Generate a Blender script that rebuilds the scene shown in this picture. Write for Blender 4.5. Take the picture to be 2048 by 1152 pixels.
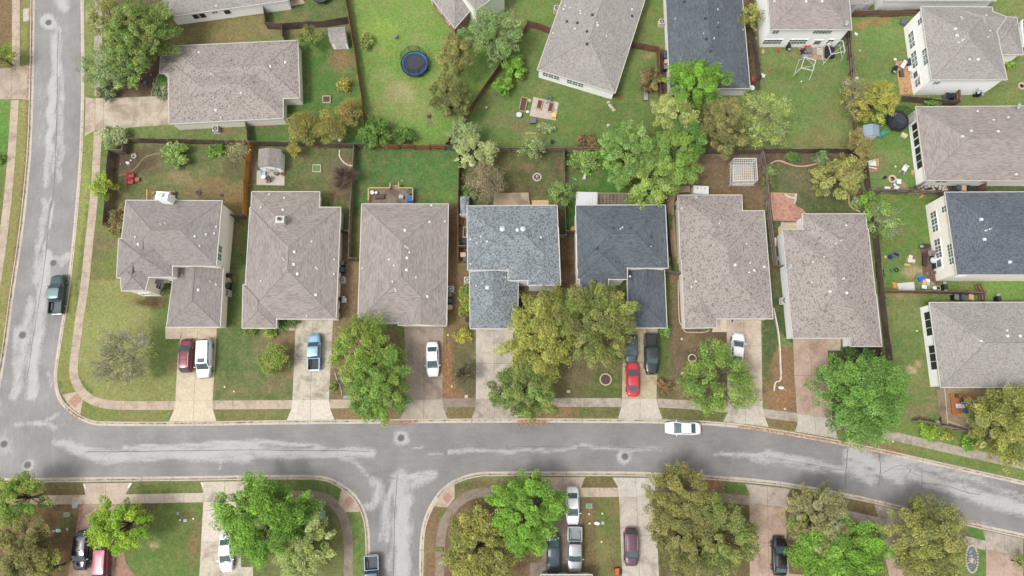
import bpy, math, random
import numpy as np
from mathutils import Vector, Matrix, geometry
for o in list(bpy.data.objects): bpy.data.objects.remove(o)
SC = bpy.context.scene
COL = SC.collection
# ------------------------------------------------------------------ camera, sky, sun, exposure
CAMH = 97.5; TILT = math.radians(12.0); FPX = 1365.0
cam_d = bpy.data.cameras.new('camera'); cam = bpy.data.objects.new('camera', cam_d); COL.objects.link(cam)
cam.location = (0, 0, CAMH); cam.rotation_euler = (TILT, 0, 0)
cam_d.sensor_width = 36.0; cam_d.lens = FPX / 2048 * 36.0; cam_d.clip_end = 4000
SC.camera = cam
SC.render.resolution_x = 1024; SC.render.resolution_y = 576
SUN_EL = math.radians(62); SUN_AZ = math.radians(238)      # compass bearing the light comes from (+Y = 0, +X = 90)
w = bpy.data.worlds.new('World'); SC.world = w; w.use_nodes = True
nt = w.node_tree; nt.nodes.clear()
sky = nt.nodes.new('ShaderNodeTexSky'); sky.sky_type = 'NISHITA'; sky.sun_disc = False
sky.sun_elevation = SUN_EL; sky.sun_rotation = SUN_AZ; sky.dust_density = 4.0; sky.air_density = 1.0
hs = nt.nodes.new('ShaderNodeHueSaturation'); hs.inputs['Saturation'].default_value = 0.12
bg = nt.nodes.new('ShaderNodeBackground'); bg.inputs['Strength'].default_value = 0.15
wo = nt.nodes.new('ShaderNodeOutputWorld')
nt.links.new(sky.outputs[0], hs.inputs['Color']); nt.links.new(hs.outputs[0], bg.inputs['Color']); nt.links.new(bg.outputs[0], wo.inputs[0])
sd = bpy.data.lights.new('sun', 'SUN'); sd.energy = 1.1; sd.angle = math.radians(12); sd.color = (1.0, 0.965, 0.92)
sun = bpy.data.objects.new('sun', sd); COL.objects.link(sun)
sdir = Vector((math.sin(SUN_AZ) * math.cos(SUN_EL), math.cos(SUN_AZ) * math.cos(SUN_EL), math.sin(SUN_EL)))
sun.rotation_euler = sdir.to_track_quat('Z', 'Y').to_euler(); sun.location = sdir * 200
SC.view_settings.view_transform = 'Standard'; SC.view_settings.look = 'None'
SC.view_settings.exposure = 0.69; SC.view_settings.gamma = 1.0
SC.render.engine = 'CYCLES'; SC.cycles.max_bounces = 5; SC.cycles.diffuse_bounces = 3; SC.cycles.transparent_max_bounces = 12

# ------------------------------------------------------------------ survey: photo point + height -> place
G = 0.12
CT, ST = math.cos(TILT), math.sin(TILT)
def P(u, v, z=G):
    dx = (u - 1024) / FPX; dy = -(v - 576) / FPX
    wy = dy * CT + ST; wz = dy * ST - CT
    t = (z - CAMH) / wz
    return (dx * t, wy * t)
def P3(u, v, z=G):
    x, y = P(u, v, z); return (x, y, z)
def inv(x, y, z=G):
    X = x; Y = y; Z = z - CAMH
    yc = Y * CT + Z * ST; zc = -Y * ST + Z * CT
    return 1024 + FPX * X / -zc, 576 - FPX * yc / -zc
def ang(u0, v0, u1, v1):
    a = P(u0, v0); b = P(u1, v1); return math.atan2(b[1] - a[1], b[0] - a[0])

# ------------------------------------------------------------------ colours and materials
KEXP = 1.5
def s2l(c): return c / 12.92 if c <= .04045 else ((c + .055) / 1.055) ** 2.4
def c(r, g, b, k=None):
    k = k or KEXP
    return tuple(min(.86, s2l(x / 255.) / k) for x in (r, g, b))
MATS = {}
def base_mat(name):
    m = bpy.data.materials.new(name); m.use_nodes = True
    n = m.node_tree; b = n.nodes['Principled BSDF']; return m, n, b
def coordnode(n, mode):
    if mode == 'world':
        return n.nodes.new('ShaderNodeNewGeometry').outputs['Position']
    t = n.nodes.new('ShaderNodeTexCoord'); return t.outputs['Object' if mode == 'object' else 'UV']
def noise(n, vec, scale, detail=4, rough=.6, dist=0.):
    t = n.nodes.new('ShaderNodeTexNoise'); t.inputs['Scale'].default_value = scale
    t.inputs['Detail'].default_value = detail; t.inputs['Roughness'].default_value = rough; t.inputs['Distortion'].default_value = dist
    n.links.new(vec, t.inputs['Vector']); return t.outputs['Fac']
def ramp(n, fac, stops):
    r = n.nodes.new('ShaderNodeValToRGB'); e = r.color_ramp.elements
    while len(e) < len(stops): e.new(0.5)
    for el, (p, col) in zip(e, stops):
        el.position = p; el.color = (*col, 1) if len(col) == 3 else col
    n.links.new(fac, r.inputs['Fac']); return r.outputs['Color']
def mix(n, a, b, fac, mode='MIX'):
    m = n.nodes.new('ShaderNodeMix'); m.data_type = 'RGBA'; m.blend_type = mode
    for sock, val in ((m.inputs['Factor'], fac), (m.inputs['A'], a), (m.inputs['B'], b)):
        if isinstance(val, (int, float)): sock.default_value = val
        elif isinstance(val, tuple): sock.default_value = (*val, 1) if len(val) == 3 else val
        else: n.links.new(val, sock)
    return m.outputs['Result']
def maprange(n, v, a, b, c0=0., d=1.):
    m = n.nodes.new('ShaderNodeMapRange'); m.interpolation_type = 'SMOOTHSTEP'
    n.links.new(v, m.inputs['Value'])
    for k, x in zip(('From Min', 'From Max', 'To Min', 'To Max'), (a, b, c0, d)): m.inputs[k].default_value = x
    return m.outputs['Result']
def mathn(n, op, a, b=0.):
    m = n.nodes.new('ShaderNodeMath'); m.operation = op
    for i, v in enumerate((a, b)):
        if isinstance(v, (int, float)): m.inputs[i].default_value = v
        else: n.links.new(v, m.inputs[i])
    return m.outputs[0]
def bump(n, b, h, s=.3, d=.02):
    k = n.nodes.new('ShaderNodeBump'); k.inputs['Strength'].default_value = s; k.inputs['Distance'].default_value = d
    n.links.new(h, k.inputs['Height']); n.links.new(k.outputs[0], b.inputs['Normal'])
def M(name, col, rough=.7, metal=0., var=.12, scale=3., mode='object', coat=0., spec=.4, fine=40.):
    """a solid material with procedural mottling"""
    if name in MATS: return MATS[name]
    m, n, b = base_mat(name); v = coordnode(n, mode)
    f = noise(n, v, scale, 5); g = noise(n, v, fine, 2)
    f2 = mathn(n, 'ADD', mathn(n, 'MULTIPLY', f, .7), mathn(n, 'MULTIPLY', g, .3))
    lo = tuple(x * (1 - var) for x in col); hi = tuple(min(.9, x * (1 + var)) for x in col)
    n.links.new(ramp(n, f2, [(.3, lo), (.7, hi)]), b.inputs['Base Color'])
    b.inputs['Roughness'].default_value = rough; b.inputs['Metallic'].default_value = metal
    b.inputs['Coat Weight'].default_value = coat; b.inputs['Specular IOR Level'].default_value = spec
    MATS[name] = m; return m
def concrete(name, col, stain, amt=.5, scale=.35, pale=None):
    if name in MATS: return MATS[name]
    m, n, b = base_mat(name); v = coordnode(n, 'world')
    a = noise(n, v, scale, 6, .65, .6); k = maprange(n, a, .42, .68)
    base = mix(n, col, stain, mathn(n, 'MULTIPLY', k, amt))
    if pale: base = mix(n, base, pale, maprange(n, noise(n, v, scale * .8, 5, .7, 1.2), .6, .72))
    f = noise(n, v, 4, 8, .8); base = mix(n, base, ramp(n, f, [(.34, (.70,) * 3), (.64, (1.22,) * 3)]), .75, 'MULTIPLY')
    n.links.new(base, b.inputs['Base Color']); b.inputs['Roughness'].default_value = .9; b.inputs['Specular IOR Level'].default_value = .2
    bump(n, b, f, .25, .01); MATS[name] = m; return m
def roofmat(name, dark, mid, light, bw=.4, bh=.22, patch=.25, w0=.18, w1=.62):
    if name in MATS: return MATS[name]
    m, n, b = base_mat(name); v = coordnode(n, 'uv')
    t = n.nodes.new('ShaderNodeTexBrick'); t.inputs['Scale'].default_value = 1; t.inputs['Brick Width'].default_value = bw
    t.inputs['Row Height'].default_value = bh; t.inputs['Mortar Size'].default_value = .008; t.offset = .37; t.squash = 1
    t.inputs['Color1'].default_value = (0, 0, 0, 1); t.inputs['Color2'].default_value = (1, 1, 1, 1); t.inputs['Mortar'].default_value = (.25, .25, .25, 1)
    n.links.new(v, t.inputs['Vector'])
    # clumps of tabs laid from the same bundle
    q = noise(n, v, 2.2 / bw, 3, .8)
    bwn = n.nodes.new('ShaderNodeSeparateColor'); n.links.new(t.outputs['Color'], bwn.inputs[0])
    f = mathn(n, 'ADD', mathn(n, 'MULTIPLY', bwn.outputs[0], .8), mathn(n, 'MULTIPLY', q, .3))
    colr = ramp(n, f, [(w0, dark), (w0 + .22, mid), (w1 + .2, light)])
    big = noise(n, coordnode(n, 'world'), .35, 4, .6)
    colr = mix(n, colr, ramp(n, big, [(.3, (1 - patch,) * 3), (.7, (1 + patch,) * 3)]), .8, 'MULTIPLY')
    gr = noise(n, v, 9, 5, .85)
    colr = mix(n, colr, ramp(n, gr, [(.38, (.82,) * 3), (.62, (1.13,) * 3)]), .8, 'MULTIPLY')
    n.links.new(colr, b.inputs['Base Color']); b.inputs['Roughness'].default_value = .93; b.inputs['Specular IOR Level'].default_value = .15
    bump(n, b, t.outputs['Fac'], .4, .01); MATS[name] = m; return m
def woodmat(name, col, col2, var=.3):
    if name in MATS: return MATS[name]
    m, n, b = base_mat(name); v = coordnode(n, 'world')
    f = noise(n, v, 5, 4, .7); g = noise(n, v, .5, 3)
    k = mix(n, ramp(n, f, [(.25, tuple(x * (1 - var) for x in col)), (.75, tuple(x * (1 + var) for x in col))]), col2, maprange(n, g, .45, .65))
    n.links.new(k, b.inputs['Base Color']); b.inputs['Roughness'].default_value = .85; MATS[name] = m; return m
def leafmat():
    if 'leaf' in MATS: return MATS['leaf']
    m, n, b = base_mat('leaf'); a = n.nodes.new('ShaderNodeAttribute'); a.attribute_name = 'col'
    b.inputs['Roughness'].default_value = .6; b.inputs['Specular IOR Level'].default_value = .25
    n.links.new(a.outputs['Color'], b.inputs['Base Color'])
    tr = n.nodes.new('ShaderNodeBsdfTranslucent'); n.links.new(a.outputs['Color'], tr.inputs['Color'])
    ms = n.nodes.new('ShaderNodeMixShader'); ms.inputs[0].default_value = .18
    n.links.new(b.outputs[0], ms.inputs[1]); n.links.new(tr.outputs[0], ms.inputs[2])
    n.links.new(ms.outputs[0], n.nodes['Material Output'].inputs['Surface']); MATS['leaf'] = m; return m
def glassmat(name='glass', col=(.03, .04, .045)):
    if name in MATS: return MATS[name]
    m, n, b = base_mat(name); b.inputs['Base Color'].default_value = (*col, 1); b.inputs['Roughness'].default_value = .15
    b.inputs['Specular IOR Level'].default_value = .45; MATS[name] = m; return m
def netmat():
    if 'net' in MATS: return MATS['net']
    m, n, b = base_mat('net'); b.inputs['Base Color'].default_value = (.02, .02, .02, 1); b.inputs['Alpha'].default_value = .3
    MATS['net'] = m; return m

# ------------------------------------------------------------------ mesh builder
class MB:
    def __init__(s): s.v = []; s.f = []; s.m = []; s.uv = []
    def poly(s, pts, mi=0, uv=None):
        i = len(s.v); s.v += [tuple(p) for p in pts]; s.f.append(tuple(range(i, i + len(pts)))); s.m.append(mi); s.uv.append(uv); return s
    def box(s, cx, cy, z0, sx, sy, sz, rot=0., mi=0, taper=1.):
        ca, sa = math.cos(rot), math.sin(rot); q = []
        for z, t in ((z0, 1.), (z0 + sz, taper)):
            for a, b in ((-1, -1), (1, -1), (1, 1), (-1, 1)):
                x = a * sx / 2 * t; y = b * sy / 2 * t; q.append((cx + x * ca - y * sa, cy + x * sa + y * ca, z))
        i = len(s.v); s.v += q
        for f in ((3, 2, 1, 0), (4, 5, 6, 7), (0, 1, 5, 4), (1, 2, 6, 5), (2, 3, 7, 6), (3, 0, 4, 7)):
            s.f.append(tuple(i + k for k in f)); s.m.append(mi); s.uv.append(None)
        return s
    def prism(s, pts, z0, z1, mi=0):
        n = len(pts); i = len(s.v); s.v += [(x, y, z0) for x, y in pts] + [(x, y, z1) for x, y in pts]
        a = sum(pts[k][0] * pts[(k + 1) % n][1] - pts[(k + 1) % n][0] * pts[k][1] for k in range(n))
        fs = [tuple(range(n, 2 * n)), tuple(range(n - 1, -1, -1))] + [(k, (k + 1) % n, n + (k + 1) % n, n + k) for k in range(n)]
        if a < 0: fs = [tuple(reversed(f)) for f in fs]
        for f in fs: s.f.append(tuple(i + k for k in f)); s.m.append(mi); s.uv.append(None)
        return s
    def tube(s, pts, rads, n=6, mi=0, cap=True):
        pts = [Vector(p) for p in pts]; i0 = len(s.v); N = len(pts)
        if isinstance(rads, (int, float)): rads = [rads] * N
        for k, p in enumerate(pts):
            d = (pts[min(k + 1, N - 1)] - pts[max(k - 1, 0)])
            d = d.normalized() if d.length > 1e-9 else Vector((0, 0, 1))
            a = d.cross(Vector((0, 0, 1)) if abs(d.z) < .95 else Vector((1, 0, 0))).normalized(); b = d.cross(a)
            for j in range(n):
                t = 2 * math.pi * j / n; s.v.append(tuple(p + (a * math.cos(t) + b * math.sin(t)) * rads[k]))
        for k in range(N - 1):
            for j in range(n):
                q = i0 + k * n; s.f.append((q + j, q + n + j, q + n + (j + 1) % n, q + (j + 1) % n)); s.m.append(mi); s.uv.append(None)
        if cap:
            s.f.append(tuple(i0 + j for j in range(n))); s.m.append(mi); s.uv.append(None)
            s.f.append(tuple(i0 + (N - 1) * n + j for j in reversed(range(n)))); s.m.append(mi); s.uv.append(None)
        return s
    def cyl(s, cx, cy, z0, z1, r0, r1=None, n=20, mi=0):
        return s.tube([(cx, cy, z0), (cx, cy, z1)], [r0, r0 if r1 is None else r1], n, mi)
    def ring(s, cx, cy, z0, z1, ri, ro, n=24, mi=0, ax=1., ay=1.):
        i = len(s.v)
        for k in range(n):
            t = 2 * math.pi * k / n; a, b = math.cos(t) * ax, math.sin(t) * ay
            s.v += [(cx + a * ri, cy + b * ri, z0), (cx + a * ro, cy + b * ro, z0), (cx + a * ro, cy + b * ro, z1), (cx + a * ri, cy + b * ri, z1)]
        for k in range(n):
            p = i + 4 * k; q = i + 4 * ((k + 1) % n)
            for a in range(4):
                b = (a + 1) % 4; s.f.append((p + a, q + a, q + b, p + b)); s.m.append(mi); s.uv.append(None)
        return s
    def ball(s, cx, cy, cz, r, ax=1., ay=1., az=1., n=10, mi=0):
        rings = []; i = len(s.v)
        for a in range(n // 2 + 1):
            ph = math.pi * a / (n // 2)
            for b in range(n):
                t = 2 * math.pi * b / n
                s.v.append((cx + r * ax * math.sin(ph) * math.cos(t), cy + r * ay * math.sin(ph) * math.sin(t), cz + r * az * math.cos(ph)))
        for a in range(n // 2):
            for b in range(n):
                s.f.append((i + a * n + b, i + (a + 1) * n + b, i + (a + 1) * n + (b + 1) % n, i + a * n + (b + 1) % n)); s.m.append(mi); s.uv.append(None)
        return s
def tag(o, label=None, cat=None, group=None, kind=None):
    if label: o['label'] = label
    if cat: o['category'] = cat
    if group: o['group'] = group
    if kind: o['kind'] = kind
    return o
def root(name, loc, label, cat, group=None, rz=0.):
    o = bpy.data.objects.new(name, None); COL.objects.link(o); o.location = loc; o.rotation_euler = (0, 0, rz); o.empty_display_size = .2
    return tag(o, label, cat, group)
def worldloc(p):
    v = Vector(p.location)
    while p.parent: p = p.parent; v += Vector(p.location)
    return v
def obj(name, mb, mat, parent=None, local=True, smooth=False, label=None):
    """one mesh object; local=False: coordinates are world ones and get moved into the parent's (unrotated) frame"""
    me = bpy.data.meshes.new(name); v = mb.v; off = (0, 0, 0)
    if parent is not None and not local:
        off = worldloc(parent); v = [(a - off[0], b - off[1], d - off[2]) for a, b, d in v]
    elif parent is None and v:
        A = np.array(v); off = ((A[:, 0].min() + A[:, 0].max()) / 2, (A[:, 1].min() + A[:, 1].max()) / 2, A[:, 2].min())
        v = (A - np.array(off)).tolist()
    me.from_pydata(v, [], mb.f)
    for m in (mat if isinstance(mat, (list, tuple)) else [mat]): me.materials.append(m)
    if any(mb.m): me.polygons.foreach_set('material_index', mb.m)
    if any(u is not None for u in mb.uv):
        uvl = me.uv_layers.new(name='UVMap'); dat = []
        for f, u in zip(mb.f, mb.uv): dat += [x for p in (u or [(0, 0)] * len(f)) for x in p]
        uvl.data.foreach_set('uv', dat)
    if smooth: me.polygons.foreach_set('use_smooth', [True] * len(me.polygons))
    me.update()
    o = bpy.data.objects.new(name, me); COL.objects.link(o)
    if parent is not None: o.parent = parent
    else: o.location = off
    if label: o['label'] = label
    return o
def struct(name, mb, mat, smooth=False): return tag(obj(name, mb, mat, smooth=smooth), kind='structure')
def copy_tree(o, parent=None):
    q = o.copy(); COL.objects.link(q); q.parent = parent
    for ch in [x for x in o.children]: copy_tree(ch, q)
    return q
WHITE = lambda: M('white_paint', (.72, .72, .70), .55, var=.06)
# ------------------------------------------------------------------ ground: blocks, road, kerbs, pavements
rng = np.random.default_rng(5); random.seed(5)
BK_MAIN = [(166,-60),(168,0),(170,150),(167,288),(160,388),(151,488),(141,576),(125,676),(116,735),(114.5,756),(118,783),(126,801),(140,815),(160,830),(180,839),(200,843),(400,843),(512,840.5),(700,838.5),(1024,836),(1236,837),(1324,838),(1448,843),(1536,855),(1696,883),(1798,905),(1863,920),(2048,961),(2160,988)]
BK_W = [(60,-60),(61,0),(59,150),(55,288),(46,388),(34,488),(20,576),(7,676),(-4,745),(-14,800),(-40,840),(-100,850)]
BK_SW = [(-100,967),(0,966),(165,964),(400,961.5),(512,959.5),(620,959),(645,961),(664,967),(684,979),(700,991),(712,1006),(722,1026),(728,1049),(731,1079),(731,1152),(730,1240)]
BK_SE = [(846,1240),(847,1152),(848,1084),(853,1049),(860,1030),(869,1011),(882,991),(896,978),(911,968),(930,960),(950,955),(974,952),(1236,952),(1300,953.5),(1400,958.5),(1536,968.5),(1636,984.5),(1748,1007),(1836,1029),(1961,1058),(2048,1077),(2160,1104)]
def smoothline(pts, it=1):
    for _ in range(it):
        q = [pts[0]]
        for a, b in zip(pts, pts[1:]):
            q += [(a[0] * .75 + b[0] * .25, a[1] * .75 + b[1] * .25), (a[0] * .25 + b[0] * .75, a[1] * .25 + b[1] * .75)]
        pts = q + [pts[-1]]
    return pts
def toworld(pts, z=G): return [P(u, v, z) for u, v in pts]
KM = toworld(smoothline(BK_MAIN)); KW = toworld(smoothline(BK_W)); KSW = toworld(smoothline(BK_SW)); KSE = toworld(smoothline(BK_SE))
def close(line, extra): return line + [P(*e) for e in extra]
BLOCKS = {'main': close(KM, [(2160,-160),(166,-160)]), 'west': close(KW, [(-160,850),(-160,-160),(60,-160)]),
          'southwest': close(KSW, [(-100,1240)]), 'southeast': close(KSE, [(2160,1240)])}
def inside(x, y, poly):
    r = np.zeros(x.shape, bool); n = len(poly)
    for i in range(n):
        x0, y0 = poly[i]; x1, y1 = poly[(i + 1) % n]
        if y0 == y1: continue
        k = ((y0 > y) != (y1 > y)) & (x < (x1 - x0) * (y - y0) / (y1 - y0) + x0); r ^= k
    return r
def vnoise(x, y, s, seed=0):
    """cheap smooth value noise, 0..1"""
    r = np.random.default_rng(seed).random((256, 256)); X = x / s + 1000; Y = y / s + 1000
    i = np.floor(X).astype(int); j = np.floor(Y).astype(int); a = X - i; b = Y - j; a = a * a * (3 - 2 * a); b = b * b * (3 - 2 * b)
    g = lambda p, q: r[p % 256, q % 256]
    return (g(i, j) * (1 - a) + g(i + 1, j) * a) * (1 - b) + (g(i, j + 1) * (1 - a) + g(i + 1, j + 1) * a) * b
ZONES = [  # polygons in photo survey coordinates -> colour of the turf or soil
 ([(-100,-100),(100,-100),(64,140),(-100,140)], (134,112,80)), ([(42,-60),(64,-60),(64,130),(40,130)], (130,138,72)),
 ([(-100,198),(22,200),(14,340),(-100,400)], (96,142,56)), ([(36,200),(58,200),(50,330),(26,560),(8,680),(-10,760),(-60,800),(-10,560)], (146,146,82)),
 ([(-100,400),(0,420),(-10,760),(-100,800)], (128,128,72)),
 ([(165,-60),(192,-60),(192,190),(168,190)], (126,140,72)), ([(150,262),(192,262),(130,760),(110,760)], (142,152,78)),
 ([(200,255),(230,262),(216,420),(200,560),(178,560)], (102,132,62)), ([(170,430),(250,430),(238,590),(165,590)], (118,130,68)),
 ([(160,560),(352,560),(352,802),(200,802),(150,740)], (146,153,86)), ([(300,590),(352,600),(356,740),(300,760)], (108,130,66)),
 ([(160,800),(345,818),(335,845),(160,840)], (128,140,72)), ([(120,620),(160,620),(150,785),(122,785)], (140,148,76)),
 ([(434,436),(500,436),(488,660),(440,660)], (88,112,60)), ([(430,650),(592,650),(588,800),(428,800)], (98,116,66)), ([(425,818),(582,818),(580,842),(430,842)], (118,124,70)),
 ([(520,655),(592,655),(588,760),(540,740)], (132,116,82)),
 ([(664,640),(720,640),(800,660),(800,800),(660,800)], (130,114,82)), ([(664,816),(812,816),(800,840),(664,840)], (142,122,86)),
 ([(676,466),(722,466),(718,650),(668,650)], (128,106,80)), ([(704,400),(724,400),(718,520),(704,520)], (92,104,58)),
 ([(893,380),(936,380),(940,660),(950,660),(952,800),(886,800),(888,600)], (126,104,74)), ([(910,680),(950,680),(950,790),(905,790)], (108,104,72)), ([(886,815),(952,815),(945,838),(892,838)], (128,114,78)),
 ([(1112,412),(1156,412),(1156,580),(1120,580)], (108,86,66)), ([(1035,560),(1120,560),(1120,640),(1035,640)], (98,82,64)),
 ([(1110,660),(1246,660),(1244,798),(1110,798)], (112,104,72)), ([(1190,740),(1244,740),(1244,797),(1170,797)], (90,104,54)), ([(1100,812),(1242,812),(1236,838),(1100,838)], (112,112,68)), ([(1060,812),(1145,812),(1145,838),(1060,838)], (138,112,82)),
 ([(1330,540),(1372,540),(1372,660),(1455,660),(1455,800),(1318,800),(1318,660)], (122,104,80)), ([(1320,540),(1345,540),(1340,800),(1316,800)], (98,112,58)), ([(1318,812),(1456,818),(1446,845),(1326,838)], (108,112,64)),
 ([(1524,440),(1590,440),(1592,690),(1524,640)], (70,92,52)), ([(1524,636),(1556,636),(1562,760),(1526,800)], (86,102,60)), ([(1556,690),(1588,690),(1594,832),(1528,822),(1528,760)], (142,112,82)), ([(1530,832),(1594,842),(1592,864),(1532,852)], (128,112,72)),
 ([(1654,690),(1772,690),(1776,840),(1660,840)], (84,98,58)), ([(1690,690),(1765,692),(1765,722),(1690,722)], (60,56,44)), ([(1665,850),(1800,880),(1800,905),(1670,880)], (134,118,80)),
 ([(228,290),(500,290),(492,440),(220,440)], (108,118,70)), ([(500,290),(712,290),(706,420),(680,470),(500,400)], (100,114,66)), ([(712,296),(920,296),(920,410),(705,410)], (84,122,60)),
 ([(496,290),(514,290),(512,372),(498,372)], (132,112,84)), ([(655,320),(706,320),(706,400),(660,400)], (112,96,74)),
 ([(920,300),(1126,300),(1126,420),(920,420)], (97,107,65)), ([(1126,300),(1210,300),(1330,330),(1330,420),(1128,470),(1152,470)], (72,118,46)), ([(1126,410),(1153,410),(1153,468),(1126,468)], (64,112,42)),
 ([(1330,310),(1524,310),(1530,430),(1336,420)], (124,102,80)), ([(1336,420),(1362,420),(1366,550),(1338,550)], (72,92,50)),
 ([(1524,305),(1720,305),(1745,470),(1530,440)], (96,104,66)), ([(1526,303),(1722,303),(1722,325),(1640,330),(1590,334),(1560,322),(1540,330)], (110,88,74)), ([(1700,325),(1724,325),(1748,600),(1732,420),(1700,390)], (112,86,70)),
 ([(1730,380),(1900,380),(1920,590),(1756,590)], (98,132,56)), ([(1700,280),(1850,280),(1860,380),(1726,380)], (106,138,66)), ([(1890,386),(1720,386),(1724,376),(1890,372)], (84,80,56)),
 ([(1760,586),(1890,586),(1890,800),(1940,860),(1775,840),(1770,740)], (108,130,66)), ([(1884,776),(1990,776),(1990,880),(1890,856)], (168,146,116)), ([(1950,560),(2160,560),(2160,600),(1950,600)], (108,150,60)),
 ([(1780,840),(1880,850),(2160,920),(2160,985),(1780,890)], (112,136,62)), ([(1960,370),(2160,370),(2160,384),(1960,384)], (90,110,60)), ([(1850,362),(1960,362),(1960,384),(1850,384)], (74,64,54)),
 ([(1695,-100),(1850,-100),(1840,200),(1700,200)], (110,140,68)), ([(1830,190),(2160,150),(2160,214),(1840,214)], (116,136,70)), ([(1960,-40),(2160,-40),(2160,214),(2010,160)], (124,140,76)), ([(1705,200),(1840,212),(1836,300),(1710,300)], (98,134,58)),
 ([(1500,20),(1698,60),(1706,302),(1500,302)], (116,140,72)), ([(1484,-60),(1506,-60),(1520,180),(1500,180)], (88,74,56)),
 ([(1312,96),(1342,96),(1342,200),(1312,200)], (104,76,62)), ([(1240,-60),(1334,-60),(1334,100),(1220,100)], (114,138,66)),
 ([(930,220),(1060,50),(1312,100),(1330,300),(900,300)], (108,134,66)), ([(1230,170),(1312,100),(1320,300),(1200,300)], (104,128,62)), ([(1020,-60),(1130,-60),(1090,60),(1040,50)], (112,140,64)),
 ([(705,-60),(1000,-60),(1020,100),(895,292),(735,292)], (116,150,64)), ([(570,50),(702,50),(735,292),(505,288),(570,250)], (82,124,54)), ([(500,235),(574,240),(560,288),(500,288)], (86,120,58)),
 ([(180,250),(500,245),(500,284),(200,284)], (112,134,70)), ([(338,35),(700,-10),(700,60),(340,96)], (126,122,76)), ([(538,-20),(690,-60),(700,48),(540,54)], (86,114,58)),
 ([(190,-60),(340,-60),(345,190),(205,196)], (104,98,68)), ([(205,110),(330,110),(330,192),(205,196)], (112,92,76)),
 ([(-100,966),(172,966),(172,992),(-100,992)], (128,116,74)), ([(-100,1005),(172,1008),(145,1240),(-100,1240)], (122,98,72)), ([(120,1030),(170,1010),(160,1060),(120,1080)], (118,110,74)),
 ([(262,965),(402,963),(408,988),(250,990)], (112,130,66)), ([(250,1008),(406,1006),(396,1240),(240,1240)], (104,128,60)), ([(250,1008),(320,1006),(270,1100),(240,1100)], (112,108,70)), ([(380,1040),(403,1040),(400,1110),(375,1110)], (130,120,76)),
 ([(500,962),(640,960),(690,984),(662,1006),(560,990),(490,990)], (108,132,62)), ([(480,1000),(640,1000),(690,1040),(690,1240),(480,1240)], (106,118,66)), ([(700,1020),(725,1020),(732,1240),(704,1240)], (104,134,62)),
 ([(848,1010),(880,1010),(872,1240),(848,1240)], (136,108,82)), ([(905,966),(1090,953),(1085,975),(960,976),(912,990)], (116,108,70)), ([(1060,950),(1084,950),(1084,975),(1066,975)], (86,72,56)),
 ([(888,1000),(1090,994),(1090,1240),(884,1240)], (120,98,74)), ([(1170,953),(1226,953),(1236,978),(1161,978)], (124,112,72)), ([(1162,994),(1240,994),(1246,1240),(1166,1240)], (118,122,68)), ([(1163,1000),(1195,1000),(1190,1152),(1166,1152)], (116,104,68)),
 ([(1312,955),(1492,962),(1500,990),(1312,980)], (132,112,74)), ([(1312,994),(1500,1004),(1502,1240),(1320,1240)], (106,94,64)), ([(1430,962),(1490,967),(1498,987),(1436,982)], (92,122,56)),
 ([(1580,978),(1750,1008),(1756,1034),(1572,1004)], (122,110,70)), ([(1572,1010),(1758,1046),(1782,1240),(1580,1240)], (112,102,66)), ([(1571,1020),(1592,1024),(1592,1240),(1578,1240)], (118,102,74)),
 ([(1830,1030),(1966,1060),(1972,1084),(1826,1054)], (116,112,74)), ([(1930,1052),(1965,1060),(1971,1082),(1940,1074)], (88,128,56)), ([(1826,1070),(1973,1100),(1973,1240),(1830,1240)], (112,128,66)), ([(1950,1098),(1973,1100),(1973,1240),(1944,1240)], (92,130,58)),
 ([(2044,1080),(2160,1100),(2160,1240),(2044,1240)], (96,124,56)),
]
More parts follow.
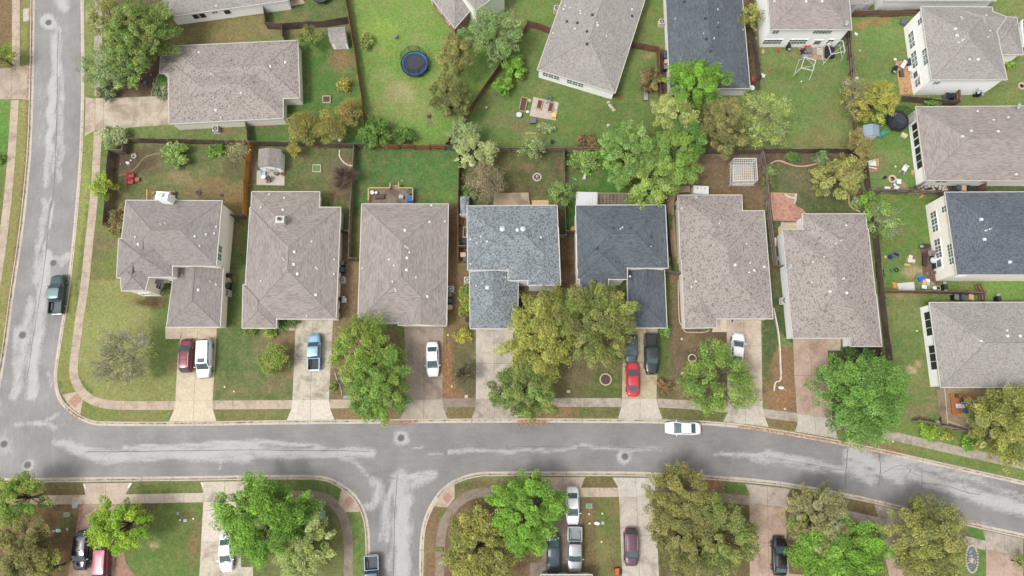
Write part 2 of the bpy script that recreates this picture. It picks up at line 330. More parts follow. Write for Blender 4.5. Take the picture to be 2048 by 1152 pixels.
BLOBS = [  # u, v, ru, rv, colour, strength: bare soil, dry and lush places
 (300,318,26,30,(104,84,72),.9),(260,320,30,26,(98,80,70),.9),(232,370,8,60,(96,76,64),.9),(360,352,26,16,(168,138,106),.6),(455,385,50,26,(150,122,84),.8),(400,384,44,24,(140,116,82),.6),(470,330,22,30,(98,84,66),.6),(350,310,60,20,(96,112,64),.5),
 (210,490,34,24,(120,112,84),.7),(470,470,14,30,(142,118,80),.5),(480,408,18,24,(150,120,82),.6),(300,605,36,14,(98,72,58),.9),(350,735,16,22,(158,142,100),.4),(255,835,20,9,(150,140,96),.7),(290,832,22,9,(146,132,88),.6),
 (505,755,18,12,(142,128,92),.6),(545,770,30,14,(134,124,88),.6),(480,780,28,10,(150,132,98),.5),(480,720,60,60,(88,112,60),.35),(530,700,30,34,(142,122,92),.45),(560,760,26,24,(130,112,84),.4),(460,826,22,6,(138,124,86),.5),(530,826,28,6,(140,130,88),.5),
 (640,780,14,30,(120,104,92),.4),(665,745,20,30,(122,98,82),.7),(690,780,26,20,(112,100,84),.6),(720,830,30,8,(150,118,84),.5),
 (895,740,12,60,(160,124,84),.7),(905,785,26,12,(166,122,92),.6),(928,740,22,40,(100,104,74),.5),(895,690,10,30,(140,108,72),.6),
 (1220,778,24,16,(86,112,48),.7),(1150,780,26,16,(86,96,50),.5),(1205,790,18,8,(122,104,78),.5),(1160,825,24,7,(96,116,56),.5),(1125,820,26,8,(150,112,84),.6),
 (1325,775,20,20,(116,86,64),.5),(1328,700,8,70,(88,112,50),.6),(1350,760,20,40,(128,112,92),.5),(1400,700,40,26,(108,96,74),.4),(1560,790,18,26,(156,120,88),.5),(1545,830,20,6,(160,124,92),.5),(1535,740,12,30,(80,100,54),.6),(1500,828,30,8,(108,118,62),.4),
 (1600,335,50,40,(114,108,80),.4),(1640,420,44,30,(74,100,56),.6),(1590,400,30,16,(100,104,66),.5),(1645,380,20,10,(120,106,76),.5),
 (1400,330,60,30,(132,108,84),.6),(1345,340,20,24,(104,80,66),.7),(1480,400,36,24,(124,98,64),.5),(1450,395,30,16,(104,96,58),.5),
 (970,330,30,20,(94,80,62),.6),(1056,334,9,6,(150,122,98),.8),(1097,354,7,5,(140,116,90),.7),(1080,310,34,8,(96,72,58),.6),(1040,380,50,14,(104,86,64),.6),(1118,330,7,20,(120,98,76),.6),(1010,345,70,16,(98,96,56),.4),
 (760,370,14,20,(112,116,66),.6),(840,350,60,26,(82,126,58),.5),(830,395,16,8,(140,116,78),.5),(890,395,30,14,(98,136,58),.5),(750,320,34,14,(100,116,68),.4),(880,330,30,30,(84,124,54),.5),(716,380,7,20,(128,116,76),.6),
 (590,340,40,20,(92,110,62),.5),(620,310,40,10,(84,100,58),.5),(540,385,60,10,(118,118,66),.6),(600,365,60,8,(84,104,52),.5),(695,345,16,30,(92,72,60),.7),(680,330,28,20,(130,112,92),.45),(655,330,40,12,(110,112,70),.4),(600,300,14,8,(96,80,62),.8),
 (535,55,14,12,(148,134,96),.5),(590,30,30,12,(130,118,82),.6),(560,44,30,8,(140,118,82),.5),(350,90,30,12,(150,122,82),.5),(460,72,60,10,(146,118,76),.5),(420,50,30,10,(134,112,66),.4),(640,20,30,8,(120,118,74),.4),
 (682,120,22,24,(142,116,82),.95),(610,140,12,18,(98,110,58),.5),(660,210,30,30,(74,112,48),.4),(620,90,20,14,(80,112,48),.3),
 (780,260,60,10,(84,136,46),.5),(800,185,32,22,(166,160,110),.8),(770,150,26,20,(140,158,88),.6),(825,215,34,22,(146,150,90),.55),(760,210,26,24,(138,150,86),.5),(840,75,20,14,(142,144,92),.5),(760,60,30,30,(140,168,62),.6),(850,25,26,8,(134,150,84),.5),(720,200,16,30,(100,138,56),.5),(880,250,30,20,(110,156,50),.5),(860,240,12,12,(118,112,86),.6),(770,100,30,20,(124,162,56),.4),(745,250,30,20,(108,140,62),.5),(950,180,20,30,(98,128,60),.5),(985,120,20,20,(86,114,54),.6),
 (1090,200,60,26,(96,128,58),.45),(1150,250,60,26,(92,128,52),.4),(1005,240,34,20,(128,124,86),.6),(1110,165,40,8,(126,120,80),.6),(1180,180,40,7,(122,112,78),.5),(1230,190,10,8,(110,78,44),.9),(1060,270,30,10,(140,132,88),.6),(980,200,20,20,(120,124,80),.4),(1068,60,14,6,(150,122,88),.7),(1042,250,16,8,(140,120,84),.7),(1240,220,40,30,(96,126,58),.4),(1285,60,10,20,(128,114,78),.6),(1270,80,20,8,(110,96,60),.5),(1300,108,10,6,(176,150,116),.8),(1290,260,20,20,(100,122,60),.4),(1080,240,44,6,(128,124,72),.5),
 (1640,280,60,20,(124,112,70),.5),(1660,220,36,30,(136,134,80),.45),(1600,200,40,20,(102,140,66),.5),(1560,150,50,12,(94,128,56),.6),(1560,270,40,16,(104,140,60),.5),(1620,240,30,14,(106,136,70),.4),(1690,160,8,60,(90,130,50),.5),(1620,110,36,8,(170,142,110),.8),(1580,280,40,12,(140,122,78),.4),
 (1745,45,30,9,(176,120,84),.7),(1715,100,12,40,(124,136,84),.4),(1740,110,30,30,(98,136,66),.35),(1700,90,10,10,(150,132,96),.5),(1790,120,12,20,(122,116,66),.3),(1712,145,6,6,(140,150,96),.5),
 (1830,520,14,14,(140,124,92),.6),(1825,545,24,12,(176,150,114),.8),(1800,470,20,26,(134,132,82),.4),(1760,515,8,16,(142,136,82),.5),(1850,440,14,24,(90,132,50),.5),(1860,560,20,20,(180,156,124),.6),(1790,570,30,10,(112,136,62),.4),(1803,370,20,8,(176,148,116),.8),(1765,330,20,26,(128,118,84),.5),(1800,345,20,14,(110,126,68),.4),(1800,310,24,14,(120,142,76),.4),
 (1818,741,13,8,(196,170,130),.9),(1834,727,8,9,(190,160,120),.9),(1832,760,18,14,(142,138,82),.6),(1805,592,30,5,(160,136,100),.7),(1790,620,24,14,(134,134,80),.5),(1820,640,26,20,(136,146,86),.5),(1790,660,20,20,(126,140,76),.5),(1858,700,10,14,(150,142,92),.4),(1850,820,30,12,(142,128,92),.7),(1840,830,14,8,(176,152,116),.5),(1815,785,20,8,(150,138,92),.5),(1865,800,8,14,(158,136,110),.5),(1820,660,40,40,(112,134,70),.3),
 (1950,190,30,10,(124,134,76),.4),(2020,170,20,10,(120,130,70),.4),
 (307,1093,10,9,(178,156,112),.85),(370,1035,16,10,(112,96,76),.6),(385,1100,14,40,(140,124,84),.55),(300,1130,50,20,(98,134,58),.4),(340,1060,50,20,(94,128,56),.4),(130,1050,20,20,(104,112,62),.5),(60,1060,30,40,(110,90,68),.5),(140,1100,14,50,(128,94,72),.5),(105,1130,20,20,(106,100,60),.5),(140,1000,14,6,(150,118,88),.3),(120,975,40,7,(146,128,84),.5),(150,1018,10,12,(166,128,98),.6),(330,976,40,8,(110,132,64),.5),
 (675,1080,14,50,(126,128,72),.5),(640,1030,26,20,(122,122,74),.4),(712,1060,8,10,(76,128,56),.8),(715,1100,8,12,(74,126,54),.8),(712,1140,10,20,(110,132,66),.5),(650,985,20,10,(98,138,56),.4),(660,1030,10,10,(90,100,60),.4),
 (862,1060,10,40,(150,116,88),.5),(862,1140,10,30,(146,112,84),.5),(945,1015,30,12,(140,104,82),.6),(960,1000,30,8,(120,96,70),.5),(980,965,40,7,(138,112,80),.4),(930,972,16,8,(96,112,60),.6),(920,1040,20,20,(134,106,82),.5),(1240,700,1,1,(0,0,0),0),
 (1180,1030,16,16,(150,124,88),.5),(1210,1040,14,30,(96,124,58),.6),(1228,1020,9,20,(150,122,82),.6),(1205,1100,12,30,(140,136,82),.5),(1185,1140,14,20,(128,110,70),.5),(1200,970,26,6,(136,108,72),.4),(1230,1130,8,20,(124,96,64),.5),
 (1415,972,24,12,(170,126,94),.75),(1390,990,20,10,(110,88,70),.6),(1470,975,24,8,(84,126,50),.6),(1470,1030,20,30,(96,98,56),.5),
 (1735,1030,18,10,(130,100,78),.7),(1700,1010,40,10,(120,106,72),.4),(1590,1080,10,50,(128,104,76),.5),(1900,1066,18,8,(150,120,94),.7),(1955,1068,14,8,(84,128,54),.7),(1952,1130,12,20,(90,132,56),.4),(1820,900,30,7,(150,122,90),.5),(1760,890,30,7,(150,112,84),.5),(1850,905,40,7,(108,136,60),.4),(1900,870,30,12,(116,126,72),.4),
 (1620,1000,30,8,(112,104,66),.4),(450,262,30,8,(150,118,84),.7),(385,262,16,6,(130,112,82),.6),(530,250,26,6,(150,96,66),.8),(300,262,40,8,(120,142,76),.4),(280,160,26,26,(112,88,78),.7),(180,80,10,60,(130,146,76),.6),(180,30,10,16,(190,176,156),.6),
 (700,560,8,40,(126,98,74),.6),(915,560,18,30,(122,96,74),.6),(908,470,10,60,(110,92,62),.5),(1134,520,12,30,(96,70,50),.7),(1540,560,14,60,(66,86,50),.5),
]
def ground_colour(x, y):
    u, v = inv(x, y)[0:2]
    ju = (vnoise(x, y, 1.3, 1) - .5) * 9 + (vnoise(x, y, .6, 11) - .5) * 5; jv = (vnoise(x, y, 1.3, 2) - .5) * 9 + (vnoise(x, y, .6, 12) - .5) * 5
    C = np.tile(np.array(c(116,132,72)), (len(x), 1))
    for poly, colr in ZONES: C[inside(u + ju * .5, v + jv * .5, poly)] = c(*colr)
    nz = vnoise(x, y, 1.6, 3) * .5 + vnoise(x, y, .7, 4) * .5
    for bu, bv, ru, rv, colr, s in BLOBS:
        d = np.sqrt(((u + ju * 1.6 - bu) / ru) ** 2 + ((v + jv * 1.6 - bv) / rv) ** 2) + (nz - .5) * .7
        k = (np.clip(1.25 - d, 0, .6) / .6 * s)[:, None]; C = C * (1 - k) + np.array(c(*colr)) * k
    big = vnoise(x, y, 7, 6) - .5
    mo = np.clip((vnoise(x, y, 1.1, 31) * .6 + vnoise(x, y, 3.1, 32) * .5 - .5) * 2.6, 0, 1)[:, None] * .48; C = C * (1 - mo) + (C * .35 + np.array(c(148,130,88)) * .65) * mo
    mg = np.clip((vnoise(x, y, 1.6, 33) * .5 + vnoise(x, y, 5.1, 34) * .6 - .6) * 2.6, 0, 1)[:, None] * .3; C = C * (1 - mg) + C * np.array([.74, .98, .74]) * mg
    C = C * (1 + .22 * big[:, None]) * (1 + .16 * (nz - .5)[:, None])
    lum = (C * np.array([.3, .6, .1])).sum(1)[:, None]; C = C * .88 + lum * .12
    return C
def color_attr(me, C):
    a = me.color_attributes.new('col', 'FLOAT_COLOR', 'POINT'); a.data.foreach_set('color', np.hstack([C, np.ones((len(C), 1))]).astype(np.float32).ravel())
def grassmat():
    m, n, b = base_mat('turf'); a = n.nodes.new('ShaderNodeAttribute'); a.attribute_name = 'col'; v = coordnode(n, 'world')
    f = noise(n, v, 2.6, 9, .86); g = noise(n, v, .8, 7, .78, .5); h = noise(n, v, 11, 4, .85)
    k = mix(n, a.outputs['Color'], ramp(n, f, [(.38, (.60, .68, .60)), (.5, (1, 1, 1)), (.62, (1.42, 1.3, 1.36))]), .9, 'MULTIPLY')
    k = mix(n, k, c(168,146,98), mathn(n, 'MULTIPLY', maprange(n, g, .50, .66), .3))
    k = mix(n, k, ramp(n, h, [(.4, (.68,) * 3), (.6, (1.34,) * 3)]), .7, 'MULTIPLY')
    # scattered fallen leaves
    l = noise(n, v, 9, 2, .5); k = mix(n, k, c(176,136,92), mathn(n, 'MULTIPLY', maprange(n, l, .68, .73), .7))
    n.links.new(k, b.inputs['Base Color']); b.inputs['Roughness'].default_value = 1; b.inputs['Specular IOR Level'].default_value = .08
    bump(n, b, f, .6, .05); return m
TURF = grassmat()
CURBSIDE = concrete('block_edge', c(176,166,154), c(140,130,120))
for nm, poly in BLOCKS.items():
    A = np.array(poly); st = .42
    gx, gy = np.meshgrid(np.arange(A[:, 0].min(), A[:, 0].max(), st), np.arange(A[:, 1].min(), A[:, 1].max(), st))
    gx = gx.ravel() + rng.uniform(-.1, .1, gx.size); gy = gy.ravel() + rng.uniform(-.1, .1, gy.size)
    u, v = inv(gx, gy); k = inside(gx, gy, poly) & (u > -70) & (u < 2118) & (v > -70) & (v < 1222); gx, gy = gx[k], gy[k]
    pts = [Vector(p) for p in poly] + [Vector((a, b)) for a, b in zip(gx, gy)]
    ed = [(i, (i + 1) % len(poly)) for i in range(len(poly))]
    vo, eo, fo, *_ = geometry.delaunay_2d_cdt(pts, ed, [], 1, 1e-4)
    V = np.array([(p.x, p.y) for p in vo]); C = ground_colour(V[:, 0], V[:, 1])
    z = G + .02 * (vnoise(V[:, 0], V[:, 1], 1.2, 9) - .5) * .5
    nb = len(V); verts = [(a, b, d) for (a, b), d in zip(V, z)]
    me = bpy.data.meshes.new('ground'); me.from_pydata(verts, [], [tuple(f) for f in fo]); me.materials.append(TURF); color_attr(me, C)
    o = bpy.data.objects.new('ground', me); COL.objects.link(o); tag(o, kind='structure')
base = MB().poly([(-1500,-1500,-.06),(1500,-1500,-.06),(1500,1500,-.06),(-1500,1500,-.06)])
struct('terrain', base, M('far_turf', c(112,128,72), .95, var=.25, scale=.2, mode='world', fine=3))

# road sheet with bleached, ragged wear
WEAR = [  # points, half width, strength
 ([(112,55),(108,110),(116,140)],5,.75),([(118,0),(130,18)],12,.9),([(107,75),(108,150),(103,200),(100,290),(96,300)],9,1.),([(118,60),(117,120),(122,180),(120,250),(122,290),(118,360)],7,.75),([(82,180),(84,240),(80,290)],5,.5),
 ([(95,290),(93,370)],7,.9),([(108,290),(106,340)],6,.8),([(125,290),(118,360)],5,.7),([(88,400),(86,450),(80,480),(74,530),(70,560)],9,.8),([(103,395),(98,450),(92,500)],2.5,1.),([(98,512),(90,540),(84,580),(78,640),(68,720),(62,790)],12,1.),([(100,515),(112,522),(138,512)],8,.85),([(126,530),(136,515)],6,.8),([(60,600),(50,660),(40,740),(30,790)],10,.9),([(30,660),(30,730),(36,760)],9,.75),([(88,620),(82,680)],7,.7),([(95,750),(100,770)],6,.7),([(0,800),(4,830)],7,.6),([(30,850),(60,846),(95,848),(112,855)],7,.85),([(95,840),(115,828)],6,.7),([(125,850),(140,860)],5,.5),
 ([(110,885),(130,888),(150,897),(180,900)],9,.85),([(140,893),(180,912),(220,918),(260,912),(320,905),(380,912),(420,905),(480,896),(512,892)],13,1.),([(250,893),(330,893),(420,887),(512,885),(580,887),(650,892)],6,.95),([(180,905),(290,915),(380,905),(440,914),(500,912)],12,.9),([(439,905),(438,940)],3,.8),([(512,905),(600,908),(680,906),(740,904)],11,1.),([(560,886),(640,890),(664,896)],5,.7),([(690,900),(745,906)],9,.85),([(684,918),(710,926),(728,942)],6,.85),([(720,935),(735,950)],5,.8),
 ([(745,960),(760,970),(756,1000),(745,1012),(735,1010)],10,.85),([(762,960),(768,1010),(766,1050),(760,1080)],5,.75),([(785,970),(778,1010),(775,1060),(776,1082)],7,.9),([(780,1110),(776,1140)],7,.7),([(776,1050),(764,1062)],5,.6),
 ([(800,960),(806,1000),(804,1060),(804,1120),(803,1240)],19,1.),([(810,960),(840,950),(870,945)],7,.9),([(830,970),(850,955),(862,950)],12,.85),([(798,950),(795,1000),(792,1100)],8,.85),
 ([(772,905),(790,900)],5,.5),([(824,894),(845,892)],4,.7),([(855,907),(885,908)],4,.85),([(900,907),(940,900),(980,898),(1024,902)],5,.9),([(900,895),(950,893),(985,893)],4,.5),([(1024,901),(1060,902),(1090,899),(1150,897)],5,.85),([(1070,893),(1095,893)],3,.6),([(1164,890),(1190,898)],7,.8),([(1190,899),(1240,898),(1290,898),(1322,897)],4.5,.8),([(1270,894),(1300,899)],5,.6),([(1430,909),(1445,902)],5,.8),([(1445,907),(1490,910),(1536,914)],6,.85),([(1505,918),(1545,920)],9,.8),([(1536,910),(1600,922),(1660,935),(1692,942)],9,.9),([(1545,922),(1600,935),(1650,945)],9,.7),
 ([(1700,905),(1720,912),(1760,935),(1800,952)],18,1.),([(1700,930),(1740,955)],17,.9),([(1770,925),(1830,950),(1900,975),(1960,995),(2060,1022)],16,.95),([(1790,915),(1850,930),(1900,945),(1960,960)],12,.8),([(1930,950),(1985,975),(2060,1000)],12,.6),([(1890,1030),(1940,1040),(1985,1050)],6,.6),([(1910,940),(1930,952)],8,.6),([(1795,912),(1860,925)],6,.6),
 ([(1480,925),(1490,934)],4,.35),([(1040,915),(1052,935)],4,.3),([(500,935),(510,945)],5,.2),([(372,930),(380,945)],4,.3),([(718,990),(728,982)],2,.6),([(1588,946),(1606,962)],3,.35),([(990,920),(1005,936)],3,.25),
 ([(60,890),(30,895)],4,.2)]
HOLES = [(97,45,12,16,.95),(107,526,9,0,.0),(45,670,10,22,.8),(8,888,14,23,.6),(55,930,12,14,.9),(802,876,12,17,.95),(1250,913,12,16,.95)]
g = np.meshgrid(np.arange(-100, 100, .4), np.arange(-62, 100, .4)); gx, gy = g[0], g[1]
ny, nx = gx.shape; X = gx.ravel(); Y = gy.ravel()
def isroad(x, y):
    k = np.ones(x.shape, bool)
    for p in BLOCKS.values(): k &= ~inside(x, y, p)
    return k
near = np.zeros(X.shape, bool)
for dx, dy in ((0,0),(1.2,0),(-1.2,0),(0,1.2),(0,-1.2)): near |= isroad(X + dx, Y + dy)
uu, vv = inv(X, Y, 0); near &= (uu > -90) & (uu < 2140) & (vv > -80) & (vv < 1230)
wear = np.zeros(X.shape)
wu = uu + (vnoise(X, Y, 2.2, 21) - .5) * 8; wv = vv + (vnoise(X, Y, 2.2, 22) - .5) * 8
for pts, hw, s in WEAR:
    d = np.full(X.shape, 1e9)
    for a, b in zip(pts, pts[1:]):
        ex, ey = b[0] - a[0], b[1] - a[1]; t = np.clip(((wu - a[0]) * ex + (wv - a[1]) * ey) / (ex * ex + ey * ey), 0, 1)
        d = np.minimum(d, np.hypot(wu - a[0] - t * ex, wv - a[1] - t * ey))
    wear = np.maximum(wear, np.clip(1.7 - d / hw, 0, 1.3) / 1.15 * s)
for hu, hv, r0, r1, s in HOLES:
    d = np.hypot(wu - hu, wv - hv); wear = np.maximum(wear, np.clip(2.2 - 1.6 * d / max(r1, 1), 0, 1.25) * s)
wear *= .85 + .3 * vnoise(X, Y, 1., 23)
idx = -np.ones(X.size, int); cell = near.reshape(ny, nx); faces = []
cm = cell[:-1, :-1] & cell[1:, :-1] & cell[:-1, 1:] & cell[1:, 1:]
jj, ii = np.nonzero(cm); q = np.stack([jj * nx + ii, jj * nx + ii + 1, (jj + 1) * nx + ii + 1, (jj + 1) * nx + ii], 1)
used = np.unique(q); idx[used] = np.arange(len(used)); q = idx[q]
me = bpy.data.meshes.new('road'); me.from_pydata([(a, b, 0.) for a, b in zip(X[used], Y[used])], [], q.tolist())
wa = me.attributes.new('wear', 'FLOAT', 'POINT'); wa.data.foreach_set('value', wear[used].astype(np.float32))
m, n, b = base_mat('asphalt'); v = coordnode(n, 'world'); a = n.nodes.new('ShaderNodeAttribute'); a.attribute_name = 'wear'
sx = n.nodes.new('ShaderNodeSeparateXYZ'); n.links.new(v, sx.inputs[0])
side = mathn(n, 'MAXIMUM', mathn(n, 'LESS_THAN', sx.outputs[0], P(150, 800, 0)[0]), mathn(n, 'LESS_THAN', sx.outputs[1], P(800, 958, 0)[1]))
side = mathn(n, 'MULTIPLY', side, mathn(n, 'LESS_THAN', sx.outputs[0], 0.))
ca = n.nodes.new('ShaderNodeCombineXYZ'); n.links.new(mathn(n, 'MULTIPLY', sx.outputs[0], mathn(n, 'ADD', .4, mathn(n, 'MULTIPLY', side, 1.4))), ca.inputs[0]); n.links.new(mathn(n, 'MULTIPLY', sx.outputs[1], mathn(n, 'SUBTRACT', 1.8, mathn(n, 'MULTIPLY', side, 1.4))), ca.inputs[1])
f1 = mathn(n, 'ADD', mathn(n, 'MULTIPLY', noise(n, ca.outputs[0], 1.1, 10, .84, .1), .6), mathn(n, 'MULTIPLY', noise(n, v, 2.2, 8, .86), .4)); f2 = noise(n, v, .16, 4); f3 = noise(n, v, 9, 5, .85)
k = mathn(n, 'ADD', a.outputs['Fac'], mathn(n, 'MULTIPLY', mathn(n, 'SUBTRACT', f1, .5), 3.2)); k = maprange(n, k, .35, 1.2)
dark = ramp(n, f2, [(.3, c(133,131,129)), (.65, c(155,152,150))]); lf = maprange(n, sx.outputs[0], -70, 10); dark = mix(n, dark, ramp(n, lf, [(0, (1.12,) * 3), (1, (.95,) * 3)]), 1., 'MULTIPLY'); dark = mix(n, dark, ramp(n, f1, [(.38, (.86,) * 3), (.62, (1.16,) * 3)]), .9, 'MULTIPLY')
col = mix(n, dark, c(208,207,204), mathn(n, 'MULTIPLY', k, .66))
col = mix(n, col, ramp(n, f3, [(.4, (.78,) * 3), (.6, (1.2,) * 3)]), .8, 'MULTIPLY')
n.links.new(col, b.inputs['Base Color']); b.inputs['Roughness'].default_value = .92; b.inputs['Specular IOR Level'].default_value = .2; bump(n, b, f3, .3, .01)
ASPHALT = m; me.materials.append(m)
o = bpy.data.objects.new('road', me); COL.objects.link(o); tag(o, kind='structure')

def offset(line, d):
    out = []
    for i, p in enumerate(line):
        a = Vector(line[max(i - 1, 0)]); bb = Vector(line[min(i + 1, len(line) - 1)]); t = (bb - a).normalized(); nrm = Vector((-t.y, t.x))
        out.append((p[0] + nrm.x * d, p[1] + nrm.y * d))
    return out
def dens(line, st=1.2):
    out = [line[0]]
    for a, bb in zip(line, line[1:]):
        L = math.dist(a, bb); k = max(1, int(L / st)); out += [(a[0] + (bb[0] - a[0]) * i / k, a[1] + (bb[1] - a[1]) * i / k) for i in range(1, k + 1)]
    return out
def band(mb, A, zA, B, zB, mi=0):
    for i in range(len(A) - 1): mb.poly([(*A[i], zA), (*A[i + 1], zA), (*B[i + 1], zB), (*B[i], zB)], mi)
GUT = concrete('gutter', c(196,184,170), c(104,84,68), 1.05, 1.1)
KERB = concrete('kerb', c(212,200,184), c(170,156,140), .5)
JOINT = M('joint', c(104,94,86), .95)
def kerb(line, s):
    line = dens(line); m0 = MB()
    L = [offset(line, s * d) for d in (0, .03, .17, .2, .34, .62)]
    band(m0, L[0], G - .02, L[1], G + .035); band(m0, L[1], G + .035, L[2], G + .035); band(m0, L[2], G + .035, L[3], .03)
    band(m0, L[3], .03, L[4], .022, 1); band(m0, L[4], .022, L[5], .008)
    acc = 0.
    for i in range(1, len(line)):   # cast joints
        acc += math.dist(line[i], line[i - 1])
        if acc > 3.0:
            acc = 0.; a, b2 = Vector(L[1][i]), Vector(L[5][i]); t = (Vector(line[i]) - Vector(line[i - 1])).normalized() * .02
            a2 = Vector(L[2][i])
            m0.poly([(*(a - t), G + .039), (*(a + t), G + .039), (*(a2 + t), G + .039), (*(a2 - t), G + .039)], 2)
            a3 = Vector(L[3][i]); m0.poly([(*(a3 - t), .036), (*(a3 + t), .036), (*(b2 + t), .013), (*(b2 - t), .013)], 2)
    struct('kerb', m0, [KERB, GUT, JOINT])
def sgn(line, poly):
    mid = offset(line, .5)[len(line) // 2]; return -1 if inside(np.array([mid[0]]), np.array([mid[1]]), poly)[0] else 1
for ln, pl in ((KM, 'main'), (KW, 'west'), (KSW, 'southwest'), (KSE, 'southeast')): kerb(ln, sgn(ln, BLOCKS[pl]))

def ribbon(name, pts, wid, mat, z=G + .025, joint=2.6, slabs=None):
    ln = dens(toworld(smoothline(pts, 1)), .6); A = offset(ln, wid / 2); B = offset(ln, -wid / 2); mb = MB()
    band(mb, B, z, A, z); band(mb, A, z, offset(ln, wid / 2 + .02), z - .06); band(mb, offset(ln, -wid / 2 - .02), z - .06, B, z)
    if joint:
        acc = 0.
        for i in range(1, len(ln)):
            acc += math.dist(ln[i], ln[i - 1])
            if acc > joint:
                acc = 0.; t = (Vector(ln[i]) - Vector(ln[i - 1])).normalized() * .012; a, b2 = Vector(A[i]), Vector(B[i])
                mb.poly([(*(a - t), z + .004), (*(b2 - t), z + .004), (*(b2 + t), z + .004), (*(a + t), z + .004)], 1)
    return struct(name, mb, [mat, JOINT])
def slab(name, pts, mat, z=G + .03, joints=(), jw=.035, jm=None):
    W = toworld(pts); mb = MB(); mb.prism(W, z - .08, z)
    for a, bb in joints:
        a, bb = Vector(P(*a)), Vector(P(*bb)); t = (bb - a).normalized(); nn = Vector((-t.y, t.x)) * jw / 2
        mb.poly([(*(a - nn), z + .004), (*(bb - nn), z + .004), (*(bb + nn), z + .004), (*(a + nn), z + .004)], 1)
    return struct(name, mb, [mat, jm or JOINT])
CW = concrete('walk_tan', c(200,182,162), c(150,134,118), .6, .8); CWg = concrete('walk_grey', c(186,174,160), c(140,128,118), .7, .9); CWd = concrete('walk_shade', c(158,142,128), c(122,108,98), .6, .8)
SWK = 1.22
ribbon('sidewalk', [(196,-60),(196,0),(197,192)], SWK, CWg)
ribbon('sidewalk', [(196,263),(195,288),(189,388),(178,488),(169,576),(160.5,626),(154,676),(147.5,726),(147,745),(151,763),(161,781),(172,793),(190,803),(212,809),(250,811),(351,811)], SWK, CW)
ribbon('sidewalk', [(426,810),(585,809)], SWK, CW); ribbon('sidewalk', [(659,808),(812,806)], SWK, CW); ribbon('sidewalk', [(886,805.5),(953,805)], SWK, CWd)
ribbon('sidewalk', [(1024,805),(1243,805)], SWK, CWg); ribbon('sidewalk', [(1315,806),(1384,809.7),(1456,816)], SWK, CWg); ribbon('sidewalk', [(1525,826),(1594,835)], SWK, CWg)
ribbon('sidewalk', [(1665,848),(1781,871),(1836,883.5),(1961,911.5),(2048,930),(2140,951)], SWK, CWg)
ribbon('sidewalk', [(32,-60),(32,135)], SWK, CW); ribbon('sidewalk', [(30,200),(25,288),(17,388),(5,488),(-8,576),(-20,640)], SWK, CW)
ribbon('sidewalk', [(-60,1000),(86,1000)], SWK, CWd); ribbon('sidewalk', [(86,1000),(110,1000)], SWK, concrete('walk_new', c(222,204,172), c(200,184,158), .4)); ribbon('sidewalk', [(110,999.6),(171,999)], SWK, CW); ribbon('sidewalk', [(250,998),(407,995)], SWK, concrete('walk_light', c(212,196,178), c(180,164,146), .5))
ribbon('sidewalk', [(495,992),(594,991),(625,990),(650,995),(670,1008),(684,1028),(693,1053),(697,1079),(697,1152),(696,1240)], SWK, CWd)
ribbon('sidewalk', [(879,1240),(879.5,1152),(881,1080),(886,1051),(899,1025),(914,1007),(936,991),(962,985),(1000,984),(1086,984)], SWK, CWd)
ribbon('sidewalk', [(1161,984.6),(1238,984.6)], SWK, CW); ribbon('sidewalk', [(1310,986),(1400,990),(1499,1001)], SWK, CWd); ribbon('sidewalk', [(1571,1007),(1650,1021),(1757,1044)], SWK, CWg); ribbon('sidewalk', [(1826,1058),(1911,1077),(1971,1091)], SWK, CWg)
d_cream = concrete('drive_cream', c(218,202,176), c(176,160,132), .6, .3, c(234,224,206)); d_tan = concrete('drive_tan', c(210,199,180), c(150,142,128), .8, .5)
d_new = concrete('drive_pale', c(224,212,198), c(200,188,174), .4, .5); d_brown = concrete('drive_brown', c(176,160,144), c(128,112,100), .7, .4, c(206,190,172)); d_grey = concrete('drive_grey', c(206,196,182), c(150,142,132), .7, .4)
d_pink = concrete('drive_pink', c(194,170,152), c(150,122,104), .7, .4); d_dark = concrete('drive_dark', c(150,136,122), c(112,100,90), .7, .5); d_yel = concrete('drive_yellow', c(196,182,150), c(152,138,110), .7, .5, c(218,208,182))
BRICK = concrete('brick_red', c(176,138,120), c(140,104,90), .7, 2.); TACT = concrete('tactile', c(188,150,132), c(170,130,114), .6, 1.5)
slab('driveway', [(363,654),(434,654),(428,760),(425.5,800),(351,802),(354,742)], d_cream, joints=[((396,655),(388,801)),((355,734),(430,734))]); slab('driveway', [(351,802.3),(425.5,800.3),(426,818),(433,842.5),(338,843),(350,816)], concrete('drive_apron', c(222,206,180), c(196,182,156), .4), joints=[((388,802),(386,842))])
slab('driveway', [(592,640),(666,640),(661,740),(658,798),(585,800),(588,730)], d_tan, joints=[((626,640),(621,799)),((588,719),(661,718))]); slab('driveway', [(585,800.4),(658,798.4),(660,816),(669,839),(573,841),(584,816)], d_new, joints=[((621,800),(621,839))])
slab('driveway', [(809,655),(887,655),(885,720),(885,798),(812,799)], d_brown, joints=[((848,656),(848,798)),((810,726),(885,726))]); slab('driveway', [(812,799.4),(885,798.4),(887,816),(895,837.5),(799,838.5),(812,815)], concrete('drive_apron_grey', c(192,180,164), c(156,144,128), .6), joints=[((848,799),(847,838))])
slab('driveway', [(952,657),(1026,657),(1026,798),(952,798)], d_grey, joints=[((988,657),(988,798)),((952,727),(1026,727))]); slab('driveway', [(952,798.4),(1026,798.4),(1028,815),(1037,836),(943,837),(951,816)], CWg, joints=[((989,799),(989,836))])
slab('driveway', [(1247,655),(1315,655),(1313,797),(1244,797)], d_yel, joints=[((1280,656),(1279,797)),((1244,725),(1314,725))]); slab('driveway', [(1244,797.4),(1313,797.4),(1316,813),(1325,838),(1236,837),(1243,813)], concrete('drive_apron_pale', c(208,198,184), c(180,168,152), .5), joints=[((1280,798),(1280,837))])
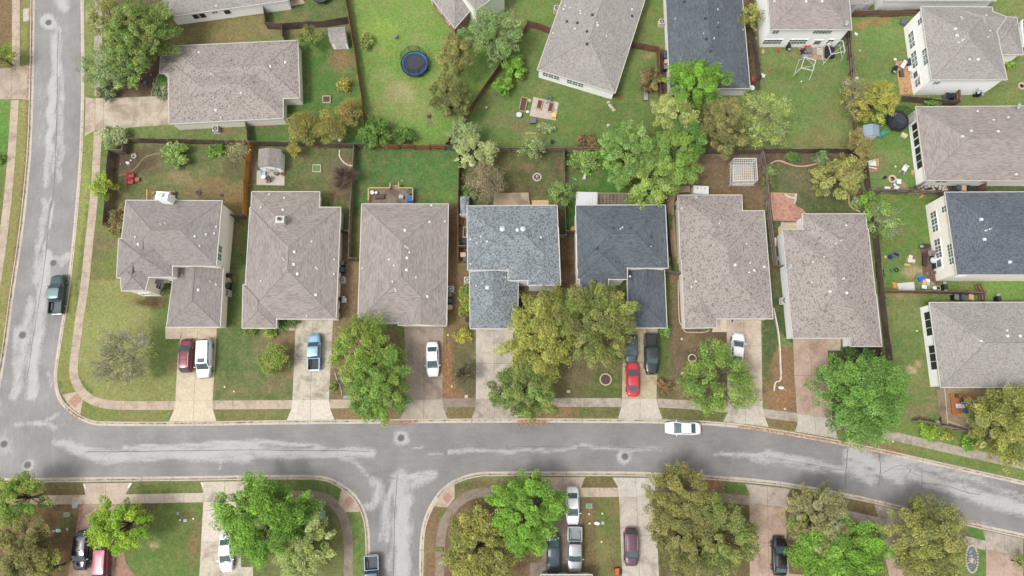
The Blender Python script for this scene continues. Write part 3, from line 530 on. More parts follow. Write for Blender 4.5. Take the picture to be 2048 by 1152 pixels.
slab('driveway', [(1453,640),(1522,640),(1525,811),(1455,811)], concrete('drive_six', c(208,192,174), c(158,134,114), .7, .35), joints=[((1487,640),(1490,811)),((1453,692),(1524,692))]); slab('driveway', [(1455,811.4),(1525,811.4),(1528,830),(1537,853.5),(1446,843),(1457,824)], d_grey, joints=[((1490,812),(1491,848))])
slab('driveway', [(1586,676),(1654,676),(1657,740),(1664,836),(1594,827),(1588.5,751)], d_pink, joints=[((1620,676),(1627,830)),((1588,751),(1657,752))]); slab('driveway', [(1594,827.4),(1664,836.4),(1668,850),(1676,877.5),(1590,863),(1595,848)], concrete('drive_apron_cool', c(200,192,180), c(168,160,150), .5), joints=[((1629,832),(1632,869))])
slab('driveway', [(191,197),(305,193),(342,193),(345,249),(245,256),(190,262)], concrete('drive_top', c(204,190,170), c(152,136,116), .8, .3, c(226,214,196)), joints=[((207,198),(207,261)),((283,194),(282,253))]); slab('driveway', [(171,194),(190.6,198),(189.6,262),(170,272)], CW)
slab('driveway', [(-60,140),(24,136),(61,129),(59,201),(37,198),(-60,200)], concrete('drive_west', c(196,178,160), c(150,136,122), .7, .3), joints=[((24,136),(22,199))])
slab('driveway', [(166,966.5),(265,965.5),(251,989),(250,1008),(169,1008),(171,989)], concrete('drive_e1', c(206,188,170), c(170,154,138), .6), joints=[((212,966),(210,1008))]); slab('driveway', [(168,1008.4),(250,1008.4),(231,1094),(224,1240),(140,1240),(148,1110),(160,1059)], d_pink, joints=[((206,1010),(186,1150))])
slab('brick_edging', [(160,1012),(168,1009),(160,1059),(148,1110),(140,1240),(122,1240),(146,1100)], BRICK); slab('brick_path', [(235,1100),(247.5,1103),(252,1124),(270,1152),(290,1200),(224,1240),(228,1150)], BRICK)
slab('driveway', [(401,964),(500,962),(492,985),(490,1003),(407,1003.5),(407.5,986.5)], d_tan, joints=[((450,963),(448,1003))]); slab('driveway', [(407,1004),(490,1003.5),(486,1083),(402.5,1083)], d_new); slab('driveway', [(402.5,1083.4),(486,1083.4),(482,1114),(482,1134),(506,1134),(506,1240),(394,1240)], d_tan, joints=[((444,1084),(440,1200))])
slab('driveway', [(1078,954.5),(1170,954),(1161.5,976.5),(1162,994),(1087,994),(1085,971)], concrete('drive_e3', c(206,188,168), c(170,152,136), .6), joints=[((1125,955),(1125,994))]); slab('driveway', [(1087,994.4),(1162,994.4),(1163,1064),(1168,1240),(1060,1240),(1060,1126),(1084,1124)], d_dark, joints=[((1127,995),(1130,1152)),((1086,1060),(1163,1060))])
slab('driveway', [(1225,955),(1312,956),(1310,976),(1310,994),(1238,994),(1236.5,975)], concrete('drive_e4', c(212,205,194), c(170,162,152), .6), joints=[((1271,956),(1273,994))]); slab('driveway', [(1238,994.4),(1310,994.4),(1314,1071.5),(1322,1240),(1248,1240)], d_grey, joints=[((1273,995),(1282,1240)),((1240,1071),(1314,1072))])
slab('driveway', [(1490,967.5),(1581,978),(1571,999),(1571,1014),(1499,1006.5),(1499,988)], concrete('drive_e5', c(190,178,164), c(150,138,126), .7), joints=[((1535,972),(1535,1010))]); slab('driveway', [(1499,1007),(1571,1014.5),(1573.5,1076),(1578,1147),(1610,1150),(1612,1240),(1500,1240)], d_pink, joints=[((1535,1011),(1540,1240)),((1500,1084),(1574,1088))])
slab('driveway', [(1748.5,1009),(1833,1030),(1826,1046),(1826,1066),(1756,1051.5),(1756,1031.5)], CWg, joints=[((1792,1020),(1791,1058))]); slab('driveway', [(1756,1052),(1826,1066.4),(1832,1240),(1786,1240),(1778,1150)], d_pink, joints=[((1791,1059),(1794,1240))])
slab('driveway', [(1966,1060),(2046,1078),(2046,1092),(2046,1114),(1972,1099),(1971,1081)], CWg, joints=[((2008,1069),(2008,1107))]); slab('driveway', [(1972,1099.5),(2046,1114.5),(2046,1240),(1973,1240)], d_pink, joints=[((2008,1107),(2008,1240))])
# kerb ramps with brick-red warning pads
slab('kerb_ramp', [(125,789),(152,784),(167,797),(161,829),(140,814)], CW, z=G + .034); slab('tactile_pad', [(137,801),(154,787),(165,798),(150,816)], TACT, z=G + .04)
slab('kerb_ramp', [(683,979),(677,1007),(692,1024),(721,1024),(712,1006),(700,991)], CW, z=G + .034); slab('tactile_pad', [(688,1002),(700,992),(710,1004),(696,1016)], TACT, z=G + .04)
slab('kerb_ramp', [(909,969.5),(909.5,996.5),(894.5,1015),(867,1012),(882,991),(896,978)], CW, z=G + .034); slab('tactile_pad', [(884,996),(896,984),(906,994),(895,1008)], TACT, z=G + .04)
# front paths
LP = concrete('path_light', c(226,210,186), c(204,188,164), .4); slab('footpath', [(331,654),(363,654),(362,678),(331,678)], LP); slab('footpath', [(552,638),(592,638),(592,661),(566,661),(552,656)], CW); slab('footpath', [(1430,640),(1453,640),(1453,664),(1424,664)], LP); slab('footpath', [(1654,676),(1681,676),(1681,701),(1655,701)], CW)
slab('footpath', [(1556,456),(1567,445),(1606,445),(1606,462),(1572,490),(1557,476)], concrete('patio_cream', c(206,190,160), c(186,170,142), .5))
# long tar seams and cracks on the road
TAR = M('tar_seam', c(96,93,92), .8)
def seams():
    mb = MB()
    for pts, wd in (([(118,60),(114,110),(115,180),(112,290),(108,380),(98,430),(92,510),(82,580),(62,700),(55,760)],.06),([(170,904),(290,903),(400,901),(512,900),(600,901),(740,902)],.07),([(795,950),(790,1020),(788,1090),(785,1240)],.07),([(1024,893),(1320,896)],.04),([(1536,914),(1692,942)],.04),([(1696,895),(1692,935),(1691,972)],.09),
        ([(1758,905),(1761,935),(1764,965)],.07),([(1761,935),(1757,975)],.05),([(1767,945),(1800,928),(1822,938),(1820,945)],.05),([(1822,938),(1808,960)],.05),([(1844,944),(1844,980)],.06),([(1844,966),(1890,970),(1925,982),(1960,990)],.06),([(1925,960),(1926,975),(1940,990)],.05),([(1822,945),(1845,953)],.04),([(1765,958),(1790,960)],.04),
        ([(1010,890),(1020,898)],.05),([(778,1080),(776,1110)],.04)):
        W = dens(toworld(smoothline(pts, 1), 0), .8); W = [(x + random.uniform(-.04, .04), y + random.uniform(-.04, .04)) for x, y in W]
        band(mb, offset(W, wd / 2), .006, offset(W, -wd / 2), .006)
    struct('road_seams', mb, TAR)
seams()
# ------------------------------------------------------------------ houses
R_TAUPE = roofmat('shingle_taupe', c(142,133,127), c(158,149,143), c(174,165,159), .55, .1, .06)
R_BROWN = roofmat('shingle_mottled', c(122,108,102), c(162,152,146), c(177,168,162), .22, .15, .06, .14, .46)
R_GREY = roofmat('shingle_grey', c(138,132,128), c(151,145,141), c(163,157,153), .4, .12, .08)
R_PALE = roofmat('shingle_pale', c(142,137,132), c(160,155,150), c(177,172,167), .24, .11, .06)
R_BLUE = roofmat('shingle_blue', c(98,105,109), c(130,138,142), c(158,165,169), .2, .15, .08)
R_SLATE = roofmat('shingle_slate', c(86,92,97), c(98,105,111), c(110,117,123), .4, .12, .12)
R_NAVY = roofmat('shingle_navy', c(86,92,101), c(100,106,115), c(115,121,130), .3, .12, .1)
W_CREAM = M('siding_cream', (.78,.73,.65), .8, scale=1.2, var=.06); W_WHITE = M('siding_white', (.86,.85,.83), .8, scale=1.2, var=.05)
W_GREY = M('siding_grey', (.72,.72,.72), .8, scale=1.2, var=.05); W_BRICK = M('wall_brick', c(170,128,112), .9, scale=2, var=.2); W_GREEN = M('siding_pale_green', (.72,.76,.62), .8, scale=1.2, var=.05)
TRIM = M('trim', (.8,.79,.77), .5, var=.05, scale=1); GUTTER = M('gutter_metal', c(216,212,204), .45, var=.08)
GLASS = glassmat('window_glass', (.09, .13, .12)); SCREEN = M('window_screen', (.02, .024, .028), .5)
VENTM = M('vent_white', c(238,236,232), .5, var=.04); VENTD = M('vent_dark', c(72,76,82), .6); RIDGEM = {}
def lerp2(a, b, t): return (a[0] + (b[0] - a[0]) * t, a[1] + (b[1] - a[1]) * t)
def inset(q, d):
    """move every edge of a convex polygon inwards by d"""
    n = len(q); A = sum(q[i][0] * q[(i + 1) % n][1] - q[(i + 1) % n][0] * q[i][1] for i in range(n)); s = 1 if A > 0 else -1
    E = []
    for i in range(n):
        a, b = Vector(q[i]), Vector(q[(i + 1) % n]); t = (b - a).normalized(); nn = Vector((-t.y, t.x)) * s; E.append((a + nn * d, t))
    out = []
    for i in range(n):
        (p, r), (q2, s2) = E[i - 1], E[i]; den = r.x * s2.y - r.y * s2.x; w_ = q2 - p
        out.append(tuple(p + r * ((w_.x * s2.y - w_.y * s2.x) / den)))
    return out
class Mass:
    """one roof body: eave quad nw, ne, se, sw given in survey points at eave height"""
    def __init__(s, q, h, ends='hh', axis=None, pitch=.3, i=0):
        s.q = [P(u, v, h + G) for u, v in q]; s.h = h + G + i * .006; s.pitch = pitch; s.q = inset(s.q, -.004 * i) if i else s.q
        nw, ne, se, sw = s.q; W = (math.dist(nw, ne) + math.dist(sw, se)) / 2; L = (math.dist(nw, sw) + math.dist(ne, se)) / 2
        s.axis = axis or ('ns' if L >= W else 'ew')
        # a,b = first end (left,right seen along the ridge), d,e = second end
        s.c = (nw, ne, se, sw) if s.axis == 'ns' else (sw, nw, ne, se)
        a, b, cc, d = s.c; half = min(W, L) / 2; length = max(W, L) if s.axis == ('ns' if L >= W else 'ew') else min(W, L)
        half = (W if s.axis == 'ns' else L) / 2; length = (L if s.axis == 'ns' else W)
        m0, m1 = lerp2(a, b, .5), lerp2(d, cc, .5); ins = min(half, length / 2 - .01)
        t0 = ins / length if ends[0] == 'h' else 0.; t1 = ins / length if ends[1] == 'h' else 0.
        s.r0 = lerp2(m0, m1, t0); s.r1 = lerp2(m1, m0, t1); s.rz = s.h + pitch * half; s.half = half; s.ends = ends
    def planes(s):
        a, b, cc, d = s.c; z = s.h; A, B, C_, D = [(*p, z) for p in (a, b, cc, d)]; r0, r1 = (*s.r0, s.rz), (*s.r1, s.rz)
        fs = [[D, A, r0, r1], [B, C_, r1, r0]]
        if s.ends[0] == 'h': fs.append([A, B, r0])
        if s.ends[1] == 'h': fs.append([C_, D, r1])
        return fs
    def z(s, x, y):
        """roof height over a place, or None outside"""
        if not inside(np.array([x]), np.array([y]), s.q)[0]: return None
        best = s.rz
        for f in s.planes():
            n_ = (Vector(f[1]) - Vector(f[0])).cross(Vector(f[2]) - Vector(f[0]))
            if abs(n_.z) < 1e-6: continue
            best = min(best, f[0][2] - (n_.x * (x - f[0][0]) + n_.y * (y - f[0][1])) / n_.z)
        return best
HOUSES = {}
def slope_uv(f):
    p0 = Vector(f[0]); e = (Vector(f[1]) - p0).normalized(); n_ = e.cross(Vector(f[2]) - p0).normalized(); g2 = n_.cross(e)
    return [((Vector(p) - p0).dot(e) + p0.x * .3, (Vector(p) - p0).dot(g2) + p0.y * .3) for p in f]
def house(name, label, masses, rm, wm, vents=(), dark_vents=(), group=None, windows=(), ridgevents=(), over=.2, gutter=GUTTER, pipes=()):
    ms = [Mass(m[0], m[1], *(m[2:]), i=k) if len(m) < 6 else Mass(*m) for k, m in enumerate(masses)]
    cx = sum(p[0] for p in ms[0].q) / 4; cy = sum(p[1] for p in ms[0].q) / 4
    r = root(name, (cx, cy, G), label, 'house', group)
    roof = MB(); wall = MB(); fas = MB(); wq = []
    for k, m in enumerate(ms):
        for f in m.planes(): roof.poly(f, 0, slope_uv(f))
        roof.poly([(*p, m.h - .02) for p in reversed(m.q)], 1)
        for e in (0, 1):
            if m.ends[e] == 'g':
                a, b = ((m.c[0], m.c[1]), (m.c[2], m.c[3]))[e]; rr = (m.r0, m.r1)[e]; t = (Vector(rr) - Vector((m.r1, m.r0)[e])).normalized() * -.25
                wall.poly([(a[0] + t.x, a[1] + t.y, m.h - .01), (b[0] + t.x, b[1] + t.y, m.h - .01), (rr[0] + t.x, rr[1] + t.y, m.rz - .05)])
        w_ = inset(m.q, over + .012 * k); wq.append(w_); wall.prism(w_, G - .05, m.h - .03)
        for i in range(4):   # gutters and barge boards
            a, b = Vector(m.q[i]), Vector(m.q[(i + 1) % 4]); t = (b - a).normalized(); mid = (a + b) / 2; ctr = Vector((sum(p[0] for p in m.q) / 4, sum(p[1] for p in m.q) / 4))
            nn = Vector((-t.y, t.x)); nn = nn if nn.dot(mid - ctr) > 0 else -nn; L = (b - a).length
            gable = (m.axis == 'ns' and ((i == 0 and m.ends[0] == 'g') or (i == 2 and m.ends[1] == 'g'))) or (m.axis == 'ew' and ((i == 3 and m.ends[0] == 'g') or (i == 1 and m.ends[1] == 'g')))
            if gable:
                e = 0 if i in (0, 3) else 1; rr = Vector((*(m.r0, m.r1)[e], m.rz)); w3 = Vector((nn.x, nn.y, 0)) * .06; up = Vector((0, 0, .05)); dn = Vector((0, 0, -.18))
                for p in (a, b):
                    q0 = Vector((p.x, p.y, m.h)); fas.poly([q0 + up, rr + up, rr + w3 + up, q0 + w3 + up]); fas.poly([q0 + w3 + up, rr + w3 + up, rr + w3 + dn, q0 + w3 + dn])
            else:
                cpt = mid + nn * (.055 + .004 * k); fas.box(cpt.x, cpt.y, m.h - .13, L + .1, .1, .15, math.atan2(t.y, t.x))
    rf = obj('roof', roof, [rm, TRIM], r, False); wl = obj('wall', wall, wm, r, False); obj('gutter', fas, gutter, rf, False)
    def rz(u, v):
        z = ms[0].h + .8
        for _ in range(6):
            x, y = P(u, v, z); zs = [q for q in (m.z(x, y) for m in ms) if q is not None]
            if not zs: return x, y, ms[0].h
            z = max(zs)
        return x, y, z
    # hip and ridge caps
    cap = MB()
    for k, m in enumerate(ms):
        hips = [(m.r0, m.r1)]; zz = [(m.rz, m.rz)]
        if m.ends[0] == 'h': hips += [(m.c[0], m.r0), (m.c[1], m.r0)]; zz += [(m.h, m.rz)] * 2
        if m.ends[1] == 'h': hips += [(m.c[2], m.r1), (m.c[3], m.r1)]; zz += [(m.h, m.rz)] * 2
        for (a, b), (za, zb) in zip(hips, zz):
            if math.dist(a, b) > .5: cap.tube([(*a, za), (*b, zb)], .045, 4)
    obj('ridge_cap', cap, rm, rf, False)
    for (u, v, *k) in vents:
        x, y, z = rz(u, v); s_ = k[0] if k else .3; m = MB(); m.box(x, y, z - .1, s_, s_, .24, .1, taper=.82); m.cyl(x, y, z + .14, z + .2, s_ * .28, n=8); obj('roof_vent', m, VENTM, rf, False)
    for (u, v) in dark_vents:
        x, y, z = rz(u, v); m = MB(); m.box(x, y, z - .08, .42, .42, .2, .1, taper=.8); m.cyl(x, y, z + .12, z + .2, .14, n=10); obj('roof_vent', m, VENTD, rf, False)
    for (u, v) in pipes:
        x, y, z = rz(u, v); m = MB(); m.cyl(x, y, z - .1, z + .32, .06, n=8); m.cyl(x, y, z - .05, z + .06, .16, .08, n=10); obj('vent_pipe', m, VENTM, rf, False)
    for (u0, v0, u1, v1) in ridgevents:
        A = rz(u0, v0); B = rz(u1, v1); m = MB(); m.tube([(A[0], A[1], A[2] - .1), (B[0], B[1], B[2] - .1)], .17, 6)
        obj('ridge_vent', m, rm, rf, False)
    for (mi, side, t, wd, z0, ht, kind) in windows:
        if kind == 'sash': wd *= 1.12; ht *= 1.1
        q = wq[mi]; n4 = 4; a, b = {'N': (q[0], q[1]), 'E': (q[1], q[2]), 'S': (q[3], q[2]), 'W': (q[0], q[3])}[side]
        if {'N': 0}.get(side): pass
        a, b = Vector(a), Vector(b); d = (b - a).normalized(); ctr = Vector((sum(p[0] for p in q) / 4, sum(p[1] for p in q) / 4)); nn = Vector((-d.y, d.x)); p = a + (b - a) * t
        nn = nn if nn.dot(p - ctr) > 0 else -nn; th = math.atan2(d.y, d.x); z0 += G
        fr = MB(); pc = p + nn * .02
        for dx in (-wd / 2, wd / 2): fr.box(pc.x + d.x * dx, pc.y + d.y * dx, z0 - .05, .07, .12, ht + .1, th)
        for dz in (0, ht): fr.box(pc.x, pc.y, z0 + dz - .035, wd, .13, .07, th)
        if kind == 'sash': fr.box(pc.x, pc.y, z0 + ht * .5 - .02, wd, .1, .035, th); fr.box(pc.x, pc.y, z0, .035, .1, ht, th)
        if kind == 'sill': fr.box(pc.x, pc.y, z0 - .1, wd + .3, .3, .06, th)
        if kind == 'door':
            f = obj('door', MB().box(p.x + nn.x * .02, p.y + nn.y * .02, G, wd, .08, ht, th), TRIM, r, False)
            obj('pane', MB().box(p.x + nn.x * .07, p.y + nn.y * .07, G + .9, wd * .6, .03, ht * .45, th), GLASS, f, False); continue
        if kind == 'brick':
            obj('brick_facing', MB().box(p.x + nn.x * .03, p.y + nn.y * .03, G, wd, .06, ht, th), W_BRICK, r, False); continue
        if kind == 'garage':
            g_ = MB(); g_.box(p.x, p.y, G, wd, .1, ht, th)
            for kk in range(1, 4): g_.box(p.x + nn.x * .03, p.y + nn.y * .03, G + ht * kk / 4, wd, .08, .04, th)
            obj('garage_door', g_, M('garage_door', c(226,216,196), .6, scale=1, var=.04), r, False); continue
        f = obj('window', fr, TRIM, r, False)
        obj('pane', MB().box(p.x + nn.x * .015, p.y + nn.y * .015, z0, wd - .06, .05, ht, th), SCREEN if kind == 'screen' else GLASS, f, False)
    HOUSES[label] = r
    return r, rf, rz, wl, wq
def stack(rf, rz, u, v, s_, ht, mat, name='chimney', rot=0.):
    x, y, z = rz(u, v); m = MB(); m.box(x, y, z - .6, s_, s_ * .85, ht + .6, rot); m.box(x, y, z + ht, s_ * 1.18, s_, .12, rot); ch = obj(name, m, mat, rf, False)
    m = MB(); m.cyl(x, y, z + ht + .12, z + ht + .4, .17, n=12); m.cyl(x, y, z + ht + .44, z + ht + .5, .27, n=12); m.box(x, y, z + ht + .38, .06, .3, .08); obj('chimney_cap', m, VENTD if mat is not VENTM else GUTTER, ch, False)
ROW = 'houses in the middle row facing the street'
# corner two-storey house
H1 = house('two_storey_house', 'corner two-storey house with grey shingle roof beside the left road', [
  ([(252.5,401),(443.7,402),(432,531.7),(237.5,531.5)], 5.1, 'hh', 'ew'), ([(238,478),(346,478),(344,553.5),(234,555)], 5.1, 'hh', 'ns'), ([(239,530),(303,530),(290,581),(244,581)], 5.1, 'hh', 'ns'), ([(350,533),(446,533),(440,653.5),(334,653.5)], 2.7, 'gh', 'ns')],
  R_GREY, W_CREAM, vents=[(271,474,.26),(277,489,.36),(390,473,.3),(413,468,.26),(429,467,.26),(400,492,.26),(433,454,.26),(397,580,.4)], pipes=[(322,449),(331,447),(412,471),(364,550),(421,563),(427,566)], ridgevents=[(309,457,352,457),(286,481,283,500),(265,526,262,552),(388,538,384,595)],
  windows=[(0,'E',.72,.9,3.3,1.2,'sash'),(0,'E',.85,.9,3.3,1.1,'sash'),(3,'S',.62,4.6,0,2.1,'garage'),(2,'E',.6,1.,1.,1.3,'sash'),(2,'S',.5,1.4,1.,1.3,'sash'),(1,'S',.78,.95,0,2.1,'door')], group=ROW)
# bay window under the south-west gable, chimney chase on the back wall
bx, by = P(302, 578, .1 + G); m = MB(); bay = [P(283,582,G),P(320,582,G),P(336,560,G),P(336,545,G),P(283,545,G)]; m.prism(bay, G, 2.75); obj('bay', m, W_CREAM, H1[0], False)
m = MB(); m.prism([P(286,569,2.9),P(331,566,2.9),P(338,548,2.9),P(338,540,2.9),P(286,540,2.9)], 2.75, 2.85); obj('bay_roof', m, R_GREY, H1[0], False)
cxx, cyy = P(354, 415, 3.0); m = MB(); m.box(cxx, cyy + .2, G, 1.5, 1.0, 7.2, -.1); m.box(cxx, cyy + .2, 7.32, 1.7, 1.2, .15, -.1); ch = obj('chimney', m, W_WHITE, H1[0], False); m = MB(); m.cyl(cxx, cyy + .2, 7.47, 7.8, .26, n=12); m.cyl(cxx, cyy + .2, 7.85, 7.92, .38, n=12); m.cyl(cxx, cyy + .2, 7.5, 7.9, .1, n=8); obj('chimney_cap', m, GUTTER, ch, False)
H2 = house('bungalow', 'single-storey house with plain taupe roof and square chimney, second from the left corner', [
  ([(500.5,415),(681,415),(671.5,637.5),(487,637.5)], 2.7, 'hh', 'ns'), ([(504,384),(639,384),(637,520),(498,520)], 2.7, 'hh', 'ns'), ([(487,570),(553,570),(552,655.5),(485,655.5)], 2.7, 'hh', 'ns')],
  R_TAUPE, W_CREAM, vents=[(539,389,.26),(569,396,.3),(522,415,.26),(566,420,.36),(624,483,.26),(589,504,.42),(588,529,.42),(595,548,.42),(522,562,.26),(669,519,.26),(668,548,.26),(632,590,.42),(614,632,.26)], pipes=[(566,516),(568,520),(632,535),(635,538)], windows=[(0,'S',.68,4.8,0,2.1,'garage')], group=ROW)
stack(H2[1], H2[2], 565, 444, 1.05, 1.1, GUTTER)
H3 = house('bungalow', 'single-storey house with plain taupe hip roof behind the green pair of front trees', [
  ([(724,408.5),(896,408.5),(893,645),(716,645)], 2.7, 'hh', 'ns'), ([(797,556),(894,556),(892.5,651),(797,651)], 2.7, 'hg', 'ns')],
  R_TAUPE, W_CREAM, vents=[(863,411,.3),(859,444,.34),(890,443,.28),(810,461,.4),(814,516,.42),(813,540,.42),(778,519,.3),(788,531,.26),(819,505,.26),(725,537,.26),(832,555,.26),(785,563,.26),(855,593,.38)], pipes=[(811,493),(815,496),(790,578),(792,582)],
  windows=[(1,'S',.5,4.6,0,2.1,'garage'),(1,'S',.62,1.5,1.5,.55,'sash'),(0,'S',.45,.95,0,2.1,'door')], group=ROW)
H4 = house('two_storey_house', 'two-storey house with speckled blue-grey shingle roof in the middle of the row', [
  ([(934.5,412.5),(1113.5,411),(1119,539.5),(936,539.5)], 5.1, 'hh', 'ew'), ([(1056,455),(1116,455),(1120.5,569.5),(1056.5,570)], 5.1, 'hh', 'ns'), ([(1017,470),(1090,470),(1090,560),(1017,560)], 5.1, 'hh', 'ns'), ([(940,541),(1036,541),(1034,656.5),(941,656.5)], 2.7, 'gh', 'ns')],
  R_BLUE, W_GREY, vents=[(941,479,.24),(975,483,.24),(941,528,.24),(954,486,.2),(1082,475,.26),(965,567,.22),(952,572,.22),(1011,555,.22)], pipes=[(962,473),(974,483)], ridgevents=[(1086,528,1088,548)], windows=[(3,'S',.5,4.6,0,2.1,'garage')], group=ROW)
for (u, v, rr) in ((1005,458,.42),(1046,458,.42),(1035,460,.3),(975,575,.36)):
    x, y, z = H4[2](u, v); m = MB(); m.cyl(x, y, z - .1, z + .1, rr * .7, n=16); m.ball(x, y, z + .1, rr, az=.45, n=14); obj('roof_vent', m, M('dome_vent', c(214,220,224), .4, .3), H4[1], False)
H5 = house('two_storey_house', 'two-storey house with dark slate roof and white patio cover behind it', [
  ([(1152,411),(1330,410.5),(1336,535.5),(1154,536)], 5.1, 'hh', 'ew'), ([(1154,470),(1254,470),(1254,558),(1155,558)], 5.1, 'hh', 'ns'), ([(1156,540),(1218.5,540),(1214,584),(1163,584)], 5.1, 'hh', 'ns'), ([(1255,538),(1328,538),(1333,655),(1258,655)], 2.7, 'gh', 'ns')],
  R_SLATE, W_CREAM, vents=[(1302,493,.14)], dark_vents=[(1227,456),(1261,456),(1302.5,474),(1195,496)], pipes=[(1241,458),(1245,455),(1262,550)], windows=[(3,'S',.45,4.3,0,2.1,'garage')], group=ROW)
H6 = house('bungalow', 'single-storey house with mottled brown roof and a flag at its entrance', [
  ([(1358,422),(1528,422),(1545.5,637),(1369,637)], 2.7, 'hh', 'ns'), ([(1356,391),(1483,390.5),(1488,520),(1361,520)], 2.7, 'hh', 'ns'), ([(1366,570),(1434,570),(1432.5,654.5),(1370,655.5)], 2.7, 'hh', 'ns')],
  R_BROWN, W_CREAM, vents=[(1392,395,.24),(1363,417,.24),(1493,488,.24),(1470,530,.4),(1508,541,.34),(1528,534,.34),(1391,563,.28),(1498,545,.24),(1383,574,.24)], pipes=[(1440,443),(1438,447),(1500,526)], ridgevents=[(1430,452,1433,468),(1458,494,1461,542),(1404,616,1405,645),(1501,592,1502,622)], windows=[(0,'S',.72,4.5,0,2.1,'garage'),(2,'S',.5,1.6,1.,1.3,'sash')], group=ROW)
H7 = house('bungalow', 'single-storey house with mottled brown roof beside the brick patio, last in the row', [
  ([(1565,459),(1736,458.5),(1760,675.5),(1586,675.5)], 2.7, 'hh', 'ns'), ([(1605,428.5),(1730.5,428),(1742,545),(1612,545)], 2.7, 'hh', 'ns'), ([(1698,590),(1752,590),(1763,692),(1701,692)], 2.7, 'hh', 'ns')],
  R_BROWN, W_GREY, vents=[(1692,451,.26),(1693,586,.42),(1660,583,.34),(1687,557,.3),(1648,514,.22),(1626,524,.22),(1624,565,.2)], pipes=[(1673,487),(1682,481),(1685,558)], ridgevents=[(1683,488,1686,508),(1672,534,1676,574)], windows=[(1,'W',.35,.9,.9,1.3,'sash'),(1,'W',.7,.9,.9,1.3,'sash'),(0,'S',.3,4.6,0,2.1,'garage')], group=ROW)
# houses of the street behind and the left street
T1 = house('bungalow', 'single-storey house with mottled brown roof beside the orange-leaved trees', [
  ([(340,92.5),(595,81),(599,195.5),(337,205)], 2.6, 'hh', 'ew'), ([(336,120),(565,112),(566,236),(339,247.5)], 2.6, 'hh', 'ew'), ([(322,112),(420,108),(420,147),(320,146)], 2.6, 'hh', 'ew')],
  R_BROWN, W_CREAM, vents=[(398,105,.38),(541,133,.38),(571,125,.38),(432,221,.4),(427,196,.26),(483,186,.3),(442,235,.26)], pipes=[(423,148),(428,153)], ridgevents=[(428,146,464,144),(343,115,363,114),(342,196,372,195)], windows=[])
T0 = house('bungalow', 'single-storey house with pale roof at the top left edge, brick corner and two dark windows', [([(308,-55),(556,-90),(576,.5),(337.5,33)], 2.6, 'hh', 'ew')], R_PALE, W_WHITE, vents=[(433,12,.3)], windows=[(0,'W',.8,3.2,0,2.4,'brick'),(0,'S',.20,1.1,.9,1.2,'screen'),(0,'S',.25,1.1,.9,1.2,'screen'),(0,'S',.37,.8,1.6,.5,'sash'),(0,'S',.47,1.,1.,1.1,'screen')])
T2 = house('two_storey_house', 'turned two-storey house with pale green wall at the top edge behind a loose green tree', [([(900,-38),(950,-100),(1012,-22),(951,20)], 5.1, 'hh', 'ns'), ([(857,-12),(905,-60),(958,0),(909.5,56)], 2.6, 'hh', 'ns')], R_PALE, [W_GREEN], windows=[(0,'S',.3,.8,1.,1.,'sash'),(1,'S',.5,6.2,0,2.5,'brick'),(1,'W',.5,6.2,0,2.5,'brick'),(1,'W',.35,1.,.9,1.3,'sash'),(1,'W',.7,.9,.9,1.3,'sash')])
T3 = house('bungalow', 'tilted single-storey house with pale grey roof and six small rear windows', [([(1146,-62),(1309,-62),(1230,185.5),(1075,139)], 2.6, 'hh', 'ns')], R_PALE, W_WHITE, vents=[(1130,12,.28),(1127,19,.32),(1140,16,.22),(1161,22,.24),(1161,28,.24),(1194,46,.26),(1195,51,.34),(1150,58,.26),(1106,67,.26),(1213,73,.26),(1264,19,.28)], dark_vents=[(1185,30),(1155,46),(1174,63),(1264,32),(1134,43),(1174,88)],
  windows=[(0,'S',.09 + .075 * i + (.1 if i > 2 else 0), .75, 1., 1.05, 'sash') for i in range(6)])
T4 = house('bungalow', 'single-storey house with smooth dark charcoal roof behind the bright green tree', [([(1329,-62),(1479,-62),(1500,176.5),(1340,176.5)], 2.6, 'hh', 'ns')], R_SLATE, W_GREY, dark_vents=[(1368,4),(1411,37),(1436,54),(1413,78),(1421,102)], vents=[(1350,38,.16),(1436,46,.14),(1407,67,.14),(1486,60,.16)], pipes=[(1435,19),(1428,77)])
R0 = house('two_storey_house', 'two-storey house with taupe roof and green-framed rear windows above a cluttered patio', [([(1532,-62),(1693,-62),(1703,59),(1541,59)], 5.1, 'hh', 'ew')], R_TAUPE, W_WHITE, vents=[(1549,3,.3),(1612,3,.36),(1644,3,.36)], windows=[(0,'S',t,.85,3.7,.95,'sash') for t in (.08,.60,.68,.76)] + [(0,'S',t,.85,.9,1.2,'sash') for t in (.04,.12,.20,.37,.45,.53,.88)] + [(0,'S',.72,1.6,0,2.1,'door')])
R1 = house('two_storey_house', 'two-storey house with tan-grey roof and white walls at the top right', [([(1842,14),(1984,14.5),(2013.5,159),(1863.5,159)], 5.1, 'hh', 'ns'), ([(1968,34),(2033,35),(2046,109),(1984,108)], 3.2, 'hh', 'ew'), ([(1900,14.2),(1962,15),(2012,34),(1975,90)], 5.1, 'hh', 'ew')], R_PALE, W_WHITE,
  vents=[(1911,58,.4),(1914,71,.4),(1956,119,.42),(1939,119,.28),(1980,62,.22),(1972,31,.22),(1922,35,.22)], pipes=[(1926,80),(1918,85),(1976,74),(1925,38)], windows=[(0,'W',t,.85,.9,1.3,'sash') for t in (.20,.27,.34,.49,.56,.63,.84,.90)] + [(0,'W',t,.85,3.6,1.,'sash') for t in (.14,.58,.65,.72)] + [(0,'W',.77,1.5,0,2.1,'door'),(0,'S',.12,.9,3.3,.9,'sash')])
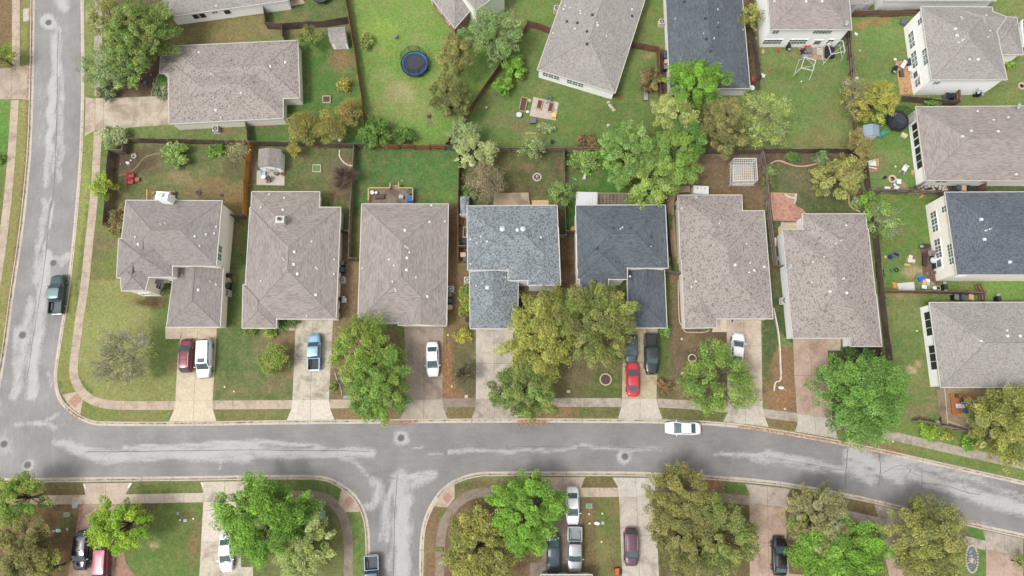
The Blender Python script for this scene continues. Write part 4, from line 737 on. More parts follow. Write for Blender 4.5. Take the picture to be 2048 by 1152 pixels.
R2 = house('bungalow', 'single-storey house with streaked taupe roof beside the black trampoline', [([(1832,214),(2110,212),(2120,362),(1851.5,360.5)], 2.7, 'hh', 'ew')], R_TAUPE, W_WHITE, vents=[(2032,349,.34),(2016,235,.3),(1955,223,.3),(1963,1,.01)][:3] + [(1987,240,.28),(1942,262,.36),(1996,263,.36),(1925,273,.36)], windows=[(0,'W',t,1.15,.8,1.4,'screen') for t in (.22,.33,.44,.56,.66,.76)] + [(0,'S',t,.9,1.4,.7,'screen') for t in (.115,.16,.46)])
R3 = house('two_storey_house', 'two-storey house with dark navy roof and cream rear wall on the right edge', [([(1890,385),(2120,384),(2130,549),(1914,549)], 5.1, 'hh', 'ew')], R_NAVY, W_CREAM, vents=[(1962.5,439,.42),(1969,479,.42),(2019.5,524,.42)], pipes=[(1972,461),(1980,458)],
  windows=[(0,'W',t,.85,.9,1.3,'sash') for t in (.17,.26,.35,.53,.62,.70)] + [(0,'W',t,.85,3.6,1.05,'sash') for t in (.17,.66,.74,.83)] + [(0,'W',.80,1.7,0,2.1,'door'),(0,'S',.1,.9,3.,.6,'sash')])
R4 = house('bungalow', 'single-storey house with pale speckled roof and six dark side windows at right', [([(1859,605.5),(2120,605),(2140,774),(1882,774)], 2.7, 'hh', 'ew')], R_BROWN if False else R_PALE, W_WHITE, vents=[(1962,682,.32),(2013.5,661,.3),(2014.5,672,.4),(2040,672,.4)], windows=[(0,'W',t,1.15,.8,1.45,'screen') for t in (.13,.23,.33,.55,.65,.75)])
T5 = house('two_storey_house', 'grey-walled house cut off by the top edge, right of the small blue shed', [([(1768,-75),(2005,-75),(1992,1),(1768,1)], 3.2, 'hh', 'ew')], R_PALE, W_GREY)
B0 = house('bungalow', 'house whose pale eave just shows at the bottom edge beside the grey pickup', [([(1082,1150),(1184,1150),(1190,1260),(1080,1260)], 2.7, 'hh', 'ew')], R_PALE, W_CREAM)
# exposed porch brickwork
# ------------------------------------------------------------------ trees and shrubs
BARK = M('bark', (.11, .085, .065), .95, var=.3, scale=4); BARKP = M('bark_pale', (.27, .24, .21), .95, var=.25, scale=4)
LEAF = leafmat()
def crown_mesh(parent, ctr, R, H, cols, n, size, nclump, spread, rg, name='crown', shell=.75, lobes=.2, flat=.9):
    """leaf-sized faces gathered in clumps through an uneven crown volume (coordinates relative to the parent)"""
    th = rg.uniform(0, 2 * np.pi, nclump); cz = rg.uniform(-.55, 1, nclump); rr = np.sqrt(1 - np.clip(cz, -1, 1) ** 2 * .97)
    rad = rg.uniform(.25, 1, nclump) ** .5; rad = np.where(rg.random(nclump) < shell, np.maximum(rad, .66), rad * .75)
    ph = rg.uniform(0, 6.28, 4); k = 1 + lobes * (np.sin(2 * th + ph[0]) * .35 + np.sin(3 * th + ph[1]) * .35 + np.sin(5 * th + ph[2]) * .3)
    cap = rg.random(nclump) < .5; rc = np.sqrt(rg.random(nclump)) * .88; zc_ = np.sqrt(1 - rc ** 2) * rg.uniform(.5, 1.08, nclump) * (1 + .25 * (rc ** 2)); cz = np.where(cap, zc_ * .95, cz); rad = np.where(cap, rc, rad); rr = np.where(cap, 1., rr)
    K = np.stack([np.cos(th) * rr * rad * k * R[0], np.sin(th) * rr * rad * k * R[1], cz * H * .5 * (1 - .25 * (rad * rr) ** 2)], 1)
    K[:, :2] *= (1.16 if max(R) < 3.2 else 1.05) * (1 - .3 * spread / max(R))
    csz = spread * .88 * rg.uniform(.5, 1.2, nclump); w_ = csz ** 2; w_ /= w_.sum(); ci = rg.choice(nclump, n, p=w_)
    d = rg.normal(size=(n, 3)); d /= np.linalg.norm(d, axis=1)[:, None]; d[:, 2] *= .72; rad2 = rg.uniform(.45, 1.08, n) ** .6
    rad2 = np.where(rg.random(n) < .1, rad2 * rg.uniform(1.1, 1.6, n), rad2)
    ra = K / (np.linalg.norm(K * np.array([1, 1, 1.3]), axis=1)[:, None] + 1e-6); off = d * (csz[ci] * rad2)[:, None]; al = (off * ra[ci]).sum(1)[:, None]; off = off * .86 + ra[ci] * al * np.where(al > 0, .75 if lobes > .1 else .15, .1)
    C = K[ci] + off
    # orientation: mostly facing up and out
    nr = d * .8 + rg.normal(size=(n, 3)) * .6; nr[:, 2] = np.abs(nr[:, 2]) + flat; nr /= np.linalg.norm(nr, axis=1)[:, None]
    t = np.cross(nr, rg.normal(size=(n, 3))); t /= np.linalg.norm(t, axis=1)[:, None]; b2 = np.cross(nr, t)
    s = size * rg.uniform(.55, 1.25, n)[:, None]; a = rg.uniform(.45, .8, n)[:, None]
    V = np.stack([C - t * s, C + b2 * s * a, C + t * s, C - b2 * s * a], 1).reshape(-1, 3)
    pal = np.array([c(*q, k=1.02) for q in cols]) * np.array([1.08, 1., 1.0]); cb = rg.dirichlet([.35] * len(pal), nclump) @ pal; cb *= rg.uniform(.6, 1.36, nclump)[:, None]; cb = cb * .9 + cb.mean(1)[:, None] * .1
    lc = cb[ci] * rg.uniform(.55, 1.5, n)[:, None]; lc = lc * .8 + pal[rg.integers(0, len(pal), n)] * .2
    me = bpy.data.meshes.new(name); me.vertices.add(4 * n); me.vertices.foreach_set('co', V.astype(np.float32).ravel())
    me.loops.add(4 * n); me.loops.foreach_set('vertex_index', np.arange(4 * n)); me.polygons.add(n)
    me.polygons.foreach_set('loop_start', np.arange(0, 4 * n, 4)); me.update(calc_edges=True); me.validate()
    color_attr(me, np.repeat(np.clip(lc, 0, .8), 4, 0)); me.materials.append(LEAF)
    o = bpy.data.objects.new(name, me); COL.objects.link(o); o.parent = parent; o.location = ctr
    return o, K
PAL = {
 'bright': [(104,156,36),(120,170,46),(86,138,34),(134,180,58)], 'green': [(96,140,44),(112,158,52),(84,126,44),(126,168,66)], 'mid': [(88,126,62), (112,150,72), (88,136,56),(104,152,66),(76,118,50),(122,166,82)],
 'lime': [(150,176,30),(128,170,36),(176,190,40),(112,156,40)], 'olive': [(98,118,80), (164,158,84), (124,128,62),(140,140,70),(106,112,56),(156,150,78)], 'olived': [(82,100,64), (148,146,86), (104,112,58),(90,98,50),(120,124,70),(134,132,76)],
 'yellow': [(122,140,66), (138,146,70), (118,148,62), (172,178,64), (168,168,62),(150,158,58),(184,180,78),(132,146,56)], 'ygreen': [(150,166,62),(132,154,58),(168,178,76),(116,140,54)], 'pale': [(168,182,112),(182,192,132),(150,168,98),(194,198,150)],
 'palegreen': [(140,172,88),(156,184,106),(122,158,74),(170,190,124)], 'orange': [(150,134,54), (158,142,60), (132,130,56), (118,132,60)], 'rust': [(146,124,72), (152,132,78), (128,114,66), (122,126,66)], 'gold': [(150,152,66), (178,172,58), (164,164,62), (196,182,72), (140,146,70)],
 'grey': [(128,144,104),(142,156,116),(112,130,92),(154,164,128)], 'dark': [(74,104,46), (66,96,42),(78,112,48),(56,82,38),(96,128,60)], 'tan': [(152,146,98),(166,158,110),(134,132,88),(142,140,80)], 'red': [(112,72,56),(132,88,66),(96,84,54),(148,104,76)],
 'brownish': [(134,122,98),(150,140,112),(128,126,84),(118,104,84)], 'flower': [(186,184,60),(96,122,52),(84,110,48),(200,190,80)], 'olbr': [(104,118,66), (142,142,78), (150,142,76), (124,130,66), (110,126,64)],
}
TREEN = 0
def tree(name, label, u, v, r, pal, dens_=1., h=None, group=None, bark=None, twigs=0, ry=None, sparse=0., size=None, cat='tree', lobes=.2, clump=None, trunkoff=(0, 0)):
    """u, v, r: crown centre and radius in survey units; the crown is unprojected at its own mid height"""
    global TREEN; TREEN += 1; rg = np.random.default_rng(100 + TREEN); rnd = random.Random(TREEN)
    if v > 965: r *= .94; ry = ry and ry * .94
    rm = r / 14.2; ry = (ry or r) / 14.2; big = max(rm, ry); h = h or (1.9 + 1.25 * big); ch = min(h * .78, 1.5 * big + .5); zc = h - ch * .5
    x, y = P(u, v, zc + ch * .25 + G); bx, by = x + trunkoff[0], y + trunkoff[1]
    rt = root(name, (bx, by, G), label, cat, group); ctr = (x - bx, y - by, zc)
    size = size or (.078 + .005 * big); area = math.pi * rm * ry
    n = int(min(area * 350 * dens_ * (1 - sparse), 38000)); nc = clump or int(22 + area * 1.5); sp = (.42 + .09 * big) * (1.75 if lobes < .1 else 1); bare = twigs > 3
    cr, K = crown_mesh(rt, ctr, (rm, ry), ch, [tuple(q) for q in (PAL[pal] if isinstance(pal, str) else sum((PAL[p] for p in pal), []))], max(n, 60), size, nc, sp, rg, lobes=lobes)
    # trunk and limbs
    tb = MB(); br = (.05 + .032 * big) * (.32 if bare else 1); fork = Vector((ctr[0] * .3, ctr[1] * .3, max(h * .26, .5)))
    tb.tube([(0, 0, -.1), (fork.x * .4, fork.y * .4, fork.z * .5), tuple(fork)], [br * 1.5, br * 1.1, br], 8)
    order = list(range(len(K))); rnd.shuffle(order)
    tips = [Vector(K[i]) + Vector(ctr) for i in order[:int((8 + 3.2 * big) * (1.7 if bare else 1))]]
    for tip in tips:
        tip.z = max(tip.z, fork.z + .3)
        m1 = fork.lerp(tip, .45) + Vector((rnd.uniform(-.2, .2), rnd.uniform(-.2, .2), .12 * big)) * .8
        tb.tube([tuple(fork), tuple(m1), tuple(tip)], [br * .55, br * .34, br * .1], 5)
        for _ in range(2 + twigs):
            a = m1.lerp(tip, rnd.uniform(.1, .8)); e = a + (tip - fork).normalized() * rnd.uniform(.5, 1.1) * (.5 + .2 * big) + Vector((rnd.uniform(-1, 1), rnd.uniform(-1, 1), rnd.uniform(-.1, .8))) * (.35 + .1 * big)
            mm = a.lerp(e, .5) + Vector((0, 0, .1)); tb.tube([tuple(a), tuple(mm), tuple(e)], [br * .2, br * .13, .012], 4)
            if twigs > 1:
                for _ in range(twigs):
                    a2 = a.lerp(e, rnd.uniform(.2, .95)); e2 = a2 + (e - a).normalized() * rnd.uniform(.3, .9) + Vector((rnd.uniform(-.4, .4), rnd.uniform(-.4, .4), rnd.uniform(0, .4)))
                    tb.tube([tuple(a2), tuple(e2)], [.022, .012], 3, cap=False)
    obj('trunk', tb, bark or BARK, rt)
    return rt
def bush(name, label, u, v, r, pal, dens_=1.3, h=None, group=None, ry=None, size=.13, cat='shrub', lobes=.2):
    return tree(name, label, u, v, r, pal, dens_, h or max(.7, r / 14.2 * 1.1), group, ry=ry, size=size, cat=cat, lobes=lobes)
def build_trees():
    T = tree; B = bush
    T('shade_tree', 'large dense green tree over the lawn at the top left house', 268, 62, 74, ('green','mid','olive'), 1.25, ry=78, h=9)
    T('shade_tree', 'olive-yellow tree at the top edge beside the left road', 205, 28, 34, ('olive','ygreen'), .7, sparse=.2, ry=44)
    T('shade_tree', 'loose pale green tree with bare twigs overhanging the left road kerb', 207, 130, 52, ('palegreen','grey','mid'), .62, sparse=.1, twigs=2, bark=BARKP, h=7)
    T('young_tree', 'light green tree just above the top left driveway', 250, 135, 42, ('green','palegreen'), .8, twigs=1)
    B('round_shrub', 'dark grey-green shrub at the corner of the top left driveway', 215, 178, 20, ('dark','grey'))
    B('round_shrub', 'silvery shrub below the top left driveway', 224, 276, 25, ('grey','palegreen'))
    B('round_shrub', 'bright green shrub inside the walled planter', 326, 162, 13, ('green','mid')); B('round_shrub', 'silvery shrub filling the walled planter', 321, 181, 15, ('grey',))
    T('young_tree', 'small lime-yellow tree leaning over the left sidewalk', 200, 368, 23, ('lime','ygreen'), 1.2, h=3.6)
    B('hedge_bush', 'brown and olive bush against the west side of the corner house', 236, 440, 22, ('red','olive','rust'), 1., ry=26)
    B('round_shrub', 'bright green shrub at the back of the corner yard', 349, 308, 25, ('green','palegreen'), .9); B('low_shrub', 'smaller left one of two low green shrubs by the back fence', 421, 302, 9, ('bright','green')); B('low_shrub', 'right one of two low green shrubs by the back fence', 436, 301, 9, ('bright','green'))
    T('young_tree', 'thin pale tree by the orange fence in the corner yard', 472, 300, 22, ('pale','olive'), .3, sparse=.3, twigs=2, bark=BARKP, h=4)
    T('bare_tree', 'nearly leafless tree on the corner front lawn', 240, 712, 62, ('palegreen','tan','olive'), .14, sparse=.3, twigs=6, bark=M('bark_silver', (.33,.31,.25), .95, var=.2), h=6.5, size=.1)
    T('round_tree', 'small round olive-green tree left of the blue pickup driveway', 546, 717, 30, ('ygreen','olive','green'), 2.2, h=3.4, lobes=.05)
    T('shade_tree', 'bright green tree between the blue pickup and white sedan driveways', 722, 697, 66, ('green','ygreen'), .85, ry=58, h=7.5, twigs=1)
    T('shade_tree', 'soft mid-green tree at the verge next to the white sedan driveway', 757, 768, 66, ('ygreen','mid','green'), 1.3, ry=66, h=7.8, lobes=.2)
    B('low_shrub', 'small green shrub in front of the blue pickup garage', 586, 642, 9, ('mid','dark')); B('clipped_shrub', 'round clipped shrub left of the second house entrance', 503, 663, 9, ('ygreen','green'), 1.6); B('clipped_shrub', 'round clipped shrub in the middle of the second house bed', 540, 664, 10, ('ygreen','green'), 1.6); B('clipped_shrub', 'darker green shrub beside the second house porch', 561, 648, 10, ('dark','green'), 1.4)
    B('flowering_shrub', 'shrub with yellow flowers beside the pale driveway', 924, 670, 14, 'flower', 1.3); B('flowering_shrub', 'orange and green shrub between the third and fourth house', 932, 600, 14, ('orange','green'), 1.2, ry=24)
    T('shade_tree', 'yellow-green tree in front of the blue-grey roofed house', 1080, 665, 66, ('yellow','ygreen','olive'), 1.15, ry=82, h=8.2)
    T('shade_tree', 'wide olive tree in front of the dark slate roofed house', 1190, 642, 82, ('olive','olived','green'), 1.25, ry=84, h=9)
    T('shade_tree', 'soft olive-green tree over the sidewalk beside the pale driveway', 1045, 778, 62, ('olived','mid','ygreen'), 1.2, ry=60, h=7.5)
    T('shade_tree', 'light green tree over the driveway with the half hidden white car', 1437, 755, 74, ('green','ygreen','mid'), .72, sparse=.1, twigs=2, ry=66, h=6.5)
    T('shade_tree', 'broad dense green tree beside the pinkish driveway', 1725, 797, 92, ('mid','green'), 1.35, ry=84, h=8.5)
    T('shade_tree', 'yellow-green tree at the right edge behind the wooden deck', 2024, 852, 72, ('ygreen','olive'), 1.1, ry=68, h=7.5)
    B('low_shrub', 'small lime shrub outside the fence corner at right', 1860, 862, 14, ('lime','green')); B('low_shrub', 'tiny yellow-green shrub beside the right sidewalk', 1894, 870, 7, ('lime','gold')); B('low_shrub', 'bright green shrub below the yellow-green tree at right', 1940, 884, 12, ('bright','green'))
    O = 'orange-leaved trees behind the brown roof'
    T('autumn_tree', 'orange-green tree closest to the brown roofed house corner', 603, 250, 30, ('orange','olbr'), 1.5, h=4.2, group=O, lobes=.09); T('autumn_tree', 'golden green tree in the middle of the three behind the brown roof', 657, 252, 30, ('orange','olive'), 1.5, h=4.2, group=O, lobes=.09); T('autumn_tree', 'rust-brown tree nearest the fence of the trampoline yard', 697, 218, 25, ('rust','orange'), 1.4, h=4.0, group=O, lobes=.09)
    B('autumn_shrub', 'small orange shrub above the square fire pit', 689, 168, 14, ('orange','gold'), 1.2); T('young_tree', 'thin orange-green tree left of the small white shed', 618, 72, 24, ('orange','green'), .55, twigs=2, h=4)
    B('spiky_shrub', 'spiky green shrub left of the blue trampoline', 732, 80, 14, ('olive','green'), 1.2); 
    B('glossy_shrub', 'dark glossy shrub in the bottom left corner of the trampoline yard', 748, 262, 29, ('dark','dark','green'), 1.3, h=2.8); B('glossy_shrub', 'lower dark glossy shrub right of the larger one by the fence', 804, 270, 24, ('dark','dark','green'), 1.1, h=2.2, ry=15)
    T('dense_tree', 'tan-green dense tree right of the blue trampoline', 908, 105, 40, ('olbr','olive'), 1.5, h=8, ry=46, lobes=.1); T('dense_tree', 'dark olive dense tree below the tan-green one', 898, 188, 47, ('olived','dark','olive'), 1.5, h=8, lobes=.1)
    T('shade_tree', 'pale green loose tree in front of the pale green walled house', 985, 62, 66, ('palegreen','grey','mid'), .62, twigs=1, ry=56, h=7.5)
    B('round_shrub', 'upper one of two bright green shrubs beyond the diagonal fence', 1027, 130, 23, ('bright','green'), 1.3, h=2.6); B('round_shrub', 'lower one of two bright green shrubs beyond the diagonal fence', 1006, 172, 18, ('bright','green'), 1.3, h=2.2)
    T('young_tree', 'pale silvery tree at the end of the diagonal fence', 925, 262, 30, ('grey','palegreen'), .7, twigs=1, h=5)
    T('young_tree', 'cream-green tree behind the lawn of the third house', 947, 300, 38, ('pale','palegreen'), 1., h=5.6); T('young_tree', 'brown twiggy tree with pale leaf tips below the cream-green one', 968, 362, 41, ('brownish','brownish','tan'), .55, twigs=3, h=5.2, bark=BARKP, lobes=.08)
    T('young_tree', 'thin green tree by the back fence of the fire ring yard', 1064, 287, 26, ('palegreen','green'), .3, twigs=2, bark=BARKP, h=4.5); T('young_tree', 'sparse green tree over the fence beside the plywood sheet', 1120, 385, 26, ('green','palegreen'), .45, h=4, twigs=1)
    B('ground_shrub', 'tall weeds behind the fence of the fifth yard', 1165, 320, 30, ('green','palegreen'), .8, h=1.2, ry=22)
    T('shade_tree', 'bright lime-green tree overlapping the charcoal roof', 1392, 163, 66, ('bright','green'), 1.4, ry=54, h=8)
    T('shade_tree', 'pale lime tree directly below the bright one', 1352, 226, 52, ('pale','ygreen'), 1.3, ry=42, h=7); T('shade_tree', 'mid-green tree at the left of the cluster over the fifth back yard', 1258, 300, 62, ('mid','palegreen','green'), 1.15, ry=66, h=8.6, twigs=1); T('shade_tree', 'light green tree over the patio covers of the slate roofed house', 1300, 352, 66, ('palegreen','ygreen','green'), 1.15, ry=56, h=8, twigs=1); T('shade_tree', 'green tree above the gravel path right of the slate roofed house', 1346, 312, 56, ('green','mid','ygreen'), 1.15, ry=56, h=8.8)
    T('shade_tree', 'green crown between the pale lime tree and the olive tree', 1370, 275, 42, ('mid','green'), 1.2, h=7); T('dense_tree', 'brown-olive dense tree above the white gazebo', 1450, 248, 50, ('olbr','olived'), 1.5, ry=64, h=7.5, lobes=.1)
    T('shade_tree', 'loose pale green tree with bare grey branches on the swing yard lawn', 1535, 232, 54, ('ygreen','palegreen'), .42, twigs=3, bark=BARKP, h=6.8, ry=62)
    T('young_tree', 'yellow-green shrub tree beside the charcoal roof', 1505, 26, 22, ('ygreen','olive'), 1.2, h=4.5)
    B('red_shrub', 'dark red shrub beside the narrow side yard', 1303, 158, 24, ('red','olived'), 1., h=2.2); B('red_shrub', 'pinkish brown shrub against the back fence', 1174, 283, 22, ('red','olived'), 1., h=1.8, ry=14)
    B('vegetable_patch', 'silvery leafy plants below the garden plot', 1093, 256, 14, ('grey','palegreen'), 1.2, h=.8, ry=10)
    T('autumn_tree', 'golden yellow tree above the black trampoline', 1758, 196, 40, ('gold','ygreen'), 1., h=5.8, ry=42, twigs=1); T('autumn_tree', 'thin yellow tree with bare twigs left of the golden one', 1718, 190, 30, ('gold','brownish','ygreen'), .4, twigs=3, bark=BARKP, h=5, ry=42)
    T('dense_tree', 'orange-brown tree at the fence above the cluttered yard', 1722, 298, 34, ('olbr','rust'), 1.2, h=5); T('shade_tree', 'pale olive feathery tree in the corner of the last yard', 1682, 352, 48, ('tan','olive','ygreen'), 1.2, h=5.6, size=.13)
    B('ground_shrub', 'bright green bush at the fence below the cluttered yard', 1740, 402, 18, ('bright','green'), 1.2, h=1.6); T('young_tree', 'thin green tree along the fence of the green side yard', 1762, 438, 34, ('green','palegreen'), .5, twigs=2, bark=BARKP, h=3.4, ry=38)
    B('round_shrub', 'green shrub at the west end of the curved border', 1538, 342, 11, ('mid','palegreen')); B('round_shrub', 'dark olive shrub in a ring at the west end of the last yard', 1538, 362, 13, ('olived','dark'))
    B('round_shrub', 'low green shrub in the bed behind the last yard', 1589, 312, 12, ('mid','dark')); B('round_shrub', 'grey-green shrub in the bed left of the feathery tree', 1642, 312, 14, ('mid','grey')); B('flowering_shrub', 'white flowering plant in the curved bed', 1713, 405, 9, ('pale','mid'))
    B('clipped_shrub', 'bright round clipped shrub by the top right entrance', 2020, 124, 10, ('lime','bright'), 1.7); B('ground_shrub', 'wispy green plant at the fence between the top right houses', 1868, 203, 16, ('green','mid'), .9, ry=8)
    T('shade_tree', 'yellow-green tree at the left edge by the bottom left verge', 22, 1000, 56, ('ygreen','green'), .95, ry=50, h=6.8); T('shade_tree', 'dark olive tree in the bottom left corner', 32, 1095, 52, ('olived','olive'), 1.3, ry=56, h=7); T('young_tree', 'small olive-yellow tree at the bottom edge left of the black car', 88, 1140, 34, ('ygreen','olive'), 1., h=5)
    T('shade_tree', 'bright yellow-green tree hiding the front of the red car', 231, 1054, 58, ('bright','lime'), 1.5, ry=52, h=6.8); T('shade_tree', 'large vivid green tree over the bottom left double driveway', 521, 1040, 92, ('bright','green'), 1.45, ry=82, h=8.6)
    T('shade_tree', 'pale cream-green tree at the bottom left of the junction', 600, 1100, 66, ('pale','ygreen','palegreen'), 1.15, ry=60, h=6.6)
    T('shade_tree', 'vivid green tree left of the silver pickup driveway', 1056, 1030, 77, ('bright','green'), 1.5, ry=76, h=8, lobes=.15); T('shade_tree', 'olive-yellow tree right of the junction sidewalk', 955, 1096, 72, ('olive','yellow','olbr'), 1.15, ry=76, h=7.2)
    T('shade_tree', 'orange-olive tree reaching over the kerb at the bottom', 1362, 1000, 60, ('olbr','olive','orange'), 1.1, ry=66, h=7.6); T('shade_tree', 'left one of two merged olive trees between the bottom driveways', 1372, 1076, 62, ('olive','olived','olbr'), 1.3, ry=72, h=8.6); T('shade_tree', 'right one of two merged olive trees between the bottom driveways', 1448, 1078, 60, ('olived','olive','green'), 1.3, ry=78, h=8.2)
    T('shade_tree', 'grey-olive tree over the bottom right verge', 1638, 1040, 64, ('grey','olive','tan'), 1., ry=62, h=7.5, twigs=1); T('shade_tree', 'vivid green tree right of the black car at the bottom', 1692, 1108, 92, ('bright','green'), 1.4, ry=76, h=7.2)
    T('shade_tree', 'yellow-olive tree at the bottom right by the stone ring', 1866, 1085, 72, ('olive','olived','ygreen'), 1.3, ry=84, h=8)
    T('young_tree', 'green tree cut off by the left edge near the top', -6, 108, 26, ('lime','green'), 1.); B('ground_shrub', 'green shrub at the left edge by the sidewalk', -2, 318, 8, ('dark','green')); T('young_tree', 'small tree at the right edge beside the bottom right driveway', 2052, 1128, 16, ('green','ygreen'), 1.)
    B('low_shrub', 'small green shrub on the bed left of the twin trees', 666, 773, 7, ('olive','mid')); B('red_shrub', 'small red-leaved shrub beside the yellowish driveway', 1331, 773, 12, ('red','rust'), .9); B('ground_shrub', 'green plant at the corner of the slate roofed garage', 1331, 660, 9, ('green','mid'))
    B('low_shrub', 'left green plant in the dark bed of the last house', 1703, 708, 10, ('dark','mid')); B('low_shrub', 'right green plant in the dark bed of the last house', 1737, 710, 11, ('dark','mid'))
    T('bare_tree', 'bare reddish shrub beside the back fence of the second yard', 690, 355, 20, ('red',), .15, twigs=5, h=3, size=.08)
    for i, (u, v, lab) in enumerate([(1337,436,'topmost'),(1338,452,'second'),(1345,520,'third'),(1346,535,'lowest')]): B('border_plant', lab + ' of four small green plants beside the gravel path', u, v, 6, ('bright','green'), 1.2, group='plants beside the gravel path')
    B('low_shrub', 'green shrubs behind the corner of the second house', 645, 408, 7, ('green','rust')); B('ground_shrub', 'dark green bush beside the grey narrow shed', 940, 384, 14, ('dark','mid'))
    T('young_tree', 'bare sapling in the fourth front yard', 934, 745, 16, ('olived','tan'), .15, twigs=4, h=3, size=.08); B('ground_shrub', 'bushes right of the corner house bay window', 332, 580, 9, ('olived','mid'))
    T('young_tree', 'small golden-green tree beside the white garden shed', 585, 296, 13, ('orange','gold'), 1.3, h=3)
build_trees()
# ------------------------------------------------------------------ vehicles
def paint(name, col, metal=.15, rough=.28): return M('paint_' + name, col, rough, metal, .03, 1., coat=.6, spec=.5, fine=2)
TYRE = M('tyre', (.02, .02, .02), .9); RIM = M('rim', (.45, .45, .46), .35, .7); BLK = M('black_plastic', (.025, .025, .027), .6); CGL = glassmat('car_glass', (.055, .085, .095)); HEADL = M('lamp_clear', (.4, .42, .44), .15); TAILL = M('lamp_red', (.42, .02, .02), .2)
CHR = M('chrome', (.6, .6, .6), .2, .8)
SPEC = {  # length, width, hood height, belt, roof height, windscreen base, roof front, roof rear, rear glass base, tail height
 'sedan': (4.85, 1.86, .86, .98, 1.45, 1.2, .28, -.9, -1.75, 1.06), 'hatch': (4.45, 1.8, .9, 1.0, 1.5, 1.15, .3, -1.2, -1.85, 1.05), 'suv': (4.75, 1.9, 1.02, 1.12, 1.7, 1.25, .45, -1.75, -2.22, 1.15),
 'big': (5.6, 2.04, 1.12, 1.22, 1.9, 1.55, .85, -2.3, -2.66, 1.25), 'pickup': (5.75, 2.0, 1.15, 1.22, 1.86, 1.4, .65, -.72, -.98, 1.2)}
def car(name, label, kind, col, u, v, du, dv, cat='car', glow=None, rails=False, sunroof=False, bed=None, roofcol=None, group='vehicles parked on drives and at the kerb', scale=1.):
    L, W, hz, bz, rz, yw, yf, yr, yb, tz = SPEC[kind]; a = ang(u, v, u + du, v + dv) - math.pi / 2
    x, y = P(u, v, .75); zb = .03 if name_on_road(u, v) else G + .03
    rt = root(name, (x, y, zb), label, cat, group, a); pk = kind == 'pickup'; y1 = L / 2; y0 = -L / 2; yend = yb - .02 if pk else y0
    def hw(t): q = abs(t) / (L / 2); return W / 2 * (1 - .26 * q ** 5 - .03 * q ** 2)
    def top(t):
        if t > yw: k = (t - yw) / (y1 - yw); return bz + (hz - bz) * min(1, k * 1.3) - .30 * max(0, k - .82) / .18
        if t > yb: return bz
        k = (yb - t) / max(yb - y0, .05); return bz + (tz - bz) * min(1, k * 3) - (.22 * max(0, k - .75) / .25)
    # lower body: lofted sections
    mb = MB(); ys = np.linspace(yend, y1, 15 if pk else 21); secs = []
    for t in ys:
        w_, z_ = hw(t), top(t); f = .02 if abs(abs(t) - L / 2) < .01 else 0
        secs.append([(-w_ * .90, .24), (-w_, .42), (-w_ * 1.0, .66), (-w_ * .975, z_ - .10), (-w_ * .90, z_ - .015), (-w_ * .5, z_ + .02), (0, z_ + .03), (w_ * .5, z_ + .02), (w_ * .90, z_ - .015), (w_ * .975, z_ - .10), (w_, .66), (w_, .42), (w_ * .90, .24)])
    i0 = len(mb.v)
    for t, s_ in zip(ys, secs): mb.v += [(p[0], t, p[1]) for p in s_]
    n_ = len(secs[0])
    for k in range(len(ys) - 1):
        for j in range(n_):
            p = i0 + k * n_; mb.f.append((p + j, p + (j + 1) % n_, p + n_ + (j + 1) % n_, p + n_ + j)); mb.m.append(0); mb.uv.append(None)
    mb.f.append(tuple(i0 + j for j in range(n_))); mb.m.append(0); mb.uv.append(None); mb.f.append(tuple(i0 + (len(ys) - 1) * n_ + j for j in reversed(range(n_)))); mb.m.append(0); mb.uv.append(None)
    body = obj('body', mb, col, rt, smooth=True)
    try: body.data.set_sharp_from_angle(angle=math.radians(50))
    except Exception: pass
    # cabin: painted frame with separate panes
    wb = hw(0) * .90; wr = wb * (.84 if kind in ('sedan', 'hatch') else .88); rb = hw(yb) * .9
    B = [(-wb, yw), (wb, yw), (rb, yb), (-rb, yb)]; Rf = [(-wr, yf), (wr, yf), (wr * .95, yr), (-wr * .95, yr)]; zb0 = bz - .02; zr = rz - .05
    cb = MB()
    for i in range(4):
        j = (i + 1) % 4; cb.poly([(*B[j], zb0), (*B[i], zb0), (*Rf[i], zr), (*Rf[j], zr)])
    obj('cabin_frame', cb, col, rt)
    rm = MB(); nx_, ny_ = 6, 7; i0 = 0
    for j in range(ny_ + 1):
        for i in range(nx_ + 1):
            s_, t_ = i / nx_, j / ny_; xx = (wr * (1 - .05 * t_) + .02) * (2 * s_ - 1); bow = .10 * (1 - (2 * s_ - 1) ** 2)
            yy = (yf + bow + (yr - bow * .6 - yf - bow) * t_); zz = zr + .01 + .06 * (1 - (2 * s_ - 1) ** 4) * (1 - (2 * t_ - 1) ** 6)
            rm.v.append((xx, yy, zz))
    for j in range(ny_):
        for i in range(nx_):
            p = j * (nx_ + 1) + i; rm.f.append((p, p + nx_ + 1, p + nx_ + 2, p + 1)); rm.m.append(0); rm.uv.append(None)
    ro = obj('roof', rm, roofcol or col, rt, smooth=True)
    def pane(nm, i, j, s0, s1, t0, t1, off=.012, bowed=0.):
        a_, b_ = Vector((*B[i], zb0)), Vector((*B[j], zb0)); c_, d_ = Vector((*Rf[j], zr)), Vector((*Rf[i], zr)); nn = (b_ - a_).cross(d_ - a_).normalized()
        ctr = Vector((0, (yw + yb) / 2, zb0)); nn = nn if nn.dot(a_ - ctr) > 0 else -nn; m = MB(); N = 5
        def pt(s_, t_): p = a_.lerp(b_, s_).lerp(d_.lerp(c_, s_), t_) + nn * off; k = bowed * (1 - (2 * s_ - 1) ** 2); return tuple(p + Vector((nn.x, nn.y, .0)) * k)
        for q in range(N):
            sa, sb = s0 + (s1 - s0) * q / N, s0 + (s1 - s0) * (q + 1) / N
            m.poly([pt(sa, t0), pt(sb, t0), pt(sb, t1), pt(sa, t1)])
